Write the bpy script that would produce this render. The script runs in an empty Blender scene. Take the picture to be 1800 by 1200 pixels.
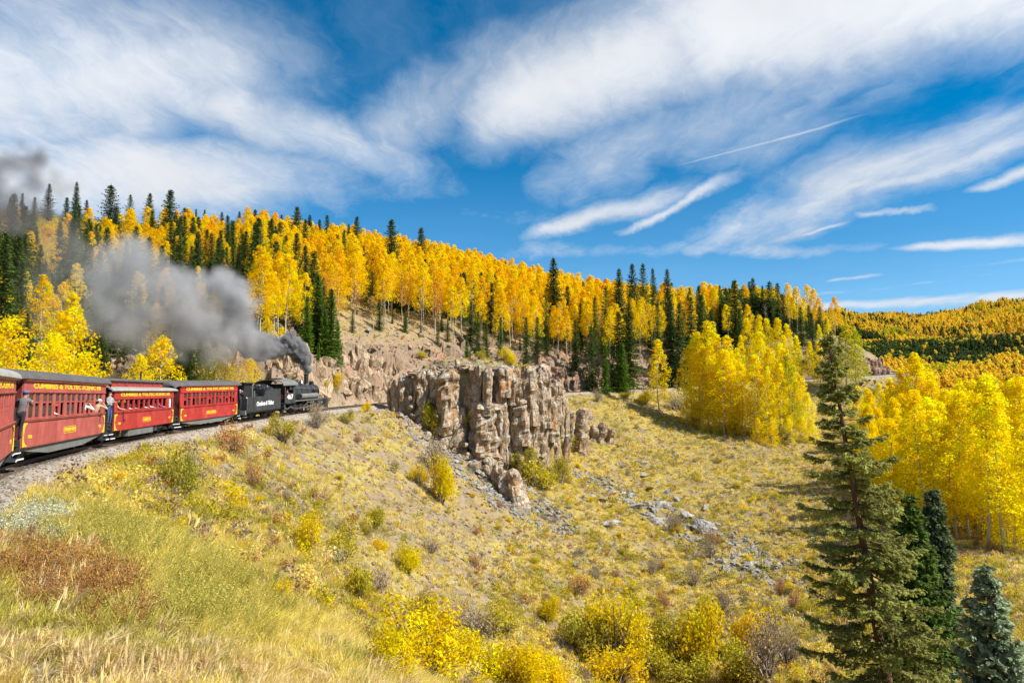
import bpy, bmesh, math, random
import numpy as np
from mathutils import Vector, Matrix, Euler, Quaternion
from mathutils import noise as mnoise
random.seed(7)
rng = np.random.default_rng(7)
scene = bpy.context.scene
C = scene.collection

# ------------------------------------------------------------------ camera
EYE = 2.75
F = 1200.0
PITCH = math.atan(92.0 / F)
cam_d = bpy.data.cameras.new('camera')
cam = bpy.data.objects.new('camera', cam_d)
C.objects.link(cam)
cam.location = (0, 0, EYE)
cam.rotation_euler = (math.pi / 2 + PITCH, 0, 0)
cam_d.sensor_width = 36
cam_d.lens = F / 1800 * 36
cam_d.clip_start = 0.1
cam_d.clip_end = 20000
scene.camera = cam

# ------------------------------------------------------------------ light
SUN_AZ = math.radians(108)      # clockwise from +Y
SUN_EL = math.radians(46)
sun_dir = Vector((math.sin(SUN_AZ) * math.cos(SUN_EL), math.cos(SUN_AZ) * math.cos(SUN_EL), math.sin(SUN_EL)))
sl = bpy.data.lights.new('sun', 'SUN')
sl.energy = 5.0
sl.angle = math.radians(0.5)
sl.color = (1.0, 0.95, 0.86)
so = bpy.data.objects.new('sun', sl)
C.objects.link(so)
so.rotation_euler = sun_dir.to_track_quat('Z', 'Y').to_euler()
so.location = (60, -20, 80)

scene.view_settings.view_transform = 'Standard'
scene.view_settings.look = 'None'
scene.view_settings.gamma = 1
scene.view_settings.use_curve_mapping = False
scene.view_settings.exposure = 0.68
scene.render.engine = 'CYCLES'
cy = scene.cycles
cy.use_denoising = True
cy.max_bounces = 6
cy.diffuse_bounces = 4
cy.glossy_bounces = 2
cy.transmission_bounces = 4
cy.transparent_max_bounces = 8
cy.volume_bounces = 1
cy.volume_step_rate = 1.0
cy.volume_max_steps = 256
cy.caustics_reflective = False
cy.caustics_refractive = False
cy.use_adaptive_sampling = True
cy.adaptive_threshold = 0.02

# ------------------------------------------------------------------ node helpers
class NT:
    def __init__(s, tree):
        s.t = tree; s.n = tree.nodes; s.l = tree.links
    def new(s, typ, **kw):
        n = s.n.new(typ)
        for k, v in kw.items():
            setattr(n, k, v)
        return n
    def put(s, sock, v):
        if v is None: return
        if isinstance(v, bpy.types.NodeSocket): s.l.new(v, sock)
        else:
            if isinstance(v, (tuple, list)) and sock.type == 'RGBA' and len(v) == 3: v = (*v, 1)
            sock.default_value = v
    def math(s, op, a, b=None, c=None, clamp=False):
        n = s.new('ShaderNodeMath', operation=op, use_clamp=clamp)
        s.put(n.inputs[0], a)
        if b is not None: s.put(n.inputs[1], b)
        if c is not None: s.put(n.inputs[2], c)
        return n.outputs[0]
    def vmath(s, op, a, b=None, scale=None):
        n = s.new('ShaderNodeVectorMath', operation=op)
        s.put(n.inputs[0], a)
        if b is not None: s.put(n.inputs[1], b)
        if scale is not None: s.put(n.inputs['Scale'], scale)
        return n.outputs['Value'] if op in ('LENGTH', 'DOT_PRODUCT', 'DISTANCE') else n.outputs[0]
    def noise(s, vec, scale, detail=4, rough=0.55, dist=0.0, col=False, lac=2.0):
        n = s.new('ShaderNodeTexNoise')
        if vec is not None: s.l.new(vec, n.inputs['Vector'])
        n.inputs['Scale'].default_value = scale
        n.inputs['Detail'].default_value = detail
        n.inputs['Roughness'].default_value = rough
        n.inputs['Distortion'].default_value = dist
        return n.outputs['Color' if col else 'Fac']
    def vor(s, vec, scale, feature='F1', out='Distance', rnd=1.0):
        n = s.new('ShaderNodeTexVoronoi', feature=feature)
        if vec is not None: s.l.new(vec, n.inputs['Vector'])
        n.inputs['Scale'].default_value = scale
        n.inputs['Randomness'].default_value = rnd
        return n.outputs[out]
    def ramp(s, fac, stops, mode='LINEAR'):
        n = s.new('ShaderNodeValToRGB')
        s.put(n.inputs[0], fac)
        e = n.color_ramp.elements
        n.color_ramp.interpolation = mode
        while len(e) < len(stops): e.new(0.5)
        for i, (p, c) in enumerate(stops):
            e[i].position = p
            if not isinstance(c, (tuple, list)): c = (c, c, c)
            e[i].color = (*c[:3], 1)
        return n.outputs[0]
    def mix(s, fac, a, b, mode='MIX'):
        n = s.new('ShaderNodeMix', data_type='RGBA', blend_type=mode)
        s.put(n.inputs[0], fac); s.put(n.inputs[6], a); s.put(n.inputs[7], b)
        return n.outputs[2]
    def maprange(s, v, a, b, c=0.0, d=1.0, smooth=False):
        n = s.new('ShaderNodeMapRange')
        if smooth: n.interpolation_type = 'SMOOTHSTEP'
        s.put(n.inputs[0], v)
        n.inputs[1].default_value = a; n.inputs[2].default_value = b
        n.inputs[3].default_value = c; n.inputs[4].default_value = d
        return n.outputs[0]
    def comb(s, x, y, z):
        n = s.new('ShaderNodeCombineXYZ')
        s.put(n.inputs[0], x); s.put(n.inputs[1], y); s.put(n.inputs[2], z)
        return n.outputs[0]
    def sep(s, v):
        n = s.new('ShaderNodeSeparateXYZ'); s.l.new(v, n.inputs[0]); return n.outputs
    def bump(s, h, strength=0.5, dist=0.05, normal=None):
        n = s.new('ShaderNodeBump')
        s.l.new(h, n.inputs['Height'])
        n.inputs['Strength'].default_value = strength
        n.inputs['Distance'].default_value = dist
        if normal is not None: s.l.new(normal, n.inputs['Normal'])
        return n.outputs[0]

def new_mat(name):
    m = bpy.data.materials.new(name)
    m.use_nodes = True
    t = NT(m.node_tree)
    for n in list(t.n): t.n.remove(n)
    t.out = t.new('ShaderNodeOutputMaterial')
    return m, t

def principled(t, col, rough=0.8, metal=0.0, normal=None, spec=0.3, link=True):
    b = t.new('ShaderNodeBsdfPrincipled')
    t.put(b.inputs['Base Color'], col)
    t.put(b.inputs['Roughness'], rough)
    t.put(b.inputs['Metallic'], metal)
    b.inputs['Specular IOR Level'].default_value = spec
    if normal is not None: t.l.new(normal, b.inputs['Normal'])
    if link: t.l.new(b.outputs[0], t.out.inputs['Surface'])
    return b

def geo_pos(t): return t.new('ShaderNodeNewGeometry').outputs['Position']
def obj_pos(t): return t.new('ShaderNodeTexCoord').outputs['Object']

# ------------------------------------------------------------------ sky: sky texture with cirrus by direction
world = bpy.data.worlds.new('World')
scene.world = world
world.use_nodes = True
t = NT(world.node_tree)
for n in list(t.n): t.n.remove(n)
wo = t.new('ShaderNodeOutputWorld')
bg = t.new('ShaderNodeBackground')
sky = t.new('ShaderNodeTexSky', sky_type='NISHITA')
sky.sun_disc = False
sky.sun_elevation = SUN_EL
sky.sun_rotation = SUN_AZ
sky.altitude = 3000
sky.air_density = 1.0
sky.dust_density = 0.3
sky.ozone_density = 2.5
hs = t.new('ShaderNodeHueSaturation')
t.l.new(sky.outputs[0], hs.inputs['Color'])
hs.inputs['Saturation'].default_value = 1.5
hs.inputs['Hue'].default_value = 0.488
hs.inputs['Value'].default_value = 1.12
skycol = hs.outputs[0]
dirv = t.new('ShaderNodeTexCoord').outputs['Generated']
dx, dy, dz = t.sep(dirv)
zc = t.math('MAXIMUM', dz, 0.02)
# azimuth-like and elevation-like coordinates (gnomonic about +Y): a = x/|y|, e = z/|y|
ya = t.math('MAXIMUM', t.math('ABSOLUTE', dy), 0.05)
ga = t.math('DIVIDE', dx, ya)
ge = t.math('DIVIDE', dz, ya)
# cloud-layer plane coordinates
pu = t.math('DIVIDE', dx, t.math('ADD', zc, 0.06))
pv = t.math('DIVIDE', dy, t.math('ADD', zc, 0.06))
pl = t.comb(pu, pv, 0.0)
warp = t.vmath('SCALE', t.vmath('SUBTRACT', t.noise(pl, 0.9, 5, 0.6, col=True), (0.5, 0.5, 0.5)), scale=0.75)
plw = t.vmath('ADD', pl, warp)
def rotmap(vec, ang, sx, sy):
    m = t.new('ShaderNodeMapping')
    t.l.new(vec, m.inputs[0])
    m.inputs['Rotation'].default_value = (0, 0, math.radians(ang))
    m.inputs['Scale'].default_value = (sx, sy, 1)
    return m.outputs[0]
fib = t.noise(rotmap(plw, 8, 1.7, 0.30), 1.5, 9, 0.60)       # fibres
fib2 = t.noise(rotmap(plw, 14, 2.6, 0.6), 3.0, 8, 0.70)
soft = t.noise(plw, 0.9, 7, 0.6)
# named streaks: (a0, e0, a1, e1, half width start, half width end, strength) in gnomonic coords
def px2(px, py):
    u, v = px - 900, 600 - py
    fw = F * math.cos(PITCH) - v * math.sin(PITCH); up = F * math.sin(PITCH) + v * math.cos(PITCH)
    return u / fw, up / fw
STREAKS = [  # start px, end px, half width in px at each end, strength, how much the outline wanders
    ((-400, 110), (560, 140), 250, 135, 1.0, 1),
    ((-300, 300), (700, 320), 150, 62, .92, 1),
    ((250, 130), (800, 340), 110, 42, .8, 1),
    ((480, 330), (1000, 60), 70, 90, 0.50, 1),
    ((800, 220), (1350, 20), 85, 150, 0.95, 1),
    ((1100, 60), (2100, -80), 150, 190, 1.12, 1),
    ((1250, 180), (1800, 60), 60, 90, .55, 1),
    ((920, 424), (1230, 325), 18, 40, 0.85, .8),
    ((1080, 424), (1300, 300), 10, 20, 0.85, .8),
    ((940, 320), (1500, 120), 80, 110, 0.62, 1),
    ((1330, 370), (1980, 170), 60, 60, 0.72, .8),
    ((1480, 352), (1920, 205), 14, 40, 0.75, .7),
    ((1160, 300), (1530, 200), 3, 4, 0.6, .12),
    ((1190, 450), (1680, 240), 30, 90, 0.68, 1),
    ((1690, 340), (1940, 280), 10, 26, 0.8, .5),
    ((1500, 380), (1660, 374), 9, 8, .6, .7),
    ((1560, 440), (1900, 420), 7, 18, 0.85, .35),
    ((850, 447), (1650, 436), 22, 12, 0.5, .6),
    ((1400, 412), (1500, 388), 3, 5, 0.6, .3),
    ((1450, 494), (1570, 476), 3, 6, 0.6, .3),
    ((1380, 524), (1900, 462), 4, 12, 0.5, .25),
    ((1380, 540), (1900, 512), 9, 16, 0.8, .25),
    ((1600, 480), (1900, 450), 6, 12, 0.5, .3),
    ((650, 400), (1080, 385), 26, 34, 0.30, 1),
]
wn = t.vmath('SUBTRACT', t.noise(t.comb(ga, ge, 0.0), 4.5, 6, 0.6, col=True), (0.5, 0.5, 0.5))
gflat = t.comb(ga, ge, 0.0)
def wander(k): return t.vmath('ADD', gflat, t.vmath('SCALE', wn, scale=0.11 * k))
gvs = {}
mask = None
for (p0, p1, w0, w1, st, wd_) in STREAKS:
    if wd_ not in gvs: gvs[wd_] = wander(wd_)
    a0, e0 = px2(*p0); a1, e1 = px2(*p1)
    L = math.hypot(a1 - a0, e1 - e0); ux, uy = (a1 - a0) / L, (e1 - e0) / L
    rel = t.vmath('SUBTRACT', gvs[wd_], (a0, e0, 0.0))
    al = t.vmath('DOT_PRODUCT', rel, (ux / L, uy / L, 0.0))
    ac = t.vmath('DOT_PRODUCT', rel, (-uy, ux, 0.0))
    wd = t.maprange(al, 0, 1, w0 / F, w1 / F)
    g = t.math('DIVIDE', ac, wd)
    g = t.math('EXPONENT', t.math('MULTIPLY', t.math('MULTIPLY', g, g), -1.0))
    end = t.math('MULTIPLY', t.maprange(al, -0.15, 0.2, smooth=True), t.maprange(al, 1.22, 0.62, smooth=True))
    g = t.math('MULTIPLY', t.math('MULTIPLY', g, end), st)
    mask = g if mask is None else t.math('MAXIMUM', mask, g)
front = t.maprange(dy, 0.0, 0.35, smooth=True)
# elsewhere on the dome: the same fibrous cirrus without the named streaks
other = t.maprange(soft, 0.42, 0.68, 0.0, 0.9)
mask = t.math('ADD', t.math('MULTIPLY', mask, front), t.math('MULTIPLY', other, t.math('SUBTRACT', 1.0, front)))
tex = t.math('ADD', t.math('MULTIPLY', fib, 0.44), t.math('MULTIPLY', fib2, 0.24))
tex = t.math('ADD', tex, t.math('MULTIPLY', soft, 0.62))          # about 0.65 mean
dens = t.math('ADD', mask, t.math('MULTIPLY', t.math('SUBTRACT', tex, 0.645), 1.95))
cl = t.math('MULTIPLY', t.maprange(dens, 0.0, 1.12, smooth=True), t.maprange(mask, 0.0, 0.22))
thin = t.math('MULTIPLY', t.maprange(tex, 0.62, 0.88), 0.22)
veil = t.maprange(dz, 0.34, -0.02, 0.0, 0.40)
cl = t.math('MAXIMUM', t.math('MAXIMUM', cl, thin), veil)
cl = t.math('MULTIPLY', cl, 0.96, clamp=True)
cloudcol = t.ramp(cl, [(0.0, (4.9, 6.2, 7.6)), (0.5, (5.6, 6.2, 7.0)), (1.0, (7.3, 7.45, 7.7))])
shade = t.maprange(soft, .35, .62, 1.0, .84)
col = t.mix(cl, skycol, t.vmath('SCALE', cloudcol, scale=shade))
t.l.new(col, bg.inputs['Color'])
bg.inputs['Strength'].default_value = 0.085
t.l.new(bg.outputs[0], wo.inputs['Surface'])
world.cycles.sampling_method = 'MANUAL'
world.cycles.sample_map_resolution = 512
# ------------------------------------------------------------------ places read off the photograph: pixel + distance -> point
def P(px, py, D):
    u, v = px - 900, 600 - py
    fw = F * math.cos(PITCH) - v * math.sin(PITCH); up = F * math.sin(PITCH) + v * math.cos(PITCH)
    return (u / fw * D, D, EYE + up / fw * D)

# ------------------------------------------------------------------ numpy noise
def _h2(ix, iy, seed):
    h = (ix.astype(np.int64) * 374761393 + iy.astype(np.int64) * 668265263 + seed * 982451653) & 0xffffffff
    h = ((h ^ (h >> 13)) * 1274126177) & 0xffffffff
    h = h ^ (h >> 16)
    return h
def _u(h): return (h & 0xffffff) / float(0x1000000)
def gn2(x, y, seed=0):
    x = np.asarray(x, float); y = np.asarray(y, float)
    ix = np.floor(x); iy = np.floor(y); fx = x - ix; fy = y - iy
    ix = ix.astype(np.int64); iy = iy.astype(np.int64)
    def g(ax, ay, dx, dy):
        a = _u(_h2(ax, ay, seed)) * 6.2831853
        return np.cos(a) * dx + np.sin(a) * dy
    u = fx * fx * fx * (fx * (fx * 6 - 15) + 10); v = fy * fy * fy * (fy * (fy * 6 - 15) + 10)
    n00 = g(ix, iy, fx, fy); n10 = g(ix + 1, iy, fx - 1, fy); n01 = g(ix, iy + 1, fx, fy - 1); n11 = g(ix + 1, iy + 1, fx - 1, fy - 1)
    return (n00 * (1 - u) + n10 * u) * (1 - v) + (n01 * (1 - u) + n11 * u) * v
def fbm(x, y, oct=4, seed=0, rough=0.5):
    s = 0; a = 1.0
    for i in range(oct):
        s = s + a * gn2(x * 2 ** i + 17.3 * i, y * 2 ** i - 9.1 * i, seed + i); a *= rough
    return s
def cells(x, y, seed=0):
    """nearest cell: distance, second distance, random id 0..1, tilted facet offset"""
    ix = np.floor(x).astype(np.int64); iy = np.floor(y).astype(np.int64)
    d1 = np.full(x.shape, 9.0); d2 = np.full(x.shape, 9.0); idv = np.zeros(x.shape); tx = np.zeros(x.shape)
    for i in (-1, 0, 1):
        for j in (-1, 0, 1):
            cx = ix + i; cyy = iy + j
            px_ = cx + _u(_h2(cx, cyy, seed)); py_ = cyy + _u(_h2(cx, cyy, seed + 1))
            d = (x - px_) ** 2 + (y - py_) ** 2
            r = _u(_h2(cx, cyy, seed + 2)); a = _u(_h2(cx, cyy, seed + 3)) * 6.283
            tl = np.cos(a) * (x - px_) + np.sin(a) * (y - py_)
            m = d < d1
            d2 = np.where(m, d1, np.minimum(d2, d)); idv = np.where(m, r, idv); tx = np.where(m, tl, tx); d1 = np.where(m, d, d1)
    return np.sqrt(d1), np.sqrt(d2), idv, tx
def sstep(v, a, b):
    t_ = np.clip((v - a) / (b - a), 0, 1); return t_ * t_ * (3 - 2 * t_)

# ------------------------------------------------------------------ the railway line
TP = [(40, -32, -.5), (18, -17, -.2), (-1.25, -1.25, 0), (-9.0, 8.6, 0), (-15.3, 18.0, 0), (-19.4, 25.6, .05), (-22.9, 36.8, .03),
      (-25.2, 49, .08), (-25.6, 61, .28), (-23.6, 79, .88), (-20.0, 102, 1.35), (-14, 121, 1.8), (-2.5, 141, 2.5), (15, 161, 3.3),
      (41, 176.5, 4.4), (67, 182.5, 5.9), (90, 180.5, 7.4), (106, 186, 8.4), (114, 203, 9.4), (112, 225, 10.5)]
def catmull(pts, n=24):
    p = np.array(pts, float); p = np.vstack([2 * p[0] - p[1], p, 2 * p[-1] - p[-2]]); out = []
    for i in range(1, len(p) - 2):
        for k in range(n):
            u = k / n; a, b, c, d = p[i - 1], p[i], p[i + 1], p[i + 2]
            out.append(.5 * ((2 * b) + (c - a) * u + (2 * a - 5 * b + 4 * c - d) * u * u + (3 * b - a - 3 * c + d) * u ** 3))
    out.append(p[-2]); return np.array(out)
_tp = catmull(TP)
_s = np.concatenate([[0], np.cumsum(np.hypot(*np.diff(_tp[:, :2], axis=0).T))])
S_ALL = np.arange(0, _s[-1], 0.5)
TR = np.stack([np.interp(S_ALL, _s, _tp[:, k]) for k in range(3)], 1)
for _ in range(12):
    TR[1:-1] = 0.25 * TR[:-2] + 0.5 * TR[1:-1] + 0.25 * TR[2:]
S_ALL = np.concatenate([[0], np.cumsum(np.hypot(*np.diff(TR[:, :2], axis=0).T))])
S0 = S_ALL[np.argmin(TR[:, 0] ** 2 + TR[:, 1] ** 2)]       # the line beside the camera
S_ALL = S_ALL - S0
TT = np.gradient(TR[:, :2], axis=0); TT /= np.linalg.norm(TT, axis=1)[:, None]
def track_at(s):
    p = np.array([np.interp(s, S_ALL, TR[:, k]) for k in range(3)])
    d = np.array([np.interp(s, S_ALL, TT[:, k]) for k in range(2)]); d /= np.linalg.norm(d)
    return p, d
def side_pt(s, d, dz=0.0):
    p, t_ = track_at(s); return (p[0] + t_[1] * d, p[1] - t_[0] * d, p[2] + dz)
def track_near(x, y):
    """signed distance (right-hand, valley side positive), height and arc length of the nearest point of the line"""
    x = x.ravel(); y = y.ravel(); n = len(x)
    dd = np.full(n, 900.0); zz = np.zeros(n); ss = np.zeros(n)
    near = np.nonzero((x > -75) & (x < 165) & (y > -80) & (y < 275))[0]
    T2 = TR[::2]; TT2 = TT[::2]; S2 = S_ALL[::2]
    for k in range(0, len(near), 40000):
        id_ = near[k:k + 40000]
        d2 = (x[id_, None] - T2[None, :, 0]) ** 2 + (y[id_, None] - T2[None, :, 1]) ** 2
        j = d2.argmin(1)
        rx = x[id_] - T2[j, 0]; ry = y[id_] - T2[j, 1]
        al = rx * TT2[j, 0] + ry * TT2[j, 1]
        sg = rx * TT2[j, 1] - ry * TT2[j, 0]
        dd[id_] = np.sign(sg) * np.sqrt(d2[np.arange(len(id_)), j]); ss[id_] = S2[j] + np.clip(al, -1, 1)
        zz[id_] = np.interp(ss[id_], S_ALL, TR[:, 2])
    far = np.ones(n, bool); far[near] = False
    dd[far] = 900
    return dd, zz, ss

# ------------------------------------------------------------------ height of the ground
ctrl = []
def c_img(*a):
    for (px, py, D) in a: ctrl.append(P(px, py, D))
def c_w(*a):
    for (x, y, z) in a: ctrl.append((x, y, z))
for s in range(-20, 104, 8):                                   # valley side under the train
    ctrl.append(side_pt(s, 0, -.5)); ctrl.append(side_pt(s, 4, -.9)); ctrl.append(side_pt(s, 9, -3.9)); ctrl.append(side_pt(s, 15, -8.0))
    if s < 90: ctrl.append(side_pt(s, 23, -13.3))
for s in range(0, 84, 12): ctrl.append(side_pt(s, 32, -17.5))
for s in range(-40, 92, 10):
    ctrl.append(side_pt(s, -4.5, -.3)); ctrl.append(side_pt(s, -10, 1.2)); ctrl.append(side_pt(s, -20, 5.5))
for s in list(range(92, 125, 8)): ctrl.append(side_pt(s, -7, 5.6)); ctrl.append(side_pt(s, -10.5, 7.8)); ctrl.append(side_pt(s, -16, 9.6))
for s in list(range(125, 235, 10)): ctrl.append(side_pt(s, -7, 4.6)); ctrl.append(side_pt(s, -11, 7.6))
for s in list(range(112, 250, 10)): ctrl.append(side_pt(s, 0, -.5)); ctrl.append(side_pt(s, 5, -1.2)); ctrl.append(side_pt(s, 11, -3.6))
c_img((300, 600, 78), (300, 500, 112), (300, 440, 150), (300, 412, 195), (300, 400, 250), (100, 620, 60), (100, 545, 80), (100, 480, 105),
      (100, 415, 140), (100, 385, 185), (0, 600, 50), (-150, 560, 50), (500, 620, 94), (500, 555, 112), (500, 495, 150), (500, 452, 200),
      (500, 436, 255), (650, 575, 142), (650, 535, 175), (650, 495, 220), (650, 470, 270), (800, 580, 157), (800, 545, 190), (800, 510, 235),
      (800, 492, 280), (1000, 602, 192), (1000, 565, 225), (1000, 545, 265), (1200, 605, 210), (1200, 580, 240), (1200, 562, 275),
      (1380, 602, 206), (1380, 580, 228), (1380, 572, 262), (1500, 612, 198), (1500, 600, 215), (1560, 655, 192))
c_w((170, 200, -14), (150, 240, -18), (200, 300, -28), (160, 320, -20), (100, 320, 10), (0, 340, 55), (-120, 330, 66), (-260, 300, 70),
    (100, 130, -16), (150, 160, -24), (230, 150, -40), (140, 90, -24), (90, 60, -19), (60, 30, -16.5), (40, 0, -18), (60, -60, -20), (20, -10, -13))
c_img((600, 900, 49), (800, 900, 77), (800, 1000, 59), (800, 1100, 48), (800, 1200, 41), (940, 880, 88), (1000, 950, 82), (1000, 1050, 67),
      (1050, 705, 158), (1050, 760, 130), (1050, 850, 105), (1050, 950, 84), (1050, 1050, 68), (1050, 1200, 52), (1200, 725, 160), (1200, 800, 127),
      (1200, 900, 98), (1200, 1000, 78), (1200, 1100, 64), (1200, 1200, 54), (1350, 745, 150), (1350, 800, 126), (1350, 900, 98),
      (1350, 1000, 76), (1350, 1100, 60), (1350, 1200, 48), (1480, 760, 150), (1480, 840, 112), (1700, 925, 86), (1600, 880, 96), (1520, 850, 104),
      (1800, 940, 84), (1750, 1050, 54), (1800, 1200, 33), (1490, 1290, 26), (1650, 1260, 28), (1900, 1290, 24), (1600, 760, 140), (1750, 760, 150))
# far slopes across the valley
c_img((1450, 588, 1500), (1450, 592, 1000), (1650, 700, 330), (1650, 655, 430), (1650, 612, 640), (1650, 596, 1000), (1650, 582, 1500), (1650, 576, 2100),
      (1800, 660, 380), (1800, 602, 600), (1800, 572, 950), (1800, 558, 1500), (1950, 600, 500), (1950, 556, 1000), (1560, 598, 900), (1560, 620, 560),
      (1540, 583, 1500))
for a_ in range(0, 360, 20):
    if a_ > 150 and a_ < 300:
        c_w((600 * math.sin(math.radians(a_)), 600 * math.cos(math.radians(a_)), 20 + (60 if a_ > 220 else -30)))
for a_ in range(-100, 20, 15):
    c_w((700 * math.sin(math.radians(a_)), 700 * math.cos(math.radians(a_)), 70))
for a_ in range(0, 360, 24):
    c_w((4500 * math.sin(math.radians(a_)), 4500 * math.cos(math.radians(a_)), 190 if 5 < a_ < 90 else 120))
ctrl = np.array(ctrl)
def _ker(ax, ay, bx, by): return np.sqrt((ax - bx) ** 2 + (ay - by) ** 2 + 9.0)
_A = _ker(ctrl[:, None, 0], ctrl[:, None, 1], ctrl[None, :, 0], ctrl[None, :, 1])
_A[np.diag_indices(len(ctrl))] += -0.6
_zm = ctrl[:, 2].mean()
_w = np.linalg.solve(_A, ctrl[:, 2] - _zm)
def base_h(x, y):
    out = np.empty(len(x))
    for k in range(0, len(x), 60000):
        sl_ = slice(k, k + 60000)
        out[sl_] = _zm + _ker(x[sl_, None], y[sl_, None], ctrl[None, :, 0], ctrl[None, :, 1]) @ _w
    return out
# the outcrop: a knob beside the line; front line from left to right
KF = np.array([P(690, 700, 96.5)[:2], P(740, 700, 95)[:2], P(820, 700, 94.5)[:2], P(900, 700, 96)[:2], P(965, 700, 101)[:2], P(985, 700, 108)[:2]])
KF_S = catmull(KF, 10)
def knob_w(x, y):
    """1 on top of the knob, 0 off it"""
    cx, cy_ = -3.4, 107.0
    fx = np.interp(x, KF_S[:, 0], KF_S[:, 1])                   # front y at this x
    inside = sstep(y - fx, 0.6, 1.9) * sstep(x, -17.6, -15.6) * (1 - sstep(x, 6.0, 9.5))
    back = 1 - sstep((y - fx), 9.0, 17.5)
    return inside * back
CUTS = [(90, 122, 1.0), (124, 236, 1.0)]
def cut_w(s, d):
    w = np.zeros_like(s)
    for a, b, k in CUTS: w = np.maximum(w, k * sstep(s, a - 3, a + 3) * (1 - sstep(s, b - 3, b + 3)))
    return w * sstep(-d, 3.8, 5.0) * (1 - sstep(-d, 13, 22))
SCREE = [P(1060, 850, 105)[:2], P(1150, 890, 98)[:2], P(1230, 935, 90)[:2], P(1320, 985, 79)[:2], P(1360, 1010, 75)[:2]]
def scree_w(x, y):
    w = np.zeros_like(x)
    for i in range(len(SCREE) - 1):
        a = np.array(SCREE[i]); b = np.array(SCREE[i + 1]); ab = b - a
        u = np.clip(((x - a[0]) * ab[0] + (y - a[1]) * ab[1]) / (ab @ ab), 0, 1)
        d = np.hypot(x - a[0] - u * ab[0], y - a[1] - u * ab[1])
        w = np.maximum(w, 1 - sstep(d, 1.0, 6.0))
    # rubble skirt of the outcrop
    d = np.hypot((x + 4.5) / 10, (y - 90.5) / 5.0); w = np.maximum(w, 1 - sstep(d, .5, 1.25))
    d = np.hypot((x - 2) / 7, (y - 86) / 5); w = np.maximum(w, 1 - sstep(d, .6, 1.1))
    return w * sstep(fbm(x / 2.6, y / 2.6, 4, 515, .62), -.34, .14)
def ground(x, y, full=False):
    x = np.asarray(x, float); y = np.asarray(y, float); shp = x.shape
    x = x.ravel(); y = y.ravel()
    h = base_h(x, y)
    d, zt, s = track_near(x, y)
    r = np.hypot(x, y)
    rough = sstep(np.abs(d), 3.2, 7)
    n1 = fbm(x / 26, y / 26, 4, 3); n2 = fbm(x / 5, y / 5, 4, 11)
    inner = ((d > 0) & (d < 500)).astype(float)
    h = h + rough * (n1 * 1.3 * (1 - .4 * inner) + n2 * .42)
    far_ = sstep(r, 280, 600)
    h = h + far_ * (fbm(x / 260, y / 260, 5, 21) * 44 * sstep(r, 280, 1200) + fbm(x / 90, y / 90, 3, 27) * 9)
    # erosion runnels straight down the bowl
    run = fbm(x / 3.2 + n1 * 2, s / 7.0, 3, 31) if False else fbm(s / 4.5 + n1, d / 22.0, 3, 31)
    h = h + np.where((d > 5) & (d < 60), run * .45 * sstep(d, 5, 10), 0)
    k = knob_w(x, y)
    fx = np.interp(x, KF_S[:, 0], KF_S[:, 1])
    ktop = 5.2 + .30 * (y - fx) + fbm(x / 4, y / 4, 4, 5) * .9 - .022 * (x + 5) ** 2 * (x > -5) - .014 * (x + 5) ** 2 * (x < -5)
    ktop = np.minimum(ktop, 9.5)
    h = np.where(k > 0, h * (1 - k) + ktop * k, h)
    # rock cuts: blocky facets
    cw = cut_w(s, d)
    if (cw > 0).any():
        m = cw > 0
        c1 = cells(s[m] / 3.4, -d[m] / 3.0, 41); c2 = cells(s[m] / 1.3 + 3, -d[m] / 1.4, 47)
        f = (c1[2] - .5) * 2.0 + c1[3] * 1.3 + (c2[2] - .5) * .45 + c2[3] * .4
        h[m] += cw[m] * f
    sc = scree_w(x, y)
    m = sc > 0
    c1 = cells(x[m] / 1.1, y[m] / .9, 61); c2 = cells(x[m] / .5, y[m] / .5, 67)
    h[m] += sc[m] * ((c1[2] - .5) * .16 + c1[3] * .16 + (c2[2] - .5) * .06) * (1 - k[m])
    # bench and ballast
    ad = np.abs(d)
    bed = zt + np.where(ad < 1.35, -.19, np.where(ad < 2.3, -.19 - (ad - 1.35) * .42, -.59 - (ad - 2.3) * .08))
    bl = np.where(d >= 0, sstep(d, 3.0, 6.0), sstep(-d, 3.4, 5.6))
    bl = np.where(d > 800, 1, bl)
    h = bed * (1 - bl) + h * bl + (1 - bl) * gn2(x / .16, y / .16, 77) * .035
    if full: return h.reshape(shp), d, s, zt, n1, n2, cw, sc, k
    return h.reshape(shp)
def gz(x, y): return float(ground(np.array([x]), np.array([y]))[0])

# ------------------------------------------------------------------ mesh helpers
def mesh_np(name, verts, faces, mat=None, smooth=False, cols=None, mats=None, mat_idx=None):
    """faces: (n,3) or (n,4) array, or list of arrays of both"""
    if isinstance(faces, np.ndarray): faces = [faces]
    me = bpy.data.meshes.new(name)
    verts = np.asarray(verts, np.float32)
    nl = sum(f.size for f in faces); nf = sum(len(f) for f in faces)
    me.vertices.add(len(verts)); me.vertices.foreach_set('co', verts.ravel())
    me.loops.add(nl); me.polygons.add(nf)
    me.loops.foreach_set('vertex_index', np.concatenate([f.ravel() for f in faces]).astype(np.int32))
    tot = np.concatenate([np.full(len(f), f.shape[1]) for f in faces]); st = np.concatenate([[0], np.cumsum(tot)[:-1]])
    me.polygons.foreach_set('loop_start', st.astype(np.int32))
    me.polygons.foreach_set('use_smooth', np.full(nf, smooth))
    if mat_idx is not None: me.polygons.foreach_set('material_index', np.asarray(mat_idx, np.int32))
    me.update(calc_edges=True)
    if cols is not None:
        a = me.color_attributes.new('col', 'FLOAT_COLOR', 'POINT')
        c4 = np.ones((len(verts), 4), np.float32); c4[:, :cols.shape[1]] = cols
        a.data.foreach_set('color', c4.ravel())
    for m in (mats or ([mat] if mat else [])): me.materials.append(m)
    return me
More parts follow.
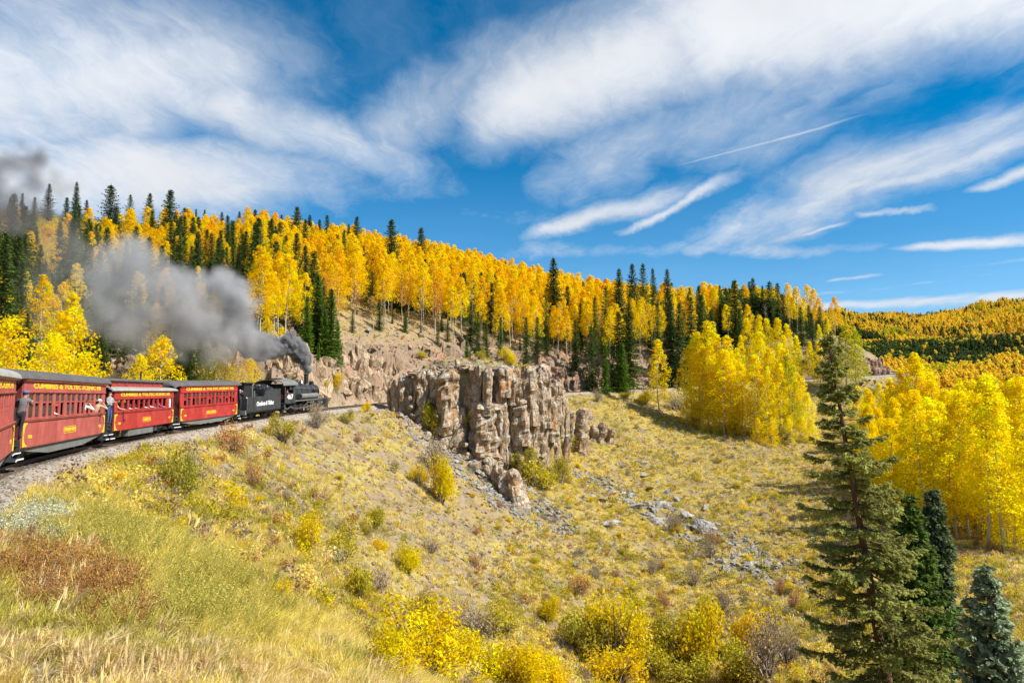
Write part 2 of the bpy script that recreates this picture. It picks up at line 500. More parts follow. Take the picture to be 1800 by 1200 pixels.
def link(name, me, parent=None, loc=None, rot=None, scale=None, **props):
    o = bpy.data.objects.new(name, me); C.objects.link(o)
    if parent is not None: o.parent = parent
    if loc is not None: o.location = loc
    if rot is not None: o.rotation_euler = rot
    if scale is not None: o.scale = (scale,) * 3 if isinstance(scale, (int, float)) else scale
    for k_, v_ in props.items(): o[k_] = v_
    return o
def thing(name, label, cat, loc=(0, 0, 0), rotz=0, group=None, me=None):
    o = link(name, me, None, loc, (0, 0, rotz)); o['label'] = label; o['category'] = cat
    if group: o['group'] = group
    return o

# ------------------------------------------------------------------ terrain sheet
rad = [0.8]
while rad[-1] < 9000:
    r_ = rad[-1]
    st_ = max(.06, r_ * .0125) if r_ < 60 else (.75 if r_ < 88 else (.5 if r_ < 128 else (.62 if r_ < 215 else r_ * .02)))
    rad.append(r_ + st_)
rad = np.array(rad)
ang = np.concatenate([np.linspace(-180, -46, 45, endpoint=False), np.linspace(-46, 44, 700, endpoint=False), np.linspace(44, 180, 46)])
ang = np.radians(ang)
AA, RR = np.meshgrid(ang[:-1], rad)
gx = RR * np.sin(AA); gy = RR * np.cos(AA)
gh, gd, gs, gzt, gn1, gn2_, gcw, gsc, gk = ground(gx, gy, full=True)
nr, na = gx.shape
V = np.stack([gx.ravel(), gy.ravel(), gh.ravel()], 1)
ii = np.arange(nr * na).reshape(nr, na)
jn = np.roll(ii, -1, axis=1)
Fq = np.stack([ii[:-1], jn[:-1], jn[1:], ii[1:]], -1).reshape(-1, 4)
# colour of the ground: what grows or lies there
X_, Y_, Z_ = V.T
grass_gold = np.array([.52, .37, .07]); straw = np.array([.50, .40, .11]); green = np.array([.30, .30, .04])
soil = np.array([.27, .19, .12]); grey = np.array([.33, .29, .24]); rust = np.array([.36, .20, .11]); tan = np.array([.40, .30, .19])
n_a = fbm(X_ / 6, Y_ / 6, 4, 101); n_b = fbm(X_ / 1.6, Y_ / 1.6, 3, 103); n_c = fbm(X_ / 18, Y_ / 18, 3, 107)
col = np.tile(straw, (len(V), 1))
def blend(c, tgt, w): return c * (1 - w[:, None]) + tgt * w[:, None]
col = blend(col, grass_gold, sstep(n_a, -.25, .25))
col = blend(col, green, .75 * sstep(n_a + n_b * .5, .16, .5))
col = blend(col, tan, .8 * sstep(n_b + .5 * n_c, .05, .4))
inn = (gd > 3) & (gd < 24) & (gs > 45) & (gs < 118)            # loose stony slope under the engine
col = blend(col, tan * .95, np.where(inn, .75, 0) * sstep(n_b + n_a, -.5, .3))
col = blend(col, soil, .75 * sstep(fbm(X_ / 3.1, Y_ / 3.1, 4, 109, .65), .12, .42))
col = blend(col, grey * .9, .6 * sstep(fbm(X_ / 2.2, Y_ / 4.1, 4, 119, .65), .2, .45))
hill = (gd < -4) & (gd > -400)
hl = np.where(gd > 800, 0, hill).astype(float)
col = blend(col, tan * .95, .75 * hl * sstep(-gd, 3, 8) * (1 - sstep(-gd, 26, 34)))
far_m = ((gd > 800)).astype(float)
col = blend(col, np.array([.20, .17, .07]), .8 * np.maximum(far_m, hl * sstep(-gd, 32, 42)))
foot = (gd < -2.6) & (gd > -9) & (gs > 88) & (gs < 290)
col = blend(col, np.array([.42, .32, .24]), np.where(foot, .9, 0.))
col = blend(col, np.array([.36, .26, .19]), gcw * .85)
col = blend(col, np.array([.50, .27, .16]), gcw * sstep(n_a, .0, .3) * .7)
col = blend(col, grey * .8, gsc * .6)
col = blend(col, np.array([.40, .34, .20]), gk * .7)
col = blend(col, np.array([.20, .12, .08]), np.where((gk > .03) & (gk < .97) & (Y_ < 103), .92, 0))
ad_ = np.abs(gd)
gw_ = np.interp(gs, [-10, 12, 26, 50, 90], [1.7, 1.8, 2.1, 2.9, 3.0])
col = blend(col, np.array([.40, .35, .30]), 1 - sstep(ad_ + n_b * .9, gw_, gw_ + 1.0))
meadow = sstep(fbm(X_ / 120, Y_ / 120, 3, 203), .35, .5) * sstep(np.hypot(X_, Y_), 400, 700)
col = blend(col, np.array([.40, .33, .17]), meadow)
gravel_w = (1 - sstep(ad_, 2.6, 4.2))
rockw = np.clip(gcw + gsc * .9, 0, 1)
col = col * np.where(gravel_w > .5, 1.0, .78)[:, None] if False else col * (1 - .15 * sstep(np.abs(gd), 2.5, 4.5))[:, None]
m_ground, t = new_mat('ground_soil_grass')
pos = geo_pos(t)
at = t.new('ShaderNodeAttribute', attribute_name='col')
wa = t.new('ShaderNodeAttribute', attribute_name='rockw')
fine = t.noise(pos, 9, 8, .72)
med = t.noise(pos, 1.7, 6, .65)
sp = t.vor(pos, 5.5)
sp2 = t.vor(pos, 13)
c_ = t.mix(.5, at.outputs['Color'], t.ramp(fine, [(.25, (.35, .33, .3)), (.5, (.9, .9, .9)), (.75, (1.5, 1.45, 1.35))]), 'MULTIPLY')
c_ = t.mix(t.maprange(med, .42, .60, 0, .55), c_, (.17, .12, .06))
c_ = t.mix(t.maprange(sp2, .0, .16, .55, 0), c_, (.55, .50, .43))
hgt = t.math('ADD', t.math('MULTIPLY', fine, .6), t.math('ADD', t.math('MULTIPLY', sp, .5), t.math('MULTIPLY', med, 1.0)))
principled(t, c_, .95, normal=t.bump(hgt, .9, .12), spec=.1)
me = mesh_np('ground', V, Fq, m_ground, smooth=True, cols=col.astype(np.float32))
a = me.attributes.new('rockw', 'FLOAT', 'POINT'); a.data.foreach_set('value', rockw.astype(np.float32))
# facets stay crisp on the rock cuts and the scree
rf = rockw[Fq].mean(1) > .25
me.polygons.foreach_set('use_smooth', ~rf)
o = link('ground', me, kind='structure')
# ------------------------------------------------------------------ paint and metal
def paint_mat(name, col, rough=.45, wear=.35, dirt=(.18, .13, .10), streak=True, scale=1.0, spec=.4):
    m, t = new_mat(name)
    p = obj_pos(t)
    n1 = t.noise(p, 1.3 * scale, 6, .65); mp = t.new('ShaderNodeMapping'); t.l.new(p, mp.inputs[0]); mp.inputs['Scale'].default_value = (7, 7, .7)
    n2 = t.noise(mp.outputs[0], 1.2 * scale, 5, .6)
    c = t.mix(t.maprange(n1, .35, .7, 0, wear), col, tuple(min(1, x * 1.5 + .05) for x in col))
    c = t.mix(t.maprange(n2, .52, .8, 0, wear), c, dirt)
    principled(t, c, t.maprange(n1, .3, .7, rough - .08, rough + .15), normal=t.bump(t.noise(p, 30, 3, .5), .12, .01), spec=spec)
    return m
def flat_mat(name, col, rough=.6, metal=0.0, var=.25, spec=.3):
    m, t = new_mat(name); p = obj_pos(t)
    c = t.mix(t.maprange(t.noise(p, 5, 5, .6), .3, .7), tuple(x * (1 - var) for x in col), tuple(min(1, x * (1 + var)) for x in col))
    principled(t, c, rough, metal, spec=spec); return m
M = {}
M['red_faded'] = paint_mat('faded_red_paint', (.36, .072, .058), .5, .6, (.14, .06, .045))
M['red'] = paint_mat('red_paint', (.37, .024, .020), .45, .5, (.13, .035, .025))
M['red_shaded'] = paint_mat('shaded_red_paint', (.10, .012, .012), .5, .3)  # coach ends: shade under the platform hoods put into the red
M['roof'] = paint_mat('roof_felt', (.075, .07, .07), .9, .5, (.16, .14, .12))
M['roof_grey'] = paint_mat('weathered_grey_roof', (.27, .26, .23), .85, .5, (.10, .09, .08))
M['black'] = paint_mat('engine_black', (.014, .014, .016), .42, .35, (.07, .06, .05), spec=.5)
M['black2'] = paint_mat('engine_black_dusty', (.028, .031, .033), .5, .45, (.08, .075, .065))
M['iron'] = flat_mat('greasy_iron', (.06, .055, .05), .5, .6)
M['steel'] = flat_mat('worn_steel', (.40, .38, .35), .35, .9)
M['grey'] = paint_mat('underframe_grey', (.13, .135, .125), .7, .4, (.3, .27, .22))
M['yellow'] = flat_mat('yellow_lettering', (.85, .52, .03), .5, 0, .08)
M['white'] = flat_mat('white_paint', (.8, .79, .76), .5, 0, .05)
M['inside'] = flat_mat('dark_wood_inside', (.09, .05, .03), .6)
M['seat'] = flat_mat('seat_cloth', (.16, .03, .03), .8)
M['cream'] = flat_mat('cream_ceiling', (.35, .30, .22), .7)
M['coal'] = flat_mat('coal', (.02, .02, .022), .35, 0, .5, .6)
m, t = new_mat('window_glass'); g = principled(t, (.16, .18, .17), .05, spec=.6)
g.inputs['Transmission Weight'].default_value = .75; g.inputs['IOR'].default_value = 1.2; M['glass'] = m

# ------------------------------------------------------------------ bmesh helpers
def nb(): return bmesh.new()
def bx(bm, c, s, rz=0, ry=0, rx=0, bev=0):
    mt = Matrix.Translation(c) @ Euler((rx, ry, rz)).to_matrix().to_4x4() @ Matrix.Diagonal((*s, 1))
    r = bmesh.ops.create_cube(bm, size=1, matrix=mt)
    if bev:
        es = list({e for v in r['verts'] for e in v.link_edges})
        bmesh.ops.bevel(bm, geom=es, offset=bev, segments=1, affect='EDGES')
def cyl(bm, p0, p1, r0, r1=None, n=20, caps=True):
    p0, p1 = Vector(p0), Vector(p1); r1 = r0 if r1 is None else r1
    d = p1 - p0; q = d.to_track_quat('Z', 'Y').to_matrix().to_4x4()
    bmesh.ops.create_cone(bm, cap_ends=caps, segments=n, radius1=r0, radius2=r1, depth=d.length, matrix=Matrix.Translation((p0 + p1) / 2) @ q)
def tube(bm, pts, r, n=6):
    for a, b in zip(pts[:-1], pts[1:]): cyl(bm, a, b, r, r, n)
def sph(bm, c, r, n=12, sc=(1, 1, 1)):
    bmesh.ops.create_uvsphere(bm, u_segments=n, v_segments=max(6, n // 2), radius=r, matrix=Matrix.Translation(c) @ Matrix.Diagonal((*sc, 1)))
def prism(bm, poly, y0, y1):
    """polygon in x,z extruded from y0 to y1"""
    a = [bm.verts.new((x, y0, z)) for x, z in poly]; b = [bm.verts.new((x, y1, z)) for x, z in poly]
    n = len(poly)
    bm.faces.new(a); bm.faces.new(b[::-1])
    for i in range(n): bm.faces.new((a[i], b[i], b[(i + 1) % n], a[(i + 1) % n]))
def profx(bm, prof, x0, x1, cap=True):
    """closed profile in y,z extruded along x"""
    a = [bm.verts.new((x0, y, z)) for y, z in prof]; b = [bm.verts.new((x1, y, z)) for y, z in prof]; n = len(prof)
    for i in range(n): bm.faces.new((a[i], a[(i + 1) % n], b[(i + 1) % n], b[i]))
    if cap: bm.faces.new(a[::-1]); bm.faces.new(b)
def fin(name, bm, mat, parent=None, smooth=False, mesh_only=False, **props):
    bmesh.ops.recalc_face_normals(bm, faces=bm.faces)
    me = bpy.data.meshes.new(name); bm.to_mesh(me); bm.free()
    for m_ in (mat if isinstance(mat, list) else [mat]): me.materials.append(m_)
    if smooth:
        me.polygons.foreach_set('use_smooth', [True] * len(me.polygons)); me.set_sharp_from_angle(angle=math.radians(38))
    if mesh_only: return me
    return link(name, me, parent, **props)
def copy_to(o, parent, loc=None, rot=None, scale=None):
    c = o.copy(); C.objects.link(c); c.parent = parent
    if loc is not None: c.location = loc
    if rot is not None: c.rotation_euler = rot
    if scale is not None: c.scale = scale
    for ch in list(o.children):
        d = ch.copy(); C.objects.link(d); d.parent = c
    return c
def lettering(name, txt, mat, parent, loc, height, width=None, rot=(math.pi / 2, 0, 0), bold=.035, shear=0.0, space=1.0):
    cu = bpy.data.curves.new(name, 'FONT'); cu.body = txt; cu.size = 1; cu.offset = bold; cu.extrude = .02; cu.align_x = 'CENTER'; cu.align_y = 'CENTER'
    cu.shear = shear; cu.space_character = space; cu.resolution_u = 2
    o = bpy.data.objects.new(name, cu); C.objects.link(o)
    bpy.context.view_layer.update()
    me = bpy.data.meshes.new_from_object(o.evaluated_get(bpy.context.evaluated_depsgraph_get()))
    bpy.data.objects.remove(o)
    me.materials.clear(); me.materials.append(mat)
    xs = [v.co.x for v in me.vertices]; ys = [v.co.y for v in me.vertices]
    w, h = max(xs) - min(xs), max(ys) - min(ys); cx, cy_ = (max(xs) + min(xs)) / 2, (max(ys) + min(ys)) / 2
    sy = height / h; sx = sy if width is None else width / w
    for v in me.vertices: v.co = ((v.co.x - cx) * sx, (v.co.y - cy_) * sy, v.co.z * .5)
    me.name = name
    return link(name, me, parent, loc, rot)

def place_on_line(o, s, flip=False):
    p, d = track_at(s); p2, _ = track_at(s + 2)
    o.location = p; yaw = math.atan2(d[1], d[0]); g = math.atan2(p2[2] - p[2], 2)
    o.rotation_euler = (0, -g, yaw)

# ------------------------------------------------------------------ coach
def wheelset_meshes():
    bm = nb()
    for sgn in (-1, 1):
        cyl(bm, (0, sgn * .40, .36), (0, sgn * .52, .36), .36, .36, 24); cyl(bm, (0, sgn * .36, .36), (0, sgn * .41, .36), .39, .39, 24)
        cyl(bm, (0, sgn * .51, .36), (0, sgn * .56, .36), .12, .12, 12)
    cyl(bm, (0, -.6, .36), (0, .6, .36), .06, .06, 8)
    return fin('wheelset', bm, M['iron'], mesh_only=True)
WS = wheelset_meshes()
def truck(parent, x, wb=1.45):
    bm = nb()
    for sgn in (-1, 1):
        prism(bm, [(-wb / 2 - .25, .30), (-wb / 2 + .1, .30), (-.3, .18), (.3, .18), (wb / 2 - .1, .30), (wb / 2 + .25, .30), (wb / 2 + .2, .47), (.35, .56), (-.35, .56), (-wb / 2 - .2, .47)], sgn * .66, sgn * .78)
        cyl(bm, (-.1, sgn * .84, .24), (-.1, sgn * .84, .46), .07, .07, 8); cyl(bm, (.1, sgn * .84, .24), (.1, sgn * .84, .46), .07, .07, 8)
        for k in (-1, 1): bx(bm, (k * wb / 2, sgn * .80, .37), (.22, .12, .2))
    bx(bm, (0, 0, .42), (.35, 1.5, .16))
    o = fin('truck', bm, M['black2'], parent, loc=(x, 0, 0))
    for k in (-1, 1): link('wheelset', WS, o, (k * wb / 2, 0, 0))
    return o
def arch(hw, z0, rise, n=14, th=.05, drop=.0):
    top = []; bot = []
    for i in range(n + 1):
        a = math.pi * i / n; y = hw * math.cos(a); z = z0 + rise * math.sin(a) ** .8
        top.append((y, z)); 
    bot = [(y * (1 - th / hw), z - th) for y, z in top][::-1]
    return top + bot
def ornament(bm, x, z, sx, sz, a=.42, b=.42):
    poly = [(0, 0), (a, 0), (a, .035)]
    for k in range(7):
        th = math.pi / 2 * k / 6
        poly.append((a * .92 - (a * .92 - .09) * math.sin(th), .05 + (b - .08) * (1 - math.cos(th))))
    poly += [(.035, b), (0, b)]
    prism(bm, [(x + sx * p, z + sz * q) for p, q in poly], -1.318, -1.298)
def coach(name, label, s0, L, red, kind, title, number, roofmat, nwin):
    """s0: arc length of the near body end; body length L; local x runs forward from the body centre"""
    root = thing(name, label, 'railway coach', group='red passenger coaches coupled behind the engine')
    place_on_line(root, s0 + L / 2)
    h = L / 2; Wd = 1.27
    low = kind == 'clerestory'
    zb, zs = .66, 1.70
    zt = 2.45 if low else 2.78
    ze = 2.88 if low else 3.22
    mr = M[red]
    for sg in (-1, 1):
        bm = nb(); bx(bm, (0, sg * (Wd - .03), (zb + zs) / 2), (L, .06, zs - zb))
        for k in range(int(L / .18)): bx(bm, (-h + .12 + k * .18, sg * (Wd + .002), (zb + zs) / 2 - .03), (.162, .012, zs - zb - .14))     # matched boards
        fin('side_panel', bm, mr, root)
        bm = nb(); bx(bm, (0, sg * (Wd + .005), zs - .03), (L, .1, .05)); bx(bm, (0, sg * (Wd + .015), zs + .02), (L + .02, .13, .045)); fin('belt_rail', bm, mr, root)
        bm = nb(); bx(bm, (0, sg * (Wd - .02), (zt + ze) / 2), (L, .08, ze - zt)); bx(bm, (0, sg * (Wd + .005), zt - .005), (L, .1, .05)); bx(bm, (0, sg * (Wd + .04), ze), (L + .1, .14, .06))
        fin('letterboard', bm, mr, root)
    # windows
    end = .42; span = L - 2 * end - (1.1 if low else 0)
    pitch = span / nwin
    ww = pitch * (.72 if not low else .80); zc = (zs + .04 + zt) / 2; wh = zt - zs - .07
    bm = nb()
    bx(bm, (0, 0, wh / 2 - .03), (ww, .05, .05)); bx(bm, (0, 0, -wh / 2 + .02), (ww, .07, .04))
    for k in (-1, 1): bx(bm, (k * (ww / 2 - .02), 0, 0), (.04, .05, wh - .02))
    if not low: bx(bm, (0, .0, .10), (ww - .08, .045, .06))
    w_me = fin('window', bm, mr, mesh_only=True)
    bm = nb(); bx(bm, (0, .004, wh / 4 + .03), (ww - .08, .012, wh / 2 - .13)); up_me = fin('upper_pane', bm, M['glass'], mesh_only=True)
    bm = nb(); bx(bm, (0, .004, -wh / 4 + .02), (ww - .08, .012, wh / 2 - .1)); lo_me = fin('lower_pane', bm, M['glass'], mesh_only=True)
    bm = nb(); bx(bm, (0, 0, -.05), (ww - .08, .04, .05)); bx(bm, (0, .01, -.05 + wh * .1), (ww - .08, .012, wh * .16)); sash_me = fin('raised_sash', bm, mr, mesh_only=True)
    rnd = random.Random(number)
    x0 = -h + end + (0 if not low else 0)
    for sg in (-1, 1):
        for i in range(nwin):
            x = x0 + pitch * (i + .5)
            if not low: x += (.06 if i % 2 == 0 else -.06) * pitch
            w = link('window', w_me, root, (x, sg * (Wd - .03), zc))
            if not low:
                link('upper_pane', up_me, w)
                if rnd.random() < .42: link('lower_pane', lo_me, w)
                elif rnd.random() < .5: link('raised_sash', sash_me, w)
        xs = [x0 + pitch * (i + .5) + (0 if low else (.06 if i % 2 == 0 else -.06) * pitch) for i in range(nwin)]
        edges = [(-h, xs[0] - ww / 2)] + [(xs[i] + ww / 2, xs[i + 1] - ww / 2) for i in range(nwin - 1)] + [(xs[-1] + ww / 2, h)]
        if low and sg == -1:
            edges[-1] = (xs[-1] + ww / 2, xs[-1] + ww / 2 + .62); edges.append((h - .32, h))
        for a_, b_ in edges:
            bm = nb(); bx(bm, ((a_ + b_) / 2, sg * (Wd - .03), (zs + .043 + zt - .03) / 2), (b_ - a_, .075, zt - zs - .073)); fin('window_post', bm, mr, root)
        if low and sg == -1:
            a_, b_ = xs[-1] + ww / 2 + .62, h - .32
            bm = nb(); bx(bm, ((a_ + b_) / 2 - .06, -Wd + .03, zc), ((b_ - a_) * .55, .03, wh)); fin('white_curtain', bm, M['white'], root)
    # inside
    bm = nb(); bx(bm, (0, 0, 1.02), (L - .02, 2.44, .1)); fin('floor', bm, M['inside'], root)
    bm = nb(); bx(bm, (0, 0, zt + .12), (L - .04, 2.3, .05)); fin('ceiling', bm, M['cream'], root)
    bm = nb(); bx(bm, (0, 0, .22), (.5, .95, .10), bev=.02); bx(bm, (-.27, 0, .52), (.12, .95, .68), bev=.03); bx(bm, (0, 0, .05), (.3, .7, .24))
    st_me = fin('seat', bm, M['seat'], mesh_only=True)
    for sg in (-1, 1):
        for i in range(int(L / 1.15)): link('seat', st_me, root, (-h + .9 + i * 1.12, sg * .72, 1.25))
    # ends, platforms
    for e in (-1, 1):
        bm = nb()
        for sg in (-1, 1): bx(bm, (e * (h - .04), sg * .86, (zb + ze) / 2), (.07, .78, ze - zb - .01)); bx(bm, (e * (h + .002), sg * .86, 1.3), (.03, .6, .7)); bx(bm, (e * (h + .002), sg * .86, 2.3), (.03, .45, .75))
        bx(bm, (e * (h - .04), 0, ze - .2), (.07, .94, .4)); fin('end_wall', bm, M['red_shaded'], root)
        bm = nb(); bx(bm, (e * (h - .03), 0, 1.95), (.05, .9, 1.7)); bx(bm, (e * (h - .001), 0, 1.5), (.02, .6, .6)); d_ = fin('end_door', bm, M['red_shaded'], root)
        bm = nb(); bx(bm, (e * (h + .003), 0, 2.3), (.02, .5, .7)); fin('door_pane', bm, M['glass'], d_)
        bm = nb(); bx(bm, (e * (h + .38), 0, 1.02), (.72, 2.3, .09)); fin('platform', bm, M['black2'], root)
        bm = nb(); bx(bm, (e * (h + .76), 0, .92), (.12, 2.5, .26)); fin('end_beam', bm, M['black2'], root)
        for sg in (-1, 1):
            bm = nb()
            for q, (zz, yy) in enumerate(((.78, 1.08), (.52, 1.17), (.30, 1.27))): bx(bm, (e * (h + .34), sg * yy, zz), (.62, .24, .035))
            for xx in (.02, .66): prism(bm, [(e * (h + xx), .28), (e * (h + xx + .03), .28), (e * (h + xx + .03), .98), (e * (h + xx), .98)], sg * .96, sg * 1.26)
            fin('step', bm, M['black2'], root)
            bm = nb(); bx(bm, (e * (h + .34), sg * 1.395, .30), (.62, .02, .05)); bx(bm, (e * (h + .34), sg * 1.295, .52), (.62, .02, .04)); fin('step_edge', bm, M['white'], root)
            bm = nb(); tube(bm, [(e * (h + .05), sg * 1.28, 1.1), (e * (h + .05), sg * 1.3, 2.2)], .018); fin('grab_rail', bm, M['black2'], root); bm = nb(); tube(bm, [(e * (h + .78), sg * 1.15, 1.05), (e * (h + .78), sg * 1.15, 2.0), (e * (h + .78), sg * .45, 2.0), (e * (h + .78), sg * .45, 1.05)], .02)
            for q in range(4): tube(bm, [(e * (h + .78), sg * (.55 + q * .15), 1.05), (e * (h + .78), sg * (.55 + q * .15), 2.0)], .01)
            fin('railing', bm, M['black2'], root)
        bm = nb(); cyl(bm, (e * (h + .86), 0, .98), (e * (h + .86), 0, 1.55), .015, .015, 6); cyl(bm, (e * (h + .86), 0, 1.55), (e * (h + .86) , 0, 1.58), .15, .15, 12); fin('brake_wheel', bm, M['black2'], root)
        bm = nb(); bx(bm, (e * (h + .95), 0, .62), (.5, .18, .2)); bx(bm, (e * (h + 1.12), .06, .62), (.2, .24, .26)); fin('coupler', bm, M['iron'], root)
    # roof
    if not low:
        bm = nb(); profx(bm, arch(1.42, ze + .04, .42), -h - .55, h + .55)
        fin('roof', bm, M[roofmat], root, smooth=True)
        for e in (-1, 1):                                        # curved hood over the platform
            bm = nb(); pts = arch(1.42, ze + .04, .42); n_ = len(pts) // 2
            ring = [[(e * (h + .55 + .34 * math.sin(k * .52)), y * (1 - .10 * (1 - math.cos(k * .52))), z - .22 * (1 - math.cos(k * .52)) - .004) for y, z in pts[:n_]] for k in range(4)]
            for k in range(3):
                va = [bm.verts.new(p) for p in ring[k]]; vb = [bm.verts.new(p) for p in ring[k + 1]]
                for q in range(n_ - 1): bm.faces.new((va[q], va[q + 1], vb[q + 1], vb[q]))
            va = [bm.verts.new(p) for p in ring[3]]; vb = [bm.verts.new((p[0] - e * .02, p[1], min(p[2], ze + .02))) for p in ring[3]]
            for q in range(n_ - 1): bm.faces.new((va[q], va[q + 1], vb[q + 1], vb[q]))
            bmesh.ops.remove_doubles(bm, verts=bm.verts, dist=.001)
            fin('roof_hood', bm, M[roofmat], root, smooth=True)
    else:
        bm = nb(); profx(bm, arch(1.42, ze + .02, .26), -h - .6, h + .6); fin('roof', bm, M[roofmat], root, smooth=True)
        for q in range(16):
            bm = nb(); profx(bm, arch(1.428, ze + .026, .262, th=.02), -h - .5 + q * (L + 1) / 15.0 - .015, -h - .5 + q * (L + 1) / 15.0 + .015); fin('roof_seam', bm, M[roofmat], root)
        bm = nb(); bx(bm, (0, 0, ze + .40), (L - 1.0, 1.25, .42))
        for e in (-1, 1): cyl(bm, (e * (h - .5), -.62, ze + .40), (e * (h - .5), .62, ze + .40), .2, .2, 12)
        cs = fin('clerestory', bm, mr, root)
        for i in range(8):
            for sg in (-1, 1):
                bm = nb(); bx(bm, (-h + 1.1 + i * (L - 2.2) / 7, sg * .64, ze + .42), (.22, .03, .14), bev=.01); fin('vent', bm, M['roof'], cs)
        bm = nb(); profx(bm, arch(.76, ze + .60, .16), -h + .35, h - .35)
        for e in (-1, 1): profx(bm, [(y * .98, z - .12) for y, z in arch(.74, ze + .60, .14)], e * (h - .36), e * (h - .18))
        fin('clerestory_roof', bm, M['roof'], root, smooth=True)
        bm = nb(); cyl(bm, (2.6, 0, ze + .7), (2.6, 0, ze + 1.25), .05, .05, 8); cyl(bm, (2.6, 0, ze + 1.25), (2.6, 0, ze + 1.30), .11, .06, 8); fin('stove_pipe', bm, M['black'], root)
    # underneath
    bm = nb(); bx(bm, (0, 0, .84), (L + 1.3, 1.9, .22)); fin('underframe', bm, M['black2'], root)
    if kind == 'fishbelly':
        for sg in (-1, 1):
            bm = nb(); prism(bm, [(-h + .3, .655), (h - .1, .655), (h - .1, .56), (h - 3.3, .27), (-h + 3.4, .27), (-h + .3, .56)], sg * 1.16, sg * 1.10)
            for q in range(9): bx(bm, (-h + 1.2 + q * (L - 2.2) / 8, sg * 1.17, .59), (.04, .03, .04))
            fin('side_sill', bm, M['grey'], root)
    else:
        for sg in (-1, 1):
            bm = nb(); bx(bm, (-.6, sg * .98, .43), (4.4, .42, .40), bev=.02)
            for q in range(5): bx(bm, (-2.6 + q * 1.0, sg * 1.20, .43), (.05, .03, .38))
            fin('battery_box', bm, M['grey'], root)
        bm = nb(); bx(bm, (2.3, -.95, .45), (.5, .4, .35), bev=.03); cyl(bm, (3.1, -.9, .5), (4.0, -.9, .5), .16, .16, 14); fin('air_tank', bm, M['black2'], root)
    for e in (-1, 1): truck(root, e * (h - 1.35))
    # lettering: both sides
    for sg in (-1, 1):
        rt = (math.pi / 2, 0, 0) if sg < 0 else (math.pi / 2, 0, math.pi)
        y = sg * (Wd + .025)
        lettering('road_name', 'CUMBRES & TOLTEC SCENIC RR', M['yellow'], root, (0, y - sg * .005, (zt + ze) / 2 + .01), .225 if not low else .19, L * .84, rt, .045)
        tn = lettering('coach_name', title, M['yellow'], root, (0, sg * (Wd + .018), 1.12), .17, len(title) * .205 if title else 1, rt, .05)
        hw_ = len(title) * .205 / 2 + .1
        bm = nb()
        for zz in (.985, 1.255): bx(bm, (0, 0, zz - 1.12), (hw_ * 2, .012, .022))
        for k in (-1, 1): bx(bm, (k * hw_, 0, 0), (.022, .012, .25)); bx(bm, (k * (hw_ + .03), 0, 0), (.02, .012, .16))
        fin('name_border', bm, M['yellow'], root, loc=(0, sg * (Wd + .014), 1.12))
        for e in (-1, 1): lettering('coach_number', str(number), M['yellow'], root, (e * (h - .85), sg * (Wd + .018), 1.06), .13, .36, rt, .05)
    for sg in (-1, 1):
        for e in (-1, 1):
            for zz, sz in ((zb + .05, 1), (zs - .1, -1)):
                bm = nb(); ornament(bm, 0, 0, 1, 1)
                for v in bm.verts: v.co = (e * (h - .05) - e * v.co.x, sg * (-v.co.y), zz + sz * v.co.z)
                for v in bm.verts: v.co.y = sg * (abs(v.co.y))
                fin('corner_ornament', bm, M['yellow'], root)
            bm = nb(); bx(bm, (e * (h - .065), sg * 1.309, (zb + zs) / 2), (.028, .02, .42)); fin('corner_line', bm, M['yellow'], root)
    return root
coach('passenger_coach', 'faded red coach with a grey roof, cut off by the left photo edge', 19.6, 11.2, 'red_faded', 'fishbelly', 'OSIER', 504, 'roof_grey', 14)
car_phantom = coach('passenger_coach', 'faded red coach named PHANTOM with passengers leaning out of its windows', 32.15, 11.45, 'red_faded', 'fishbelly', 'PHANTOM', 503, 'roof', 14)
car_lobato = coach('passenger_coach', 'bright red coach with a raised clerestory roof and a white curtain at its last window', 45.2, 10.95, 'red', 'clerestory', 'LOBATO', 508, 'roof_grey', 10)
car_horn = coach('passenger_coach', 'bright red coach with a plain dark roof, coupled right behind the black tender', 57.9, 11.0, 'red', 'fishbelly', 'BIG HORN', 502, 'roof', 14)

# ------------------------------------------------------------------ tender and engine (local x forward from the tender's rear end)
eng = thing('steam_locomotive', 'black steam locomotive number 487 pouring dark smoke from its stack', 'locomotive')
ten = thing('locomotive_tender', 'black coal tender lettered Cumbres and Toltec behind the steam engine', 'tender')
S_T = 69.9
place_on_line(ten, S_T + 4.0); place_on_line(eng, S_T + 14.4)
def X(x): return x - 14.4
def XT(x): return x - 4.0
Wt = 1.32
bm = nb(); bx(bm, (XT(4.25), 0, 1.40), (7.0, Wt * 2, 1.34), bev=.03)
for q in range(8): bx(bm, (XT(.95 + q * .95), -Wt - .004, 1.4), (.03, .012, 1.28)); bx(bm, (XT(.95 + q * .95), Wt + .004, 1.4), (.03, .012, 1.28))
fin('tank', bm, M['black2'], ten)
for sg in (-1, 1):
    bm = nb(); prism(bm, [(XT(4.0), 2.072), (XT(7.72), 2.072), (XT(7.72), 2.72), (XT(4.45), 2.72), (XT(4.2), 2.3)], sg * 1.26, sg * 1.30)
    bx(bm, (XT(6.1), sg * 1.30, 2.70), (3.3, .06, .06)); fin('coal_board', bm, M['black2'], ten)
bm = nb(); bx(bm, (XT(4.1), 0, 2.4), (.06, 2.5, .66)); fin('coal_board', bm, M['black'], ten)
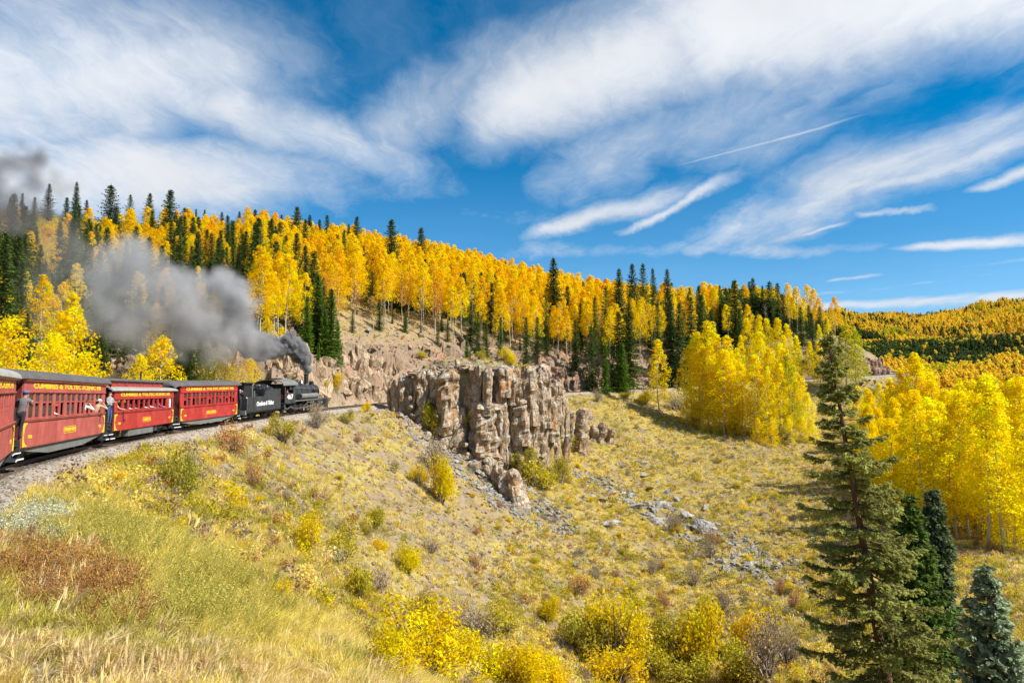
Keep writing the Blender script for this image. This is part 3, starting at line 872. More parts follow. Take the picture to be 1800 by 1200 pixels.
# brakeman's shelter at the rear of the tank deck
bm = nb(); bx(bm, (XT(1.45), 0, 2.72), (1.35, 1.9, 1.3)); fin('shelter', bm, M['black'], ten)
bm = nb(); bx(bm, (XT(1.5), 0, 3.42), (1.75, 2.4, .07)); fin('shelter_roof', bm, M['black2'], ten)
bm = nb(); bx(bm, (XT(2.2), -1.0, 2.72), (.12, .12, 1.3)); bx(bm, (XT(2.45), -.9, 2.35), (.12, .5, .55)); fin('shelter_post', bm, M['grey'], ten)
bm = nb(); bx(bm, (XT(3.2), 0, 2.2), (1.2, 1.6, .25), bev=.05); cyl(bm, (XT(3.0), 0, 2.3), (XT(3.0), 0, 2.42), .3, .3, 16); fin('water_hatch', bm, M['black'], ten)
rr = random.Random(3)
bm = nb()
for i in range(230):
    x = XT(rr.uniform(4.3, 7.6)); y = rr.uniform(-1.15, 1.15); top = 2.55 + .55 * math.exp(-((y) / .8) ** 2) * (1 - ((x - XT(5.8)) / 2.2) ** 2)
    bx(bm, (x, y, top - rr.uniform(0, .12)), (rr.uniform(.12, .3), rr.uniform(.12, .3), rr.uniform(.1, .25)), rr.uniform(0, 3), rr.uniform(-1, 1), rr.uniform(-1, 1))
bx(bm, (XT(5.9), 0, 2.35), (3.3, 2.4, .5))
fin('coal', bm, M['coal'], ten, kind='stuff')
bm = nb(); bx(bm, (XT(4.2), 0, .62), (7.6, 1.7, .22)); bx(bm, (XT(4.2), -1.27, .68), (7.5, .05, .06)); bx(bm, (XT(4.2), 1.27, .68), (7.5, .05, .06)); fin('frame', bm, M['iron'], ten)
bm = nb(); bx(bm, (XT(.45), 0, .7), (.22, 2.6, .4)); bx(bm, (XT(.45), -1.2, .3), (.5, .25, .05)); bx(bm, (XT(.45), 1.2, .3), (.5, .25, .05)); fin('end_beam', bm, M['grey'], ten)
bm = nb(); tube(bm, [(XT(.55), -1.3, .9), (XT(.55), -1.38, 1.0), (XT(.55), -1.38, 2.0), (XT(.55), -1.3, 2.1)], .025); fin('handrail', bm, M['steel'], ten)
for x in (2.1, 6.3): truck(ten, XT(x), 1.6)
for sg in (-1, 1): lettering('road_name', 'Cumbres & Toltec', M['white'], ten, (XT(4.3), sg * (Wt + .012), 1.42), .42, 3.6, (math.pi / 2, 0, 0 if sg < 0 else math.pi), .04, .35)

# boiler
bm = nb(); zc = 2.12
def bcyl(x0, x1, r0, r1=None, n=28): cyl(bm, (X(x0), 0, zc), (X(x1), 0, zc), r0, r1, n)
bcyl(10.6, 12.4, .95, .95); bcyl(12.4, 15.0, .95, .84); bcyl(15.0, 16.2, .84, .84)
for x in (11.2, 12.3, 13.4, 14.5): bcyl(x, x + .06, .975 if x < 12.4 else .95 - (x - 12.4) * .042 + .02)
fin('boiler', bm, M['black2'], eng, smooth=True)
bm = nb(); bcyl(16.2, 18.35, .80); bcyl(16.2, 16.28, .86); bcyl(18.3, 18.42, .84); bcyl(18.42, 18.55, .62, .45); fin('smokebox', bm, M['black'], eng, smooth=True)
bm = nb(); cyl(bm, (X(16.6), 0, 2.8), (X(16.6), 0, 3.05), .36, .25, 20); cyl(bm, (X(16.6), 0, 3.05), (X(16.6), 0, 4.05), .23, .25, 20); cyl(bm, (X(16.6), 0, 4.03), (X(16.6), 0, 4.15), .31, .31, 20); fin('smokestack', bm, M['black'], eng, smooth=True)
for x, r in ((12.0, .44), (14.3, .46)):
    bm = nb(); cyl(bm, (X(x), 0, 2.8), (X(x), 0, 3.28), r, r * .95, 20); sph(bm, (X(x), 0, 3.28), r * .95, 20, (1, 1, .55)); cyl(bm, (X(x), 0, 3.0), (X(x), 0, 3.04), r * 1.06, r * 1.06, 20)
    fin('dome', bm, M['black'], eng, smooth=True)
bm = nb(); cyl(bm, (X(12.9), -.1, 2.95), (X(12.9), -.1, 3.35), .05, .05, 8); cyl(bm, (X(13.1), .1, 2.95), (X(13.1), .1, 3.3), .05, .05, 8); fin('safety_valve', bm, M['steel'], eng)
bm = nb(); cyl(bm, (X(15.3), 0, 3.15), (X(15.3), 0, 3.42), .22, .1, 14); tube(bm, [(X(15.3), -.3, 2.9), (X(15.3), -.3, 3.35), (X(15.3), 0, 3.5), (X(15.3), .3, 3.35), (X(15.3), .3, 2.9)], .03); fin('bell', bm, M['steel'], eng, smooth=True)
bm = nb(); bx(bm, (X(18.0), 0, 3.12), (.4, .42, .42), bev=.04); cyl(bm, (X(18.2), 0, 3.12), (X(18.32), 0, 3.12), .2, .2, 16); hl_ = fin('headlight', bm, M['black'], eng)
bm = nb(); cyl(bm, (X(18.33), 0, 3.12), (X(18.34), 0, 3.12), .17, .17, 16); fin('lens', bm, M['glass'], hl_)
bm = nb(); prism(bm, [(X(10.7), 1.1), (X(12.9), 1.1), (X(12.9), 1.5), (X(12.4), 1.75), (X(10.7), 1.75)], -.86, .86); fin('firebox', bm, M['black'], eng)
# cab
Wc = 1.40
for sg in (-1, 1):
    bm = nb()
    bx(bm, (X(9.65), sg * Wc, 1.62), (2.4, .05, 1.04)); bx(bm, (X(8.55), sg * Wc, 2.55), (.2, .05, .82)); bx(bm, (X(10.6), sg * Wc, 2.55), (.5, .05, .82)); bx(bm, (X(9.65), sg * Wc, 3.02), (2.4, .05, .14)); bx(bm, (X(9.5), sg * (Wc + .03), 2.15), (1.6, .1, .05))
    fin('cab_side', bm, M['black2'], eng)
    bm = nb(); bx(bm, (X(9.9), sg * (Wc - .02), 2.72), (.6, .02, .45)); fin('cab_window', bm, M['glass'], eng)
    lettering('engine_number', '487', M['white'], eng, (X(9.65), sg * (Wc + .03), 1.78), .52, 1.35, (math.pi / 2, 0, 0 if sg < 0 else math.pi), .05)
bm = nb(); prism(bm, [(X(10.85), 1.1), (X(10.92), 1.1), (X(10.92), 3.1), (X(10.85), 3.1)], -1.38, 1.38); fin('cab_front', bm, M['black2'], eng)
bm = nb(); profx(bm, arch(1.62, 2.98, .62, 16, .06), X(7.75), X(11.15)); fin('cab_roof', bm, M['grey'], eng, smooth=True)
bm = nb(); bx(bm, (X(9.3), 0, 3.66), (1.0, .8, .12)); fin('roof_hatch', bm, M['black'], eng)
bm = nb(); bx(bm, (X(9.5), 0, 1.08), (3.0, 2.75, .08)); fin('cab_floor', bm, M['iron'], eng)
bm = nb(); bx(bm, (X(8.75), -.95, 1.5), (.5, .5, .08)); bx(bm, (X(8.5), -.95, 1.8), (.08, .5, .5)); fin('cab_seat', bm, M['seat'], eng)
# running boards, tanks, pipes
for sg in (-1, 1):
    bm = nb(); bx(bm, (X(13.9), sg * 1.12, 1.52 if sg > 0 else 1.30), (6.4, .5, .05)); bx(bm, (X(13.9), sg * 1.36, 1.29), (6.4, .03, .1)); fin('running_board', bm, M['grey'], eng)
    bm = nb(); cyl(bm, (X(12.5), sg * 1.16, 1.72), (X(16.9), sg * 1.16, 1.72), .29, .29, 20)
    for x in (12.5, 16.75): cyl(bm, (X(x), sg * 1.16, 1.72), (X(x + .12), sg * 1.16, 1.72), .305, .305, 20)
    fin('air_reservoir', bm, M['grey'], eng, smooth=True)
    bm = nb(); tube(bm, [(X(10.9), sg * .98, 2.62), (X(13.5), sg * .95, 2.58), (X(16.4), sg * .88, 2.5), (X(18.2), sg * .86, 2.45)], .03, 8); fin('handrail', bm, M['steel'], eng)
    bm = nb(); tube(bm, [(X(14.3), sg * .4, 3.1), (X(14.9), sg * .8, 2.7), (X(15.1), sg * 1.0, 1.9), (X(15.1), sg * 1.0, .9)], .03, 8); tube(bm, [(X(14.3), sg * .4, 3.1), (X(13.7), sg * .85, 2.7), (X(13.5), sg * 1.0, 1.9)], .03, 8)
    tube(bm, [(X(16.9), sg * .5, 2.8), (X(16.9), sg * .9, 2.3), (X(17.1), sg * 1.1, 1.3)], .09, 10); tube(bm, [(X(11.0), sg * 1.05, 2.1), (X(12.0), sg * 1.1, 1.95), (X(12.2), sg * 1.25, 1.45), (X(17), sg * 1.3, 1.42)], .035, 8)
    fin('pipe', bm, M['black'], eng, smooth=True)
    # cylinders and motion
    bm = nb(); cyl(bm, (X(16.75), sg * 1.12, .72), (X(17.95), sg * 1.12, .72), .36, .36, 22); cyl(bm, (X(16.7), sg * 1.12, .72), (X(16.8), sg * 1.12, .72), .40, .40, 22); cyl(bm, (X(17.9), sg * 1.12, .72), (X(18.0), sg * 1.12, .72), .40, .40, 22)
    cyl(bm, (X(16.8), sg * 1.05, 1.22), (X(17.95), sg * 1.05, 1.22), .22, .22, 18); bx(bm, (X(17.35), sg * .9, .95), (1.0, .5, .6)); fin('cylinder', bm, M['black2'], eng, smooth=True)
    bm = nb(); bx(bm, (X(13.6), sg * .92, .64), (5.4, .08, .34)); fin('outside_frame', bm, M['black'], eng)
    rod = nb(); bx(rod, (X(13.65), sg * 1.13, .45), (4.3, .06, .13), bev=.02)
    for q in range(4): cyl(rod, (X(11.55 + q * 1.4), sg * 1.08, .45), (X(11.55 + q * 1.4), sg * 1.2, .45), .11, .11, 12)
    fin('side_rod', rod, M['steel'], eng)
    rod = nb(); tube(rod, [(X(12.95), sg * 1.24, .45), (X(15.9), sg * 1.22, .70)], .06, 8); tube(rod, [(X(15.9), sg * 1.22, .72), (X(16.75), sg * 1.14, .72)], .04, 8); bx(rod, (X(15.9), sg * 1.2, .72), (.3, .12, .3)); fin('main_rod', rod, M['steel'], eng)
    rod = nb(); tube(rod, [(X(12.95), sg * 1.3, .5), (X(14.2), sg * 1.26, 1.0), (X(15.7), sg * 1.2, 1.05), (X(16.8), sg * 1.1, 1.2)], .035, 8); bx(rod, (X(14.2), sg * 1.26, 1.0), (.1, .06, .5)); bx(rod, (X(15.8), sg * 1.2, .95), (1.1, .08, .08)); bx(rod, (X(15.85), sg * 1.2, .95), (.06, .06, .5)); fin('valve_gear', rod, M['steel'], eng)
    for q in range(4):
        bm = nb(); cyl(bm, (X(11.55 + q * 1.4), sg * .98, .56), (X(11.55 + q * 1.4), sg * 1.07, .56), .40, .40, 20); fin('counterweight', bm, M['iron'], eng)
for q in range(4):
    bm = nb()
    for sg in (-1, 1): cyl(bm, (X(11.55 + q * 1.4), sg * .42, .56), (X(11.55 + q * 1.4), sg * .54, .56), .56, .56, 28)
    cyl(bm, (X(11.55 + q * 1.4), -1, .56), (X(11.55 + q * 1.4), 1, .56), .09, .09, 10); fin('driving_wheels', bm, M['iron'], eng)
for x in (9.7, 18.9):
    bm = nb()
    for sg in (-1, 1): cyl(bm, (X(x), sg * .42, .36), (X(x), sg * .54, .36), .36, .36, 20)
    cyl(bm, (X(x), -.7, .36), (X(x), .7, .36), .07, .07, 10); bx(bm, (X(x), -.72, .42), (1.0, .08, .2)); bx(bm, (X(x), .72, .42), (1.0, .08, .2)); fin('leading_wheels' if x > 12 else 'trailing_wheels', bm, M['iron'], eng)
bm = nb(); tube(bm, [(X(8.6), -1.2, .9), (X(9.3), -1.25, .5), (X(10.2), -1.25, .75), (X(10.9), -1.2, .5)], .05, 8); tube(bm, [(X(8.7), -1.3, 1.0), (X(8.7), -1.3, .35)], .04, 8); bx(bm, (X(8.7), -1.25, .35), (.5, .25, .04)); fin('injector_pipe', bm, M['steel'], eng)
bm = nb(); bx(bm, (X(19.1), 0, 1.0), (1.5, 2.3, .08)); bx(bm, (X(19.85), 0, .9), (.18, 2.5, .36)); fin('pilot_beam', bm, M['black'], eng)
bm = nb()
for q in range(13):
    y = -1.2 + q * .2
    tube(bm, [(X(19.95), y, .85), (X(20.75 - abs(y) * .35), y * .85, .22)], .028, 6)
tube(bm, [(X(20.35), -1.1, .2), (X(20.8), 0, .18), (X(20.35), 1.1, .2)], .04, 6); fin('pilot', bm, M['black'], eng)
bm = nb(); prism(bm, [(X(19.75), .22), (X(19.82), .22), (X(19.82), 1.28), (X(19.75), 1.28)], -1.33, -.75); fin('pilot_plate', bm, M['grey'], eng); bm = nb(); prism(bm, [(X(19.75), .22), (X(19.82), .22), (X(19.82), 1.28), (X(19.75), 1.28)], .75, 1.33); fin('pilot_plate', bm, M['grey'], eng)
bm = nb()
for sg in (-1, 1): tube(bm, [(X(18.4), sg * .6, 1.8), (X(19.7), sg * .95, 1.1)], .035, 8); tube(bm, [(X(19.8), sg * 1.25, .3), (X(19.8), sg * 1.25, 1.3), (X(19.8), sg * 1.1, 1.4)], .03, 8)
bx(bm, (X(19.3), .55, 1.35), (.7, .5, .6), bev=.03); fin('brace', bm, M['black2'], eng)
bm = nb(); bx(bm, (X(20.1), 0, .7), (.5, .2, .25)); fin('coupler', bm, M['iron'], eng)
bm = nb(); bx(bm, (X(12.5), 0, .75), (8.5, .8, .3)); fin('frame', bm, M['black'], eng)

# ------------------------------------------------------------------ track: rails, ties, ballast stones
def rail_mesh(off, s0, s1):
    prof = [(-.055, -.13), (-.055, -.115), (-.012, -.095), (-.012, -.035), (-.032, -.025), (-.032, 0), (.032, 0), (.032, -.025), (.012, -.035), (.012, -.095), (.055, -.115), (.055, -.13)]
    vs = []; fs = []; n = len(prof); ss = np.arange(s0, s1, 1.0)
    for s in ss:
        p, d = track_at(s)
        for a_, b_ in prof: vs.append((p[0] + d[1] * (off + a_), p[1] - d[0] * (off + a_), p[2] + b_))
    for i in range(len(ss) - 1):
        for j in range(n): fs.append((i * n + j, i * n + (j + 1) % n, (i + 1) * n + (j + 1) % n, (i + 1) * n + j))
    return mesh_np('rail', vs, np.array(fs), M['rail'])
m, t = new_mat('rusty_rail'); p = geo_pos(t); nz = t.sep(t.new('ShaderNodeNewGeometry').outputs['Normal'])[2]
principled(t, t.mix(t.maprange(nz, .8, .95), (.13, .07, .045), (.35, .33, .32)), .5, .5); M['rail'] = m
M['tie'] = flat_mat('tie_wood', (.10, .075, .055), .9, 0, .4)
track = thing('railway_track', 'narrow gauge railway track with rusty rails curving along the hillside', 'railway track')
for off in (-.49, .49): link('rail', rail_mesh(off, -20, S_ALL[-1] - 3), track)
bm = nb(); bx(bm, (0, 0, 0), (.2, 2.0, .16), bev=.01); tie_me = fin('tie', bm, M['tie'], mesh_only=True)
TIES = []
s = 8.0
while s < S_ALL[-1] - 4: TIES.append(s); s += .58 + .04 * math.sin(s * 7)
TIES = TIES[:]
vis = [s for s in TIES if (s < 46) or (91 < s < 108) or (172 < s < 232)][:290]
for s in vis:
    p, d = track_at(s)
    link('tie', tie_me, track, (p[0], p[1], p[2] - .215 + rr.uniform(-.012, .012)), (0, 0, math.atan2(d[1], d[0]) + rr.uniform(-.03, .03)))
vset = set(vis)
bm = nb()
for s in TIES:
    if s in vset: continue
    p, d = track_at(s); bx(bm, (p[0], p[1], p[2] - .215), (.2, 2.0, .16), math.atan2(d[1], d[0]))
fin('tie_row', bm, M['tie'], track, kind='stuff')
# ------------------------------------------------------------------ foliage meshes
def orth(n):
    a = np.where(np.abs(n[:, 2:3]) < .9, np.array([[0, 0, 1.]]), np.array([[1., 0, 0]]))
    u = np.cross(n, a); u /= np.linalg.norm(u, axis=1)[:, None] + 1e-9
    return u, np.cross(n, u)
def leaf_quads(pos, nrm, size, r, aspect=.8, shape='diamond'):
    n = len(pos); u, v = orth(nrm); a = r.uniform(0, 6.28, n)[:, None]
    uu = u * np.cos(a) + v * np.sin(a); vv = -u * np.sin(a) + v * np.cos(a)
    s = size[:, None]
    q = np.stack([pos - uu * s * .5, pos + vv * s * .5 * aspect, pos + uu * s * .5, pos - vv * s * .5 * aspect], 1)
    q += (r.normal(0, .10, q.shape)) * s[:, None]
    return q.reshape(-1, 3), np.arange(4 * n).reshape(-1, 4)
def tube_np(pts, rads, k=6):
    """tapered tube through pts"""
    pts = np.asarray(pts, float); n = len(pts); vs = []; fs = []
    d = np.gradient(pts, axis=0); d /= np.linalg.norm(d, axis=1)[:, None] + 1e-9
    u, v = orth(d)
    for i in range(n):
        for j in range(k):
            a = 6.2832 * j / k; vs.append(pts[i] + (u[i] * math.cos(a) + v[i] * math.sin(a)) * rads[i])
    for i in range(n - 1):
        for j in range(k): fs.append((i * k + j, i * k + (j + 1) % k, (i + 1) * k + (j + 1) % k, (i + 1) * k + j))
    return np.array(vs), np.array(fs)
class Acc:
    def __init__(s): s.v = []; s.f = []; s.c = []; s.n = 0
    def add(s, v, f, c=None):
        s.v.append(v); s.f.append(f + s.n); s.n += len(v)
        s.c.append(np.tile(np.array([[1., 1., 1.]]), (len(v), 1)) if c is None else (np.tile(np.array([c]), (len(v), 1)) if np.ndim(c) == 1 else c))
    def mesh(s, name, mat, smooth=False):
        return mesh_np(name, np.concatenate(s.v), s.f if len({f.shape[1] for f in s.f}) > 1 else np.concatenate(s.f), mat, smooth, cols=np.concatenate(s.c))

def leaf_mat(name, c0, c1, c2, trans=.35, rough=.8, spec=.06):
    """colour runs c0 > c1 > c2 with the plant's own random number; leaf-to-leaf variation in the attribute"""
    m, t = new_mat(name)
    oi = t.new('ShaderNodeObjectInfo').outputs['Random']
    at = t.new('ShaderNodeAttribute', attribute_name='col').outputs['Color']
    c = t.ramp(oi, [(0, c0), (.5, c1), (1, c2)])
    c = t.mix(1.0, c, at, 'MULTIPLY')
    b = principled(t, c, rough, spec=spec, link=False)
    tr = t.new('ShaderNodeBsdfTranslucent'); t.l.new(c, tr.inputs['Color'])
    mx = t.new('ShaderNodeMixShader'); mx.inputs[0].default_value = trans
    t.l.new(b.outputs[0], mx.inputs[1]); t.l.new(tr.outputs[0], mx.inputs[2]); t.l.new(mx.outputs[0], t.out.inputs['Surface'])
    return m
M['aspen_ridge'] = leaf_mat('golden_aspen_leaves', (.97, .70, .004), (.97, .78, .006), (.95, .60, .006), .58, .9, .02)
M['aspen_yellow'] = leaf_mat('yellow_aspen_leaves', (.97, .85, .004), (.97, .78, .004), (.96, .88, .01), .58, .9, .02)
M['aspen_green'] = leaf_mat('yellow_green_aspen_leaves', (.56, .58, .02), (.66, .60, .02), (.50, .54, .02), .45)
M['aspen_rust'] = leaf_mat('rusty_aspen_leaves', (.66, .34, .07), (.72, .40, .07), (.52, .30, .12), .4)
M['spruce'] = leaf_mat('spruce_needles', (.085, .13, .032), (.12, .16, .035), (.065, .10, .038), .28, .6)
M['spruce_bright'] = leaf_mat('young_spruce_needles', (.11, .20, .022), (.13, .22, .025), (.10, .17, .02), .25, .6)  # brighter green than the taller spruces
M['fir_near'] = leaf_mat('olive_fir_needles', (.33, .34, .09), (.33, .34, .09), (.33, .34, .09), .4, .55)
M['spruce_near'] = leaf_mat('dark_green_spruce_needles', (.12, .19, .035), (.12, .19, .035), (.12, .19, .035), .3, .55)
M['spruce_greygreen'] = leaf_mat('grey_green_spruce_needles', (.15, .20, .09), (.15, .20, .09), (.15, .20, .09), .25, .55)
M['spruce_blue'] = leaf_mat('blue_spruce_needles', (.30, .37, .22), (.30, .37, .22), (.30, .37, .22), .25, .55)
M['shrub_yellow'] = leaf_mat('yellow_shrub_leaves', (.92, .72, .006), (.86, .74, .01), (.94, .66, .01), .5, .9, .02)
M['shrub_lime'] = leaf_mat('yellow_green_shrub_leaves', (.50, .44, .04), (.66, .56, .03), (.38, .36, .05), .4)
M['shrub_sage'] = leaf_mat('grey_sage_leaves', (.40, .34, .20), (.46, .36, .22), (.34, .32, .18), .3)
M['shrub_rust'] = leaf_mat('rusty_shrub_leaves', (.48, .22, .07), (.54, .30, .09), (.42, .22, .10), .3)
M['grass_gold'] = leaf_mat('golden_grass', (.90, .74, .20), (.84, .70, .12), (.92, .80, .36), .45)
M['grass_green'] = leaf_mat('green_grass', (.50, .45, .09), (.66, .55, .12), (.38, .38, .08), .35)
M['grass_straw'] = leaf_mat('pale_straw', (.82, .64, .34), (.74, .56, .26), (.86, .70, .42), .3)
M['weed_red'] = leaf_mat('red_weed', (.42, .17, .06), (.54, .28, .08), (.34, .17, .07), .3)
M['weed_silver'] = leaf_mat('silver_weed', (.52, .54, .38), (.58, .58, .42), (.46, .50, .32), .2)

def bark(name, a, b, scale, marks=None):
    m, t = new_mat(name); p = obj_pos(t)
    mp = t.new('ShaderNodeMapping'); t.l.new(p, mp.inputs[0]); mp.inputs['Scale'].default_value = (6, 6, 1.2)
    c = t.mix(t.maprange(t.noise(mp.outputs[0], scale, 5, .6), .35, .65), a, b)
    if marks:
        mp2 = t.new('ShaderNodeMapping'); t.l.new(p, mp2.inputs[0]); mp2.inputs['Scale'].default_value = (1, 1, 4)
        c = t.mix(t.maprange(t.vor(mp2.outputs[0], 9), .12, .2, .85, 0), c, marks)
    principled(t, c, .85, normal=t.bump(t.noise(mp.outputs[0], scale * 2, 4, .6), .6, .03), spec=.15); return m
M['bark_aspen'] = bark('aspen_bark', (.50, .46, .34), (.36, .32, .23), .6, (.07, .055, .04))
M['bark_dark'] = bark('conifer_bark', (.13, .075, .05), (.06, .04, .03), 1.0)
M['bark_red'] = bark('reddish_fir_bark', (.20, .10, .065), (.075, .045, .035), 1.0)
M['dead'] = bark('bare_grey_wood', (.34, .29, .25), (.22, .18, .15), 1.0)

def aspen(seed, h=14, w=4.2, cb=.35, nleaf=1800, ls=.32, clumps=34, limbs=12, tr=.13, top=.75, leaf='aspen_ridge'):
    r = np.random.default_rng(seed); A = Acc(); B = Acc()
    n = 9; zz = np.linspace(0, h * .97, n)
    bend = np.cumsum(r.normal(0, .10, (n, 2)), axis=0) * h / 14; bend[0] = 0
    tp = np.column_stack([bend, zz]); tp[0, 2] = -.4
    rd = tr * (1 - zz / h) ** .8 + .012
    A.add(*tube_np(tp, rd, 6))
    def trunk(z): return np.array([np.interp(z, zz, tp[:, 0]), np.interp(z, zz, tp[:, 1]), z])
    cents = []
    for i in range(clumps):
        tt = cb + (1 - cb) * (i + r.uniform(0, 1)) / clumps
        u = (tt - cb) / (1 - cb)
        env = w * .5 * (math.sin(math.pi * min(1, .18 + .82 * u) ** top) * .9 + .12)
        a = i * 2.4 + r.uniform(-.5, .5); rr_ = env * math.sqrt(r.uniform(.12, 1))
        c = trunk(tt * h) + np.array([math.cos(a) * rr_, math.sin(a) * rr_, 0])
        cents.append((c, (.55 + .45 * (1 - u)) * w * r.uniform(.16, .25)))
        if i % max(1, clumps // limbs) == 0:
            b = trunk(max(.5, tt * h - rr_ * .9)); mid = (b + c) / 2 + np.array([0, 0, -.1 * rr_])
            A.add(*tube_np([b, mid, c], [.035 + tr * .12, .025, .01], 4))
    per = nleaf // clumps
    for c, cr in cents:
        d = r.normal(0, 1, (per, 3)); d /= np.linalg.norm(d, axis=1)[:, None]
        p = c + d * (cr * r.uniform(.35, 1.08, per) ** .6)[:, None] * np.array([1, 1, .85])
        nr_ = d * .7 + r.normal(0, .6, (per, 3)) + np.array([0, 0, .35]); nr_ /= np.linalg.norm(nr_, axis=1)[:, None]
        v, f = leaf_quads(p, nr_, ls * r.uniform(.6, 1.25, per), r)
        tint = np.array([1, r.uniform(.84, 1.10), r.uniform(.7, 1.4)]) * r.uniform(.86, 1.06)
        cc = np.repeat(tint * r.uniform(.82, 1.12, (per, 1)), 4, axis=0)
        B.add(v, f, cc)
    return A.mesh('aspen_trunk', M['bark_aspen'], True), B.mesh('aspen_crown', M[leaf]), h
def spruce(seed, h=14, w=4.6, cb=.06, step=.34, nb_=7, leaf='spruce', sparse=0.0, twigs=7, droop=.32, tr=.16, barkm='bark_dark', tuft=.34):
    r = np.random.default_rng(seed); A = Acc(); V_ = []; Fs = []; Cs = []
    n = 8; zz = np.linspace(0, h, n); bend = np.cumsum(r.normal(0, .05, (n, 2)), axis=0); bend[0] = 0
    tp = np.column_stack([bend, zz]); tp[0, 2] = -.5
    A.add(*tube_np(tp, tr * (1 - zz / h) + .012, 7))
    z = cb * h; tri = []; tcol = []
    lop = r.uniform(.8, 1.15, 16)
    while z < h * .985:
        u = (z / h - cb) / (1 - cb)
        R = w * .5 * (1 - u) ** .74 * r.uniform(.78, 1.12) + .10
        k = max(3, int(nb_ * (.55 + .45 * (1 - u))))
        a0 = r.uniform(0, 6.28)
        for j in range(k):
            if r.uniform() < sparse: continue
            a = a0 + 6.283 * j / k + r.uniform(-.25, .25)
            L = R * r.uniform(.65, 1.12) * lop[int(a / 6.2832 * 16) % 16]
            c0 = np.array([np.interp(z, zz, tp[:, 0]), np.interp(z, zz, tp[:, 1]), z])
            up = .25 * u; dz = (up - droop * (1 - u * .8)) * L
            dirv_ = np.array([math.cos(a), math.sin(a), 0]); side = np.array([-math.sin(a), math.cos(a), 0])
            e = c0 + dirv_ * L + np.array([0, 0, dz]); 
            tint = np.array([1, 1, 1]) * r.uniform(.75, 1.25)
            m_ = max(3, int(twigs * (.4 + .6 * L / (w * .5))))
            for q in range(m_):
                s_ = (q + .6) / m_; p = c0 + (e - c0) * s_ + np.array([0, 0, -.10 * L * math.sin(s_ * 3.1)])
                tl = tuft * (.55 + .8 * (1 - s_) ** .6) * (.5 + .5 * L / (w * .5)) * r.uniform(.7, 1.3) + .06
                for sg in (-1, 1):
                    tip = p + (side * sg * .85 + dirv_ * .7) * tl + np.array([0, 0, -tl * r.uniform(.1, .55)])
                    wv = dirv_ * tl * .26 + np.array([0, 0, tl * .14 * r.uniform(-1, 1)])
                    tri += [p - wv, tip, p + wv + np.array([0, 0, .04])]
                    tcol.append(tint * r.uniform(.8, 1.25))
                tip = p + np.array([r.normal(0, .08), r.normal(0, .08), -tl * .75]); tri += [p - dirv_ * tl * .3, tip, p + dirv_ * tl * .3]; tcol.append(tint * .85)
            tri += [e - side * .05, e + dirv_ * tuft * .5 + np.array([0, 0, .05]), e + side * .05]; tcol.append(tint * 1.3)
        z += step * r.uniform(.75, 1.25) * (.7 + .5 * (1 - u))
    for q in range(4):
        a = q * 1.57; tri += [tp[-1] + np.array([math.cos(a) * .1, math.sin(a) * .1, -.5]), tp[-1] + np.array([0, 0, .25]), tp[-1] + np.array([math.cos(a + 1) * .1, math.sin(a + 1) * .1, -.5])]; tcol.append(np.ones(3))
    tri = np.array(tri); cc = np.repeat(np.array(tcol), 3, axis=0)
    return A.mesh('spruce_trunk', M[barkm], True), mesh_np('spruce_crown', tri, np.arange(len(tri)).reshape(-1, 3), M[leaf], cols=cc), h
def bare_tree(seed, h=11, spread=1.3, nb_=26, leaves=0):
    r = np.random.default_rng(seed); A = Acc(); B = Acc(); zz = np.linspace(0, h, 7)
    bend = np.cumsum(r.normal(0, .09, (7, 2)), axis=0); bend[0] = 0; tp = np.column_stack([bend, zz]); tp[0, 2] = -.4
    A.add(*tube_np(tp, .10 * (1 - zz / h) + .012, 5))
    for i in range(nb_):
        z = h * r.uniform(.35, .97); b = np.array([np.interp(z, zz, tp[:, 0]), np.interp(z, zz, tp[:, 1]), z]); a = r.uniform(0, 6.28); L = spread * (1.15 - z / h) * r.uniform(.7, 1.5) + .25
        e = b + np.array([math.cos(a) * L, math.sin(a) * L, L * .8]); A.add(*tube_np([b, (b + e) / 2 + r.normal(0, .06, 3), e], [.03, .02, .008], 3))
        for q in range(3):
            s_ = r.uniform(.3, 1); p = b + (e - b) * s_; t2 = p + r.normal(0, .35, 3) + np.array([0, 0, .3]); A.add(*tube_np([p, t2], [.012, .006], 3))
            if leaves:
                pp = t2 + r.normal(0, .22, (leaves, 3)); nr_ = r.normal(0, 1, (leaves, 3)); nr_ /= np.linalg.norm(nr_, axis=1)[:, None]
                v, f = leaf_quads(pp, nr_, .22 * r.uniform(.6, 1.2, leaves), r); B.add(v, f)
    return A.mesh('bare_aspen_trunk', M['bark_aspen'] if leaves else M['dead'], True), (B.mesh('sparse_crown', M['aspen_rust']) if leaves else None), h
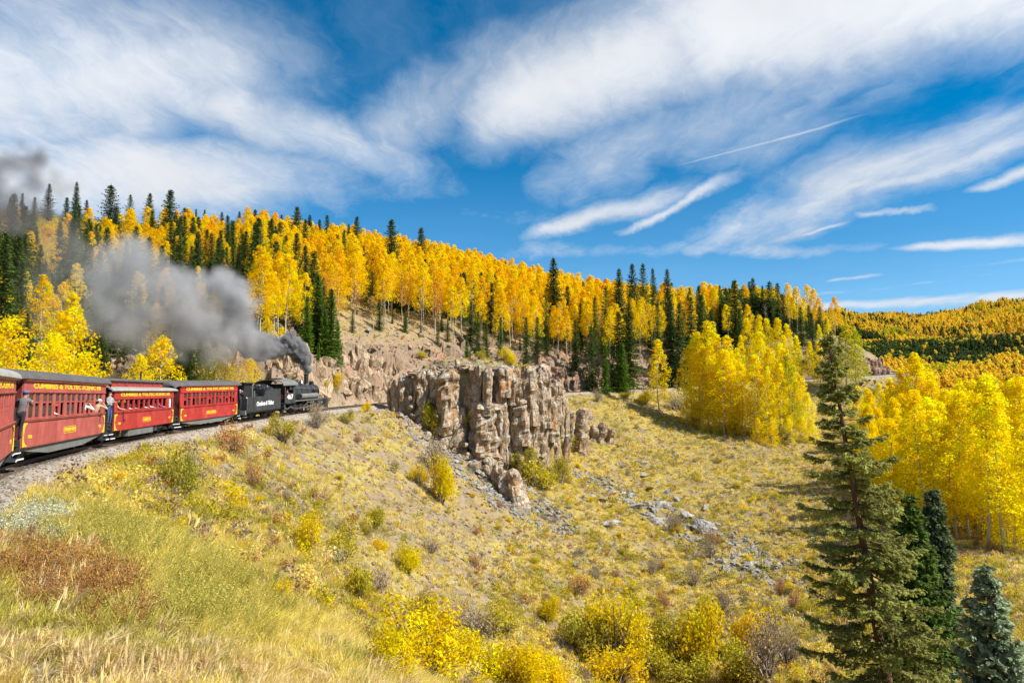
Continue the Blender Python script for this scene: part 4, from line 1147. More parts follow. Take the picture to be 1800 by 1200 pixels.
def shrub(seed, w=1.6, h=1.1, n=700, ls=.09, leaf='shrub_yellow', stems=14, up=.5, bare=.0):
    r = np.random.default_rng(seed); A = Acc(); B = Acc()
    k = stems; per0 = n // k; lob = r.uniform(.55, 1.15, 5)
    for i in range(k):
        a = r.uniform(0, 6.28); rr_ = math.sqrt(r.uniform(0, 1)) * w * .42; c = np.array([math.cos(a) * rr_, math.sin(a) * rr_, h * (1 - (rr_ / (w * .5)) ** 2 * .6) * r.uniform(.45, 1.0)]) * lob[int(a / 6.2832 * 5) % 5]; per = int(per0 * r.uniform(.25, 1.6))
        A.add(*tube_np([np.array([c[0] * .15, c[1] * .15, -.1]), c * np.array([.6, .6, .55]), c * 1.02], [.022 * w, .013 * w, .004 * w], 3))
        for q in range(3):
            e = c * r.uniform(.7, 1) + r.normal(0, .12 * w, 3) * np.array([1, 1, .6]); A.add(*tube_np([c * np.array([.6, .6, .55]), e], [.008 * w, .003 * w], 3))
        d = r.normal(0, 1, (per, 3)); d /= np.linalg.norm(d, axis=1)[:, None]
        p = c + d * (w * .17 * r.uniform(.2, 1.5, per) ** .6)[:, None] * np.array([1, 1, 1.1]); p[:, 2] = np.abs(p[:, 2]) + .02
        nr_ = d + r.normal(0, .7, (per, 3)); nr_ /= np.linalg.norm(nr_, axis=1)[:, None]
        v, f = leaf_quads(p, nr_, ls * r.uniform(.6, 1.3, per), r, .55)
        B.add(v, f, np.repeat(np.array([1, r.uniform(.85, 1.1), 1]) * r.uniform(.75, 1.12) * r.uniform(.75, 1.15, (per, 1)), 4, axis=0))
    return A.mesh('shrub_stems', M['dead'], True), B.mesh('shrub_leaves', M[leaf]), h
def tuft(seed, n=26, h=.42, spread=.16, wd=.010, leaf='grass_gold', lean=(.25, -.1), heads=0):
    r = np.random.default_rng(seed); vs = []; cs = []
    for i in range(n):
        a = r.uniform(0, 6.28); rr_ = r.uniform(0, spread) ; b = np.array([math.cos(a) * rr_, math.sin(a) * rr_, -.03]); L = h * r.uniform(.55, 1.15)
        out = np.array([math.cos(a), math.sin(a), 0]) * L * r.uniform(.1, .55) + np.array([lean[0], lean[1], 0]) * L
        m_ = b + out * .4 + np.array([0, 0, L * .62]); e = b + out * 1.1 + np.array([0, 0, L * r.uniform(.75, 1)])
        s = np.array([-math.sin(a + r.normal(0, .8)), math.cos(a), 0]) * wd * r.uniform(.7, 1.4); c = np.ones(3) * r.uniform(.75, 1.2)
        vs += [b - s, b + s, m_ + s * .8, m_ - s * .8, m_ - s * .8, m_ + s * .8, e + s * .15, e - s * .15]; cs += [c] * 8
        if i < heads: vs += [e - s * 2 - np.array([0, 0, .05]), e + s * 2 - np.array([0, 0, .05]), e + s * 1.5 + np.array([0, 0, .05]), e - s * 1.5 + np.array([0, 0, .05])]; cs += [c * 1.05] * 4
    vs = np.array(vs); return mesh_np('grass_tuft', vs, np.arange(len(vs)).reshape(-1, 4), M[leaf], cols=np.array(cs))
def weed(seed, n=30, h=.5, leaf='weed_red', ls=.05, wd=.006):
    r = np.random.default_rng(seed); B = Acc()
    for i in range(n):
        a = r.uniform(0, 6.28); L = h * r.uniform(.5, 1.1); b = np.array([math.cos(a), math.sin(a), 0]) * r.uniform(0, .14); e = b + np.array([math.cos(a) * L * .45, math.sin(a) * L * .45, L])
        B.add(*tube_np([b, (b + e) / 2 + np.array([0, 0, .04]), e], [wd, wd * .8, wd * .3], 3), np.array([.8, .8, .8]))
        k = 9; p = b + (e - b) * r.uniform(.3, 1, (k, 1)) + r.normal(0, .03, (k, 3)); nr_ = r.normal(0, 1, (k, 3)); nr_ /= np.linalg.norm(nr_, axis=1)[:, None]
        v, f = leaf_quads(p, nr_, ls * r.uniform(.5, 1.3, k), r, .5); B.add(v, f, np.repeat(r.uniform(.7, 1.25, (k, 1)) * np.ones(3), 4, axis=0))
    return B.mesh('weed_tuft', M[leaf])

# ------------------------------------------------------------------ rocks
def rock_mat(name, base, light, dark, lichen=None, orange=None, scale=1.0):
    m, t = new_mat(name); p = obj_pos(t); oi = t.new('ShaderNodeObjectInfo')
    pr = t.vmath('ADD', p, t.comb(t.math('MULTIPLY', oi.outputs['Random'], 37.0), t.math('MULTIPLY', oi.outputs['Random'], 11.0), 0.0))
    n1 = t.noise(pr, .9 * scale, 8, .68); n2 = t.noise(pr, 5 * scale, 8, .7)
    mv = t.new('ShaderNodeMapping'); t.l.new(t.vmath('ADD', pr, t.vmath('SCALE', t.noise(pr, 1.5, 3, .5, col=True), scale=.5)), mv.inputs[0]); mv.inputs['Scale'].default_value = (1.5, 1.5, .55); cr = t.vor(mv.outputs[0], 1.5 * scale, 'DISTANCE_TO_EDGE')
    c = t.ramp(n1, [(.28, dark), (.5, base), (.72, light)])
    c = t.mix(.55, c, t.ramp(n2, [(.25, (.45, .43, .42)), (.5, (1, 1, 1)), (.75, (1.35, 1.33, 1.3))]), 'MULTIPLY')
    if orange: c = t.mix(t.maprange(t.noise(pr, .55 * scale, 7, .7, .6), .55, .63, 0, .7), c, orange)
    if lichen:
        c = t.mix(t.math('MULTIPLY', t.maprange(t.noise(pr, 1.6 * scale, 6, .7), .47, .6, 0, .9), t.maprange(t.sep(t.new('ShaderNodeNewGeometry').outputs['Normal'])[2], -.3, .5, .35, 1)), c, lichen)
    mp = t.new('ShaderNodeMapping'); t.l.new(pr, mp.inputs[0]); mp.inputs['Scale'].default_value = (2.5, 2.5, .35)
    st = t.noise(mp.outputs[0], 1.3 * scale, 6, .65)
    c = t.mix(t.maprange(st, .55, .75, 0, .45), c, dark)
    c = t.mix(t.maprange(cr, 0.0, .035, .75, 0), c, tuple(x * .45 for x in dark))
    hgt = t.math('ADD', t.math('MULTIPLY', n2, .7), t.math('MULTIPLY', t.maprange(cr, 0, .08), .6))
    principled(t, c, .92, normal=t.bump(t.math('ADD', hgt, t.math('MULTIPLY', st, .4)), .9, .12), spec=.12); return m
M['rock_knob'] = rock_mat('outcrop_rock', (.34, .225, .13), (.50, .40, .28), (.085, .055, .035), (.47, .47, .42), (.42, .19, .055), .8)
M['rock_cut'] = rock_mat('pinkish_cut_rock', (.42, .31, .20), (.58, .47, .34), (.15, .095, .06), None, (.44, .24, .15), .7)
M['rock_red'] = rock_mat('reddish_cut_rock', (.31, .20, .14), (.46, .35, .26), (.10, .06, .04), None, (.42, .19, .10), .7)
M['rock_grey'] = rock_mat('grey_scree_rock', (.33, .30, .27), (.50, .48, .44), (.15, .13, .115), (.46, .46, .40), None, 1.2)
def rock_mesh(seed, mat, sub=3, cuts=14, sc=(1, 1, .7), flat=False, rough=.10):
    r = np.random.default_rng(seed); bm = nb(); bmesh.ops.create_icosphere(bm, subdivisions=sub, radius=1)
    v = np.array([x.co for x in bm.verts]); nn = r.normal(0, 1, (cuts, 3)); nn /= np.linalg.norm(nn, axis=1)[:, None]; dd = r.uniform(.45, .85, cuts)
    for k in range(cuts):
        pr = v @ nn[k]; ex = np.maximum(pr - dd[k], 0); v -= ex[:, None] * nn[k]
    v += np.array([mnoise.noise_vector(Vector(p * 1.9) + Vector((seed, 0, 0))) for p in v]) * rough * 1.4
    v += r.normal(0, .012, v.shape); v *= np.array(sc)
    for i, x in enumerate(bm.verts): x.co = v[i]
    me = bpy.data.meshes.new('rock'); bm.to_mesh(me); bm.free(); me.materials.append(M[mat]); return me

# ------------------------------------------------------------------ instancing of uncountable things on real points
SRC = bpy.data.collections.new('source_shapes')                  # not linked to the scene
def src(me):
    o = bpy.data.objects.new(me.name, me); SRC.objects.link(o); return o
def scatter(name, meshes, pos, rot, scl, idx, tint=None, **props):
    """one object of kind stuff: vertices carrying instances of the given meshes"""
    me = bpy.data.meshes.new(name); n = len(pos); me.vertices.add(n); me.vertices.foreach_set('co', np.asarray(pos, np.float32).ravel())
    a = me.attributes.new('irot', 'FLOAT_VECTOR', 'POINT'); a.data.foreach_set('vector', np.asarray(rot, np.float32).ravel())
    scl = np.asarray(scl, np.float32); scl = np.repeat(scl[:, None], 3, 1) if scl.ndim == 1 else scl
    a = me.attributes.new('iscl', 'FLOAT_VECTOR', 'POINT'); a.data.foreach_set('vector', scl.ravel())
    a = me.attributes.new('iidx', 'INT', 'POINT'); a.data.foreach_set('value', np.asarray(idx, np.int32))
    me.update()
    o = link(name, me, kind='stuff', **props)
    g = bpy.data.node_groups.new(name + '_scatter', 'GeometryNodeTree')
    g.interface.new_socket('Geometry', in_out='INPUT', socket_type='NodeSocketGeometry'); g.interface.new_socket('Geometry', in_out='OUTPUT', socket_type='NodeSocketGeometry')
    N = g.nodes; L = g.links; gi = N.new('NodeGroupInput'); go = N.new('NodeGroupOutput')
    jn_ = N.new('GeometryNodeJoinGeometry')
    for m_ in reversed(meshes):
        oi = N.new('GeometryNodeObjectInfo'); oi.inputs['Object'].default_value = src(m_); oi.inputs['As Instance'].default_value = True
        L.new(oi.outputs['Geometry'], jn_.inputs[0])
    ip = N.new('GeometryNodeInstanceOnPoints'); L.new(gi.outputs[0], ip.inputs['Points']); L.new(jn_.outputs[0], ip.inputs['Instance']); ip.inputs['Pick Instance'].default_value = True
    def na(nm, typ):
        x = N.new('GeometryNodeInputNamedAttribute'); x.data_type = typ; x.inputs[0].default_value = nm; return [s for s in x.outputs if s.enabled][0]
    L.new(na('iidx', 'INT'), ip.inputs['Instance Index']); L.new(na('iscl', 'FLOAT_VECTOR'), ip.inputs['Scale'])
    e2r = N.new('FunctionNodeEulerToRotation'); L.new(na('irot', 'FLOAT_VECTOR'), e2r.inputs[0]); L.new(e2r.outputs[0], ip.inputs['Rotation'])
    L.new(ip.outputs[0], go.inputs[0])
    md = o.modifiers.new('scatter', 'NODES'); md.node_group = g
    return o
def proj(x, y, z):
    c, s_ = math.cos(PITCH), math.sin(PITCH); z = np.asarray(z) - EYE
    fw = y * c + z * s_; up = -y * s_ + z * c; fw = np.where(fw < .1, .1, fw)
    return 900 + F * x / fw, 600 - F * up / fw
# ------------------------------------------------------------------ tree kinds
ASP_R = [aspen(100 + i, 14.5, (4.4, 5.2, 4.8)[i % 3], (.42, .30, .36)[i % 3], 3300, .25, clumps=(34, 46, 40)[i % 3]) for i in range(6)]                    # ridge
ASP_G = [aspen(120 + i, 15.5, 4.4, .12 + .06 * (i % 3), 5600, .21, clumps=64, leaf='aspen_yellow', limbs=18) for i in range(5)]   # nearer groves
ASP_C = [aspen(130 + i, 14, 4.2, .14, 4600, .21, clumps=60, leaf='aspen_yellow', limbs=20, top=.85) for i in range(4)]   # clusters leafy to the ground
ASP_B = [aspen(140 + i, 9.0, 5.2, .05, 3600, .22, clumps=48, leaf='aspen_yellow', limbs=16, tr=.09, top=.9) for i in range(3)]   # bushy, leafy to the ground
ASP_Y = [aspen(150, 14.5, 4.6, .22, 4200, .22, clumps=50, leaf='aspen_green'), aspen(151, 9, 4.6, .1, 3000, .22, clumps=40, leaf='aspen_green', tr=.09)]
ASP_RU = [aspen(155 + i, 11, 3.2, .45, 800, .28, clumps=22, leaf='aspen_rust') for i in range(2)]
SPR = [spruce(160 + i, 15, w_, .05 + .03 * (i % 3), .36, 7, tuft=.5) for i, w_ in enumerate((7.4, 6.4, 5.6, 7.0, 5.0))]
SPR_L = [spruce(170 + i, 10, 3.9, .02, .30, 8, leaf='spruce_bright', tuft=.42) for i in range(3)]
BARE = [bare_tree(180 + i) for i in range(3)]; BARE_L = [bare_tree(190 + i, 10, 1.2, 20, 8) for i in range(2)]
def tree_obj(kind, variant, x, y, h, label, cat, group=None, name='aspen_tree', z=None, rz=None, lean=(0, 0), wide=1.0):
    tk, ck, h0 = kind[variant % len(kind)]
    s = h / h0
    if z is None: z = gz(x, y)
    o = thing(name, label, cat, (x, y, z), rnd_.uniform(0, 6.28) if rz is None else rz, group)
    o.rotation_euler = (lean[0], lean[1], o.rotation_euler[2]); o.scale = (s * wide, s * wide, s)
    link('trunk', tk, o)
    if ck is not None: link('crown', ck, o)
    return o
rnd_ = random.Random(11)
taken = []                                                       # (x, y, radius) of placed trees

def tree_at(kind, px, ytop, D, label, cat='aspen', group=None, name='aspen_tree', variant=None, minh=3, maxh=24, wide=1.0, ybase=None):
    x, y, zt_ = P(px, ytop, D)
    zb = gz(x, y)
    h = min(maxh, max(minh, zt_ - zb))
    taken.append((x, y, 1.6))
    return tree_obj(kind, rnd_.randrange(9) if variant is None else variant, x, y, h, label, cat, group, name, z=zb - .1, wide=wide)

G_SKY = 'tall spruces standing above the golden ridge'
# px, y of the top, distance
for i, (px, yt, D, w_) in enumerate([(18, 345, 150, 1), (40, 338, 158, 1), (62, 345, 150, 1), (88, 322, 165, 1.1), (118, 345, 130, 1.1), (135, 318, 170, 1), (152, 350, 140, .9), (230, 340, 165, .9), (262, 338, 170, 1.1),
        (345, 366, 215, .9), (360, 367, 215, .9), (390, 371, 220, 1), (421, 371, 215, 1), (495, 376, 215, .9), (523, 362, 190, 1.2), (545, 376, 200, 1), (577, 376, 215, .9),
        (613, 392, 200, .8), (627, 378, 200, .9), (740, 399, 205, 1.1), (1130, 460, 215, .8), (1112, 442, 205, .9), (1148, 470, 220, .7), (1325, 487, 214, .9), (1340, 500, 216, .8), (1352, 492, 212, 1), (1366, 495, 215, .9), (1376, 515, 218, .8), (1266, 500, 222, .8), (1227, 500, 205, .9)]):
    tree_at(SPR, px, yt, D, 'dark spruce whose pointed top rises above the golden aspen ridge', 'spruce', G_SKY, 'spruce_tree', wide=w_)
tree_at(SPR, 195, 322, 128, 'big full dark spruce on the left skyline, broadest of the ridge-top conifers', 'spruce', None, 'spruce_tree', 0, wide=1.25)
tree_at(SPR, 300, 331, 128, 'big ragged dark spruce above the smoke, in front of the golden slope', 'spruce', None, 'spruce_tree', 3, wide=1.15)
tree_at(SPR, 691, 383, 172, 'tall dark spruce rising alone out of the middle of the golden ridge', 'spruce', None, 'spruce_tree', 1, wide=1.0)
tree_at(SPR, 972, 400, 188, 'tallest ragged spruce on the right half of the aspen ridge', 'spruce', None, 'spruce_tree', 4, wide=1.2)
tree_at(SPR, 1088, 437, 190, 'tall narrow spruce above the lone track-side aspen', 'spruce', None, 'spruce_tree', 4, wide=1.0)
tree_at(SPR, 1290, 468, 196, 'tall spruce rising behind the bright yellow aspen cluster', 'spruce', None, 'spruce_tree', 2, wide=1.1)
tree_at(SPR, 1172, 463, 200, 'slim dark spruce on the skyline left of the bright aspen cluster', 'spruce', None, 'spruce_tree', 4, wide=.9)
G_MID = 'spruces among the golden aspens of the slope'
front_clear = []
for (px, yt, D, w_) in [(345, 392, 150, 1.1), (433, 404, 128, 1.15), (375, 430, 150, .9), (515, 450, 122, 1.1), (605, 402, 185, .7), (640, 430, 190, .6), (550, 438, 116, 1.15), (470, 470, 130, .8), (120, 380, 120, 1.1), (105, 470, 95, 1.1), (30, 440, 90, 1.1), (60, 470, 80, 1.2), (5, 480, 78, 1),
        (430, 500, 105, 1.2), (250, 470, 95, 1.1), (410, 480, 112, 1), (180, 480, 80, 1.2), (145, 520, 70, 1.1), (130, 540, 68, 1.2), (90, 530, 62, 1.1), (50, 560, 55, 1.0), (215, 530, 86, 1.1), (300, 545, 88, 1), (350, 560, 90, 1),
        (1105, 528, 172, 1.1), (1085, 545, 174, 1), (1178, 520, 180, .8), (1195, 530, 178, .9), (1212, 520, 185, .8), (1235, 515, 188, 1), (1250, 540, 182, .8), (1045, 520, 178, .7), (1010, 560, 170, .9), (1040, 570, 168, .8), (855, 560, 150, .8), (880, 555, 156, .8), (840, 545, 155, .8), (925, 555, 160, .8),
        (1408, 538, 200, 1), (1425, 548, 190, .9), (1400, 575, 188, .8), (1300, 540, 190, .8), (1330, 545, 200, .9), (1460, 580, 182, .9), (1475, 590, 184, .8), (690, 540, 150, .6), (740, 560, 150, .5), (770, 555, 150, .5), (1020, 530, 182, .8), (960, 520, 175, .6), (1065, 500, 186, .8), (1155, 530, 190, .8)]:
    nm_ = 'left of the smoke' if px < 240 else 'around the smoke' if px < 480 else 'above the engine' if px < 660 else 'above the rock outcrop' if px < 985 else 'near the lone track-side aspen' if px < 1260 else 'right of the bright aspen cluster'
    if 400 < px < 700: front_clear.append((px, D))
    tree_at(SPR, px, yt, D, 'taller dark spruce among the aspens of the slope, ' + nm_, 'spruce', G_MID + ' ' + nm_, 'spruce_tree', wide=w_)
for (px, yt, D, w_) in [(560, 480, 104, 1), (583, 505, 103, 1), (540, 520, 100, .9), (572, 545, 102, 1), (592, 560, 104, .8), (600, 640, 107, .8), (745, 640, 110, .9), (330, 600, 72, 1.1), (310, 605, 74, 1), (1062, 600, 162, .8), (1090, 600, 166, 1.2), (822, 590, 146, .8), (560, 600, 98, .7)]:
    tree_at(SPR_L, px, yt, D, 'bright green young spruce on the stony slope above the line', 'spruce', 'bright green young spruces above the line', 'spruce_tree', minh=2.0, wide=w_)
# aspens beside the line behind the coaches
for (px, yt, D, var, lab) in [(22, 560, 40, 0, 'bright yellow aspen behind the roof of the coach at the left edge'), (100, 588, 42, 1, 'broad bright yellow aspen behind the roof of the PHANTOM coach'),
        (125, 548, 46, 2, 'slender yellow aspen with its top fading into the smoke, behind the PHANTOM coach'), (148, 622, 44, 0, 'low yellow aspen bush showing over the right end of the PHANTOM roof'),
        (5, 590, 44, 2, 'orange-yellow aspen cut by the left edge of the photo above the coach roof'), (285, 592, 66, 1, 'round golden aspen behind the clerestory roof, under the smoke'),
        (250, 625, 62, 2, 'small golden aspen beside the rock behind the clerestory coach'), (398, 618, 76, 0, 'yellow aspen just left of the tender shelter'), (440, 628, 82, 2, 'golden bush behind the coal tender'),
        (478, 632, 86, 1, 'golden aspen bush under the white steam wisp'), (510, 630, 90, 0, 'golden aspen bush behind the engine domes'), (470, 556, 92, 1, 'bright yellow aspen sticking up out of the smoke above the tender'),
        (495, 575, 92, 2, 'small bright yellow aspen poking through the smoke above the engine')]:
    tree_at(ASP_B, px, yt, D, lab, 'aspen', None, 'aspen_tree', var, minh=2.5, maxh=12)
for (px, yt, D, lab) in [(360, 608, 74, 'yellow-green aspen behind the roof of the third coach'), (375, 612, 78, 'greener aspen touching the yellow one behind the third coach')]:
    tree_at(ASP_Y, px, yt, D, lab, 'aspen', None, 'aspen_tree', 1, minh=2.5)
tree_at(ASP_C, 1157, 598, 158, 'small bright yellow aspen standing alone right beside the far track', 'aspen', None, 'aspen_tree', 0, wide=1.15)
# bright cluster in the middle and the one right of it
for (px, yt, D) in [(1243, 566, 150), (1225, 585, 152), (1262, 590, 148), (1280, 592, 147), (1212, 610, 153), (1296, 612, 148), (1252, 600, 145), (1235, 610, 147), (1285, 618, 143), (1302, 640, 143), (1270, 615, 142)]:
    tree_at(ASP_C, px, yt, D, 'bright yellow aspen in the big cluster standing in front of the far track', 'aspen', 'bright aspen cluster in front of the far track', wide=rnd_.uniform(.8, 1.35))
for (px, yt, D) in [(1335, 585, 145), (1350, 612, 140), (1365, 605, 143), (1382, 615, 140), (1330, 625, 138), (1345, 645, 135), (1368, 640, 136), (1392, 650, 138), (1405, 660, 140), (1420, 690, 138)]:
    tree_at(ASP_C, px, yt, D, 'bright yellow aspen in the smaller cluster just left of the big fir', 'aspen', 'bright aspens left of the big fir', wide=rnd_.uniform(.8, 1.3))
for (px, yt, D) in [(1205, 650, 150), (1222, 655, 149), (1258, 650, 143), (1288, 655, 141), (1300, 670, 141), (1330, 668, 134), (1355, 680, 132), (1385, 680, 134), (1408, 690, 136), (1425, 700, 136), (1240, 660, 144)]:
    tree_at(ASP_B, px, yt, D, 'low bushy yellow aspen at the feet of the taller ones by the far track', 'aspen', 'low bushy aspens under the bright clusters', minh=2.5, maxh=5, wide=rnd_.uniform(.7, 1.1))
tree_at(ASP_Y, 1385, 625, 137, 'yellow-green aspen among the bright yellow ones left of the big fir', 'aspen', None, variant=0)
tree_at(ASP_Y, 1484, 572, 172, 'yellow-green aspen on the rocky spur beside the far track', 'aspen', None, variant=0, wide=1.3)
tree_at(ASP_Y, 1500, 580, 172, 'broad yellow-green aspen at the right end of the rocky spur', 'aspen', None, variant=0, wide=1.2)
for (px, yt, D) in [(1330, 555, 186), (1345, 560, 188), (1310, 560, 186), (1362, 560, 186), (1385, 570, 184), (1400, 590, 178), (1375, 590, 180), (1300, 590, 182), (1420, 600, 178), (1440, 570, 195), (1455, 560, 200), (1440, 600, 176)]:
    tree_at(ASP_G, px, yt, D, 'small yellow aspen on the slope above the far track, right part', 'aspen', 'small yellow aspens above the far track', wide=1.0)
# grove down the slope at the right
GG = 'yellow aspens of the dense grove down the right slope'
gr_pts = []
r_ = np.random.default_rng(5)
for D in np.arange(76, 150, 3.3):
    x0_, x1_ = (1690 if D < 80 else 1600 if D < 88 else 1540 if D < 96 else 1508), 1850
    nx = int((x1_ - x0_) / 1200 * D / 3.0) + 1
    for k in range(nx):
        px = x0_ + (x1_ - x0_) * (k + r_.uniform(0, 1)) / nx; DD = D + r_.uniform(-1.5, 1.5)
        gr_pts.append((px, DD))
gx_ = np.array([P(p, 690, D)[0] for p, D in gr_pts]); gy_ = np.array([D for p, D in gr_pts]); gzz = ground(gx_, gy_)
cnt = 0; EXTRA = []
for (px, D), x, y, z in zip(gr_pts, gx_, gy_, gzz):
    ytop = np.interp(px, [1490, 1540, 1600, 1660, 1700, 1760, 1850], [690, 695, 700, 700, 672, 670, 668]) + r_.uniform(-14, 30)
    h = P(px, ytop, D)[2] - z
    h = np.clip(h, 10, 19.5) if D < 112 else np.clip(h, 9, 17)
    h *= r_.choice([1, 1, .9, .8]); bushy = r_.uniform() < (.35 if D < 84 or px < 1560 else .1)
    if bushy: h = r_.uniform(5, 9.5)
    if cnt < 170:
        pos_ = 'near front row' if D < 86 else 'left edge' if px < 1570 else 'middle rows' if D < 104 else 'back rows'; tree_obj(ASP_B if bushy else ASP_G, int(r_.integers(3 if bushy else 5)), x, y, h, ('low bushy yellow aspen, ' if bushy else 'tall yellow aspen, ') + pos_ + ' of the dense grove on the right', 'aspen', ('low bushy aspens, ' if bushy else 'tall aspens, ') + pos_ + ' of the right grove', z=z - .1, wide=r_.uniform(.9, 1.35)); cnt += 1
    else: EXTRA.append((x, y, z, h))
for (px, yt, D) in [(1600, 622, 128), (1615, 640, 125), (1585, 650, 130), (1630, 655, 127), (1640, 668, 122), (1570, 665, 128)]:
    tree_at(ASP_G, px, yt, D, 'taller yellow aspen of the knot rising above the rest of the right grove', 'aspen', 'taller aspens behind the right grove', wide=1.25)
tree_at(ASP_Y, 1750, 672, 118, 'yellow-green aspen among the tops of the right grove', 'aspen', None, variant=0)
tree_at(ASP_Y, 1478, 800, 110, 'greenish aspen half hidden behind the big fir', 'aspen', None, variant=0, maxh=12)

# ------------------------------------------------------------------ the golden ridge: rows of aspens up the slope
r_ = np.random.default_rng(21)
N_ = 32000
az = r_.uniform(-.74, .46, N_); rr2 = np.sqrt(r_.uniform(52 ** 2, 330 ** 2, N_))
x = rr2 * np.sin(az); y = rr2 * np.cos(az); z = ground(x, y); px, py = proj(x, y, z)
d_, _, s_ = track_near(x, y)
edge = np.interp(px, [-200, 200, 330, 420, 520, 560, 600, 700, 800, 900, 1000, 1100, 1200, 1300, 1380, 1460, 1520], [655, 655, 655, 650, 640, 600, 590, 584, 600, 620, 634, 632, 620, 606, 598, 592, 575])
ok = (py < edge + fbm(x / 6, y / 6, 2, 5) * 12) & (d_ < -9) & ((px < 1500))
x, y, z, px, py, rr2 = [a[ok] for a in (x, y, z, px, py, rr2)]
o_ = np.argsort(rr2); x, y, z, px, py, rr2 = [a[o_] for a in (x, y, z, px, py, rr2)]
cell = {}
keep = []
for i in range(len(x)):
    sp_ = 2.35 if rr2[i] < 210 else 3.2
    k = (int(x[i] // sp_), int(y[i] // sp_)); bad = False
    for a in (-1, 0, 1):
        for b in (-1, 0, 1):
            for j in cell.get((k[0] + a, k[1] + b), ()):
                if (x[i] - x[j]) ** 2 + (y[i] - y[j]) ** 2 < sp_ ** 2: bad = True
    if bad or any((x[i] - t_[0]) ** 2 + (y[i] - t_[1]) ** 2 < 3.2 for t_ in taken[:140]): continue
    if any(abs(px[i] - a) < 12 and rr2[i] < D_ / math.cos(az_i) + 3 for a, D_ in front_clear for az_i in (math.atan2(x[i], y[i]),)): continue
    cell.setdefault(k, []).append(i); keep.append(i)
keep = np.array(keep)
x, y, z, px, py, rr2 = [a[keep] for a in (x, y, z, px, py, rr2)]
u1 = r_.uniform(0, 1, len(x)); pn = fbm(x / 22, y / 22, 3, 77)
# what grows where: spruces thicker to the left and right, rusty and bare aspens along the lower edge
pspr = np.interp(px, [-100, 150, 330, 420, 620, 1000, 1150, 1300, 1450], [.50, .46, .38, .38, .06, .07, .14, .20, .24])
pspr = pspr * np.where((px < 600), np.interp(py, [400, 440, 520, 620], [.22, .6, 1.7, 1.6]), 1.0)
depth_in = edge[ok][o_][keep] - py
pspr = pspr + np.where((px > 560) & (depth_in < 50), .20, 0)
isspr = u1 < pspr
isbare = (~isspr) & (depth_in < 22) & (r_.uniform(0, 1, len(x)) < .5) & (px > 560)
isrust = (~isspr) & (~isbare) & (depth_in < 40) & (r_.uniform(0, 1, len(x)) < .22) & (px > 560)
order = np.argsort(rr2 + np.where((px > -20) & (px < 1560), 0, 1000))
na_ = 0; ns_ = 0; ROW = {'aspen': [], 'spruce': []}
n_aspen_left = 300 - cnt - 60
for i in order:
    inview = (-20 < px[i] < 1560)
    hh = r_.uniform(11.5, 15.5) * (1.0 if rr2[i] < 260 else .9)
    if px[i] < 430: hh *= np.interp(rr2[i], [60, 130, 200], [.5, .62, .8])
    if 370 < px[i] < 580: hh *= .84
    lm_ = [n_ for a_, n_ in ((180, 'above the PHANTOM coach'), (320, 'behind the clerestory coach'), (440, 'behind the smoke'), (600, 'above the engine'), (700, 'above the pink rock cut'), (990, 'above the rock outcrop'), (1200, 'above the lone track-side aspen'), (9999, 'above the bright aspen cluster')) if px[i] < a_][0]
    if isspr[i]:
        h_ = r_.uniform(7, 15) if depth_in[i] > 30 else r_.uniform(3, 10)
        h_ *= .8 if px[i] < 430 else 1
        h_ = min(h_, 9.5) if py[i] < 440 + .05 * px[i] else h_
        if ns_ < 130 and inview:
            tree_obj(SPR, int(r_.integers(5)), x[i], y[i], h_, 'dark spruce in the mixed hillside wood, ' + lm_, 'spruce', 'spruces of the hillside wood ' + lm_, 'spruce_tree', z=z[i] - .1); ns_ += 1
        else: ROW['spruce'].append((x[i], y[i], z[i], h_))
    elif isbare[i] and inview:
        tree_obj(BARE if r_.uniform() < .6 else BARE_L, int(r_.integers(3)), x[i], y[i], r_.uniform(6, 12), 'thin leafless grey aspen at the wood edge, ' + lm_, 'aspen', 'leafless aspens ' + lm_, 'bare_aspen_tree', z=z[i] - .1)
    elif isrust[i] and inview:
        tree_obj(ASP_RU, int(r_.integers(2)), x[i], y[i], r_.uniform(7, 11), 'rusty orange half-bare aspen at the foot of the ridge wood, ' + lm_, 'aspen', 'rusty aspens ' + lm_, z=z[i] - .1)
    else:
        if na_ < n_aspen_left and inview:
            tree_obj(ASP_R, int(r_.integers(6)), x[i], y[i], hh, 'golden aspen in the front rows of the wood, ' + lm_, 'aspen', 'golden front-row aspens ' + lm_, z=z[i] - .1); na_ += 1
        else: ROW['aspen'].append((x[i], y[i], z[i], hh))
def merged_tree(kind, nm):
    """trunk and crown of one kind as one mesh with two materials, for the uncountable rows behind"""
    tk, ck, h0 = kind
    bm = bmesh.new(); bm.from_mesh(tk)
    me = bpy.data.meshes.new(nm)
    nv = len(tk.vertices); v = np.empty(nv * 3, np.float32); tk.vertices.foreach_get('co', v); v = v.reshape(-1, 3)
    w_ = np.empty(len(ck.vertices) * 3, np.float32); ck.vertices.foreach_get('co', w_); w_ = w_.reshape(-1, 3)
    ca = np.empty(len(ck.vertices) * 4, np.float32); ck.color_attributes['col'].data.foreach_get('color', ca); ca = ca.reshape(-1, 4)[:, :3]
    f1 = np.array([p.vertices[:] for p in tk.polygons]); f2 = np.array([p.vertices[:] for p in ck.polygons]) + nv
    bm.free()
    return mesh_np(nm, np.vstack([v, w_]), [f1, f2], mats=[tk.materials[0], ck.materials[0]], cols=np.vstack([np.ones((nv, 3)), ca]), mat_idx=np.concatenate([np.zeros(len(f1)), np.ones(len(f2))]))
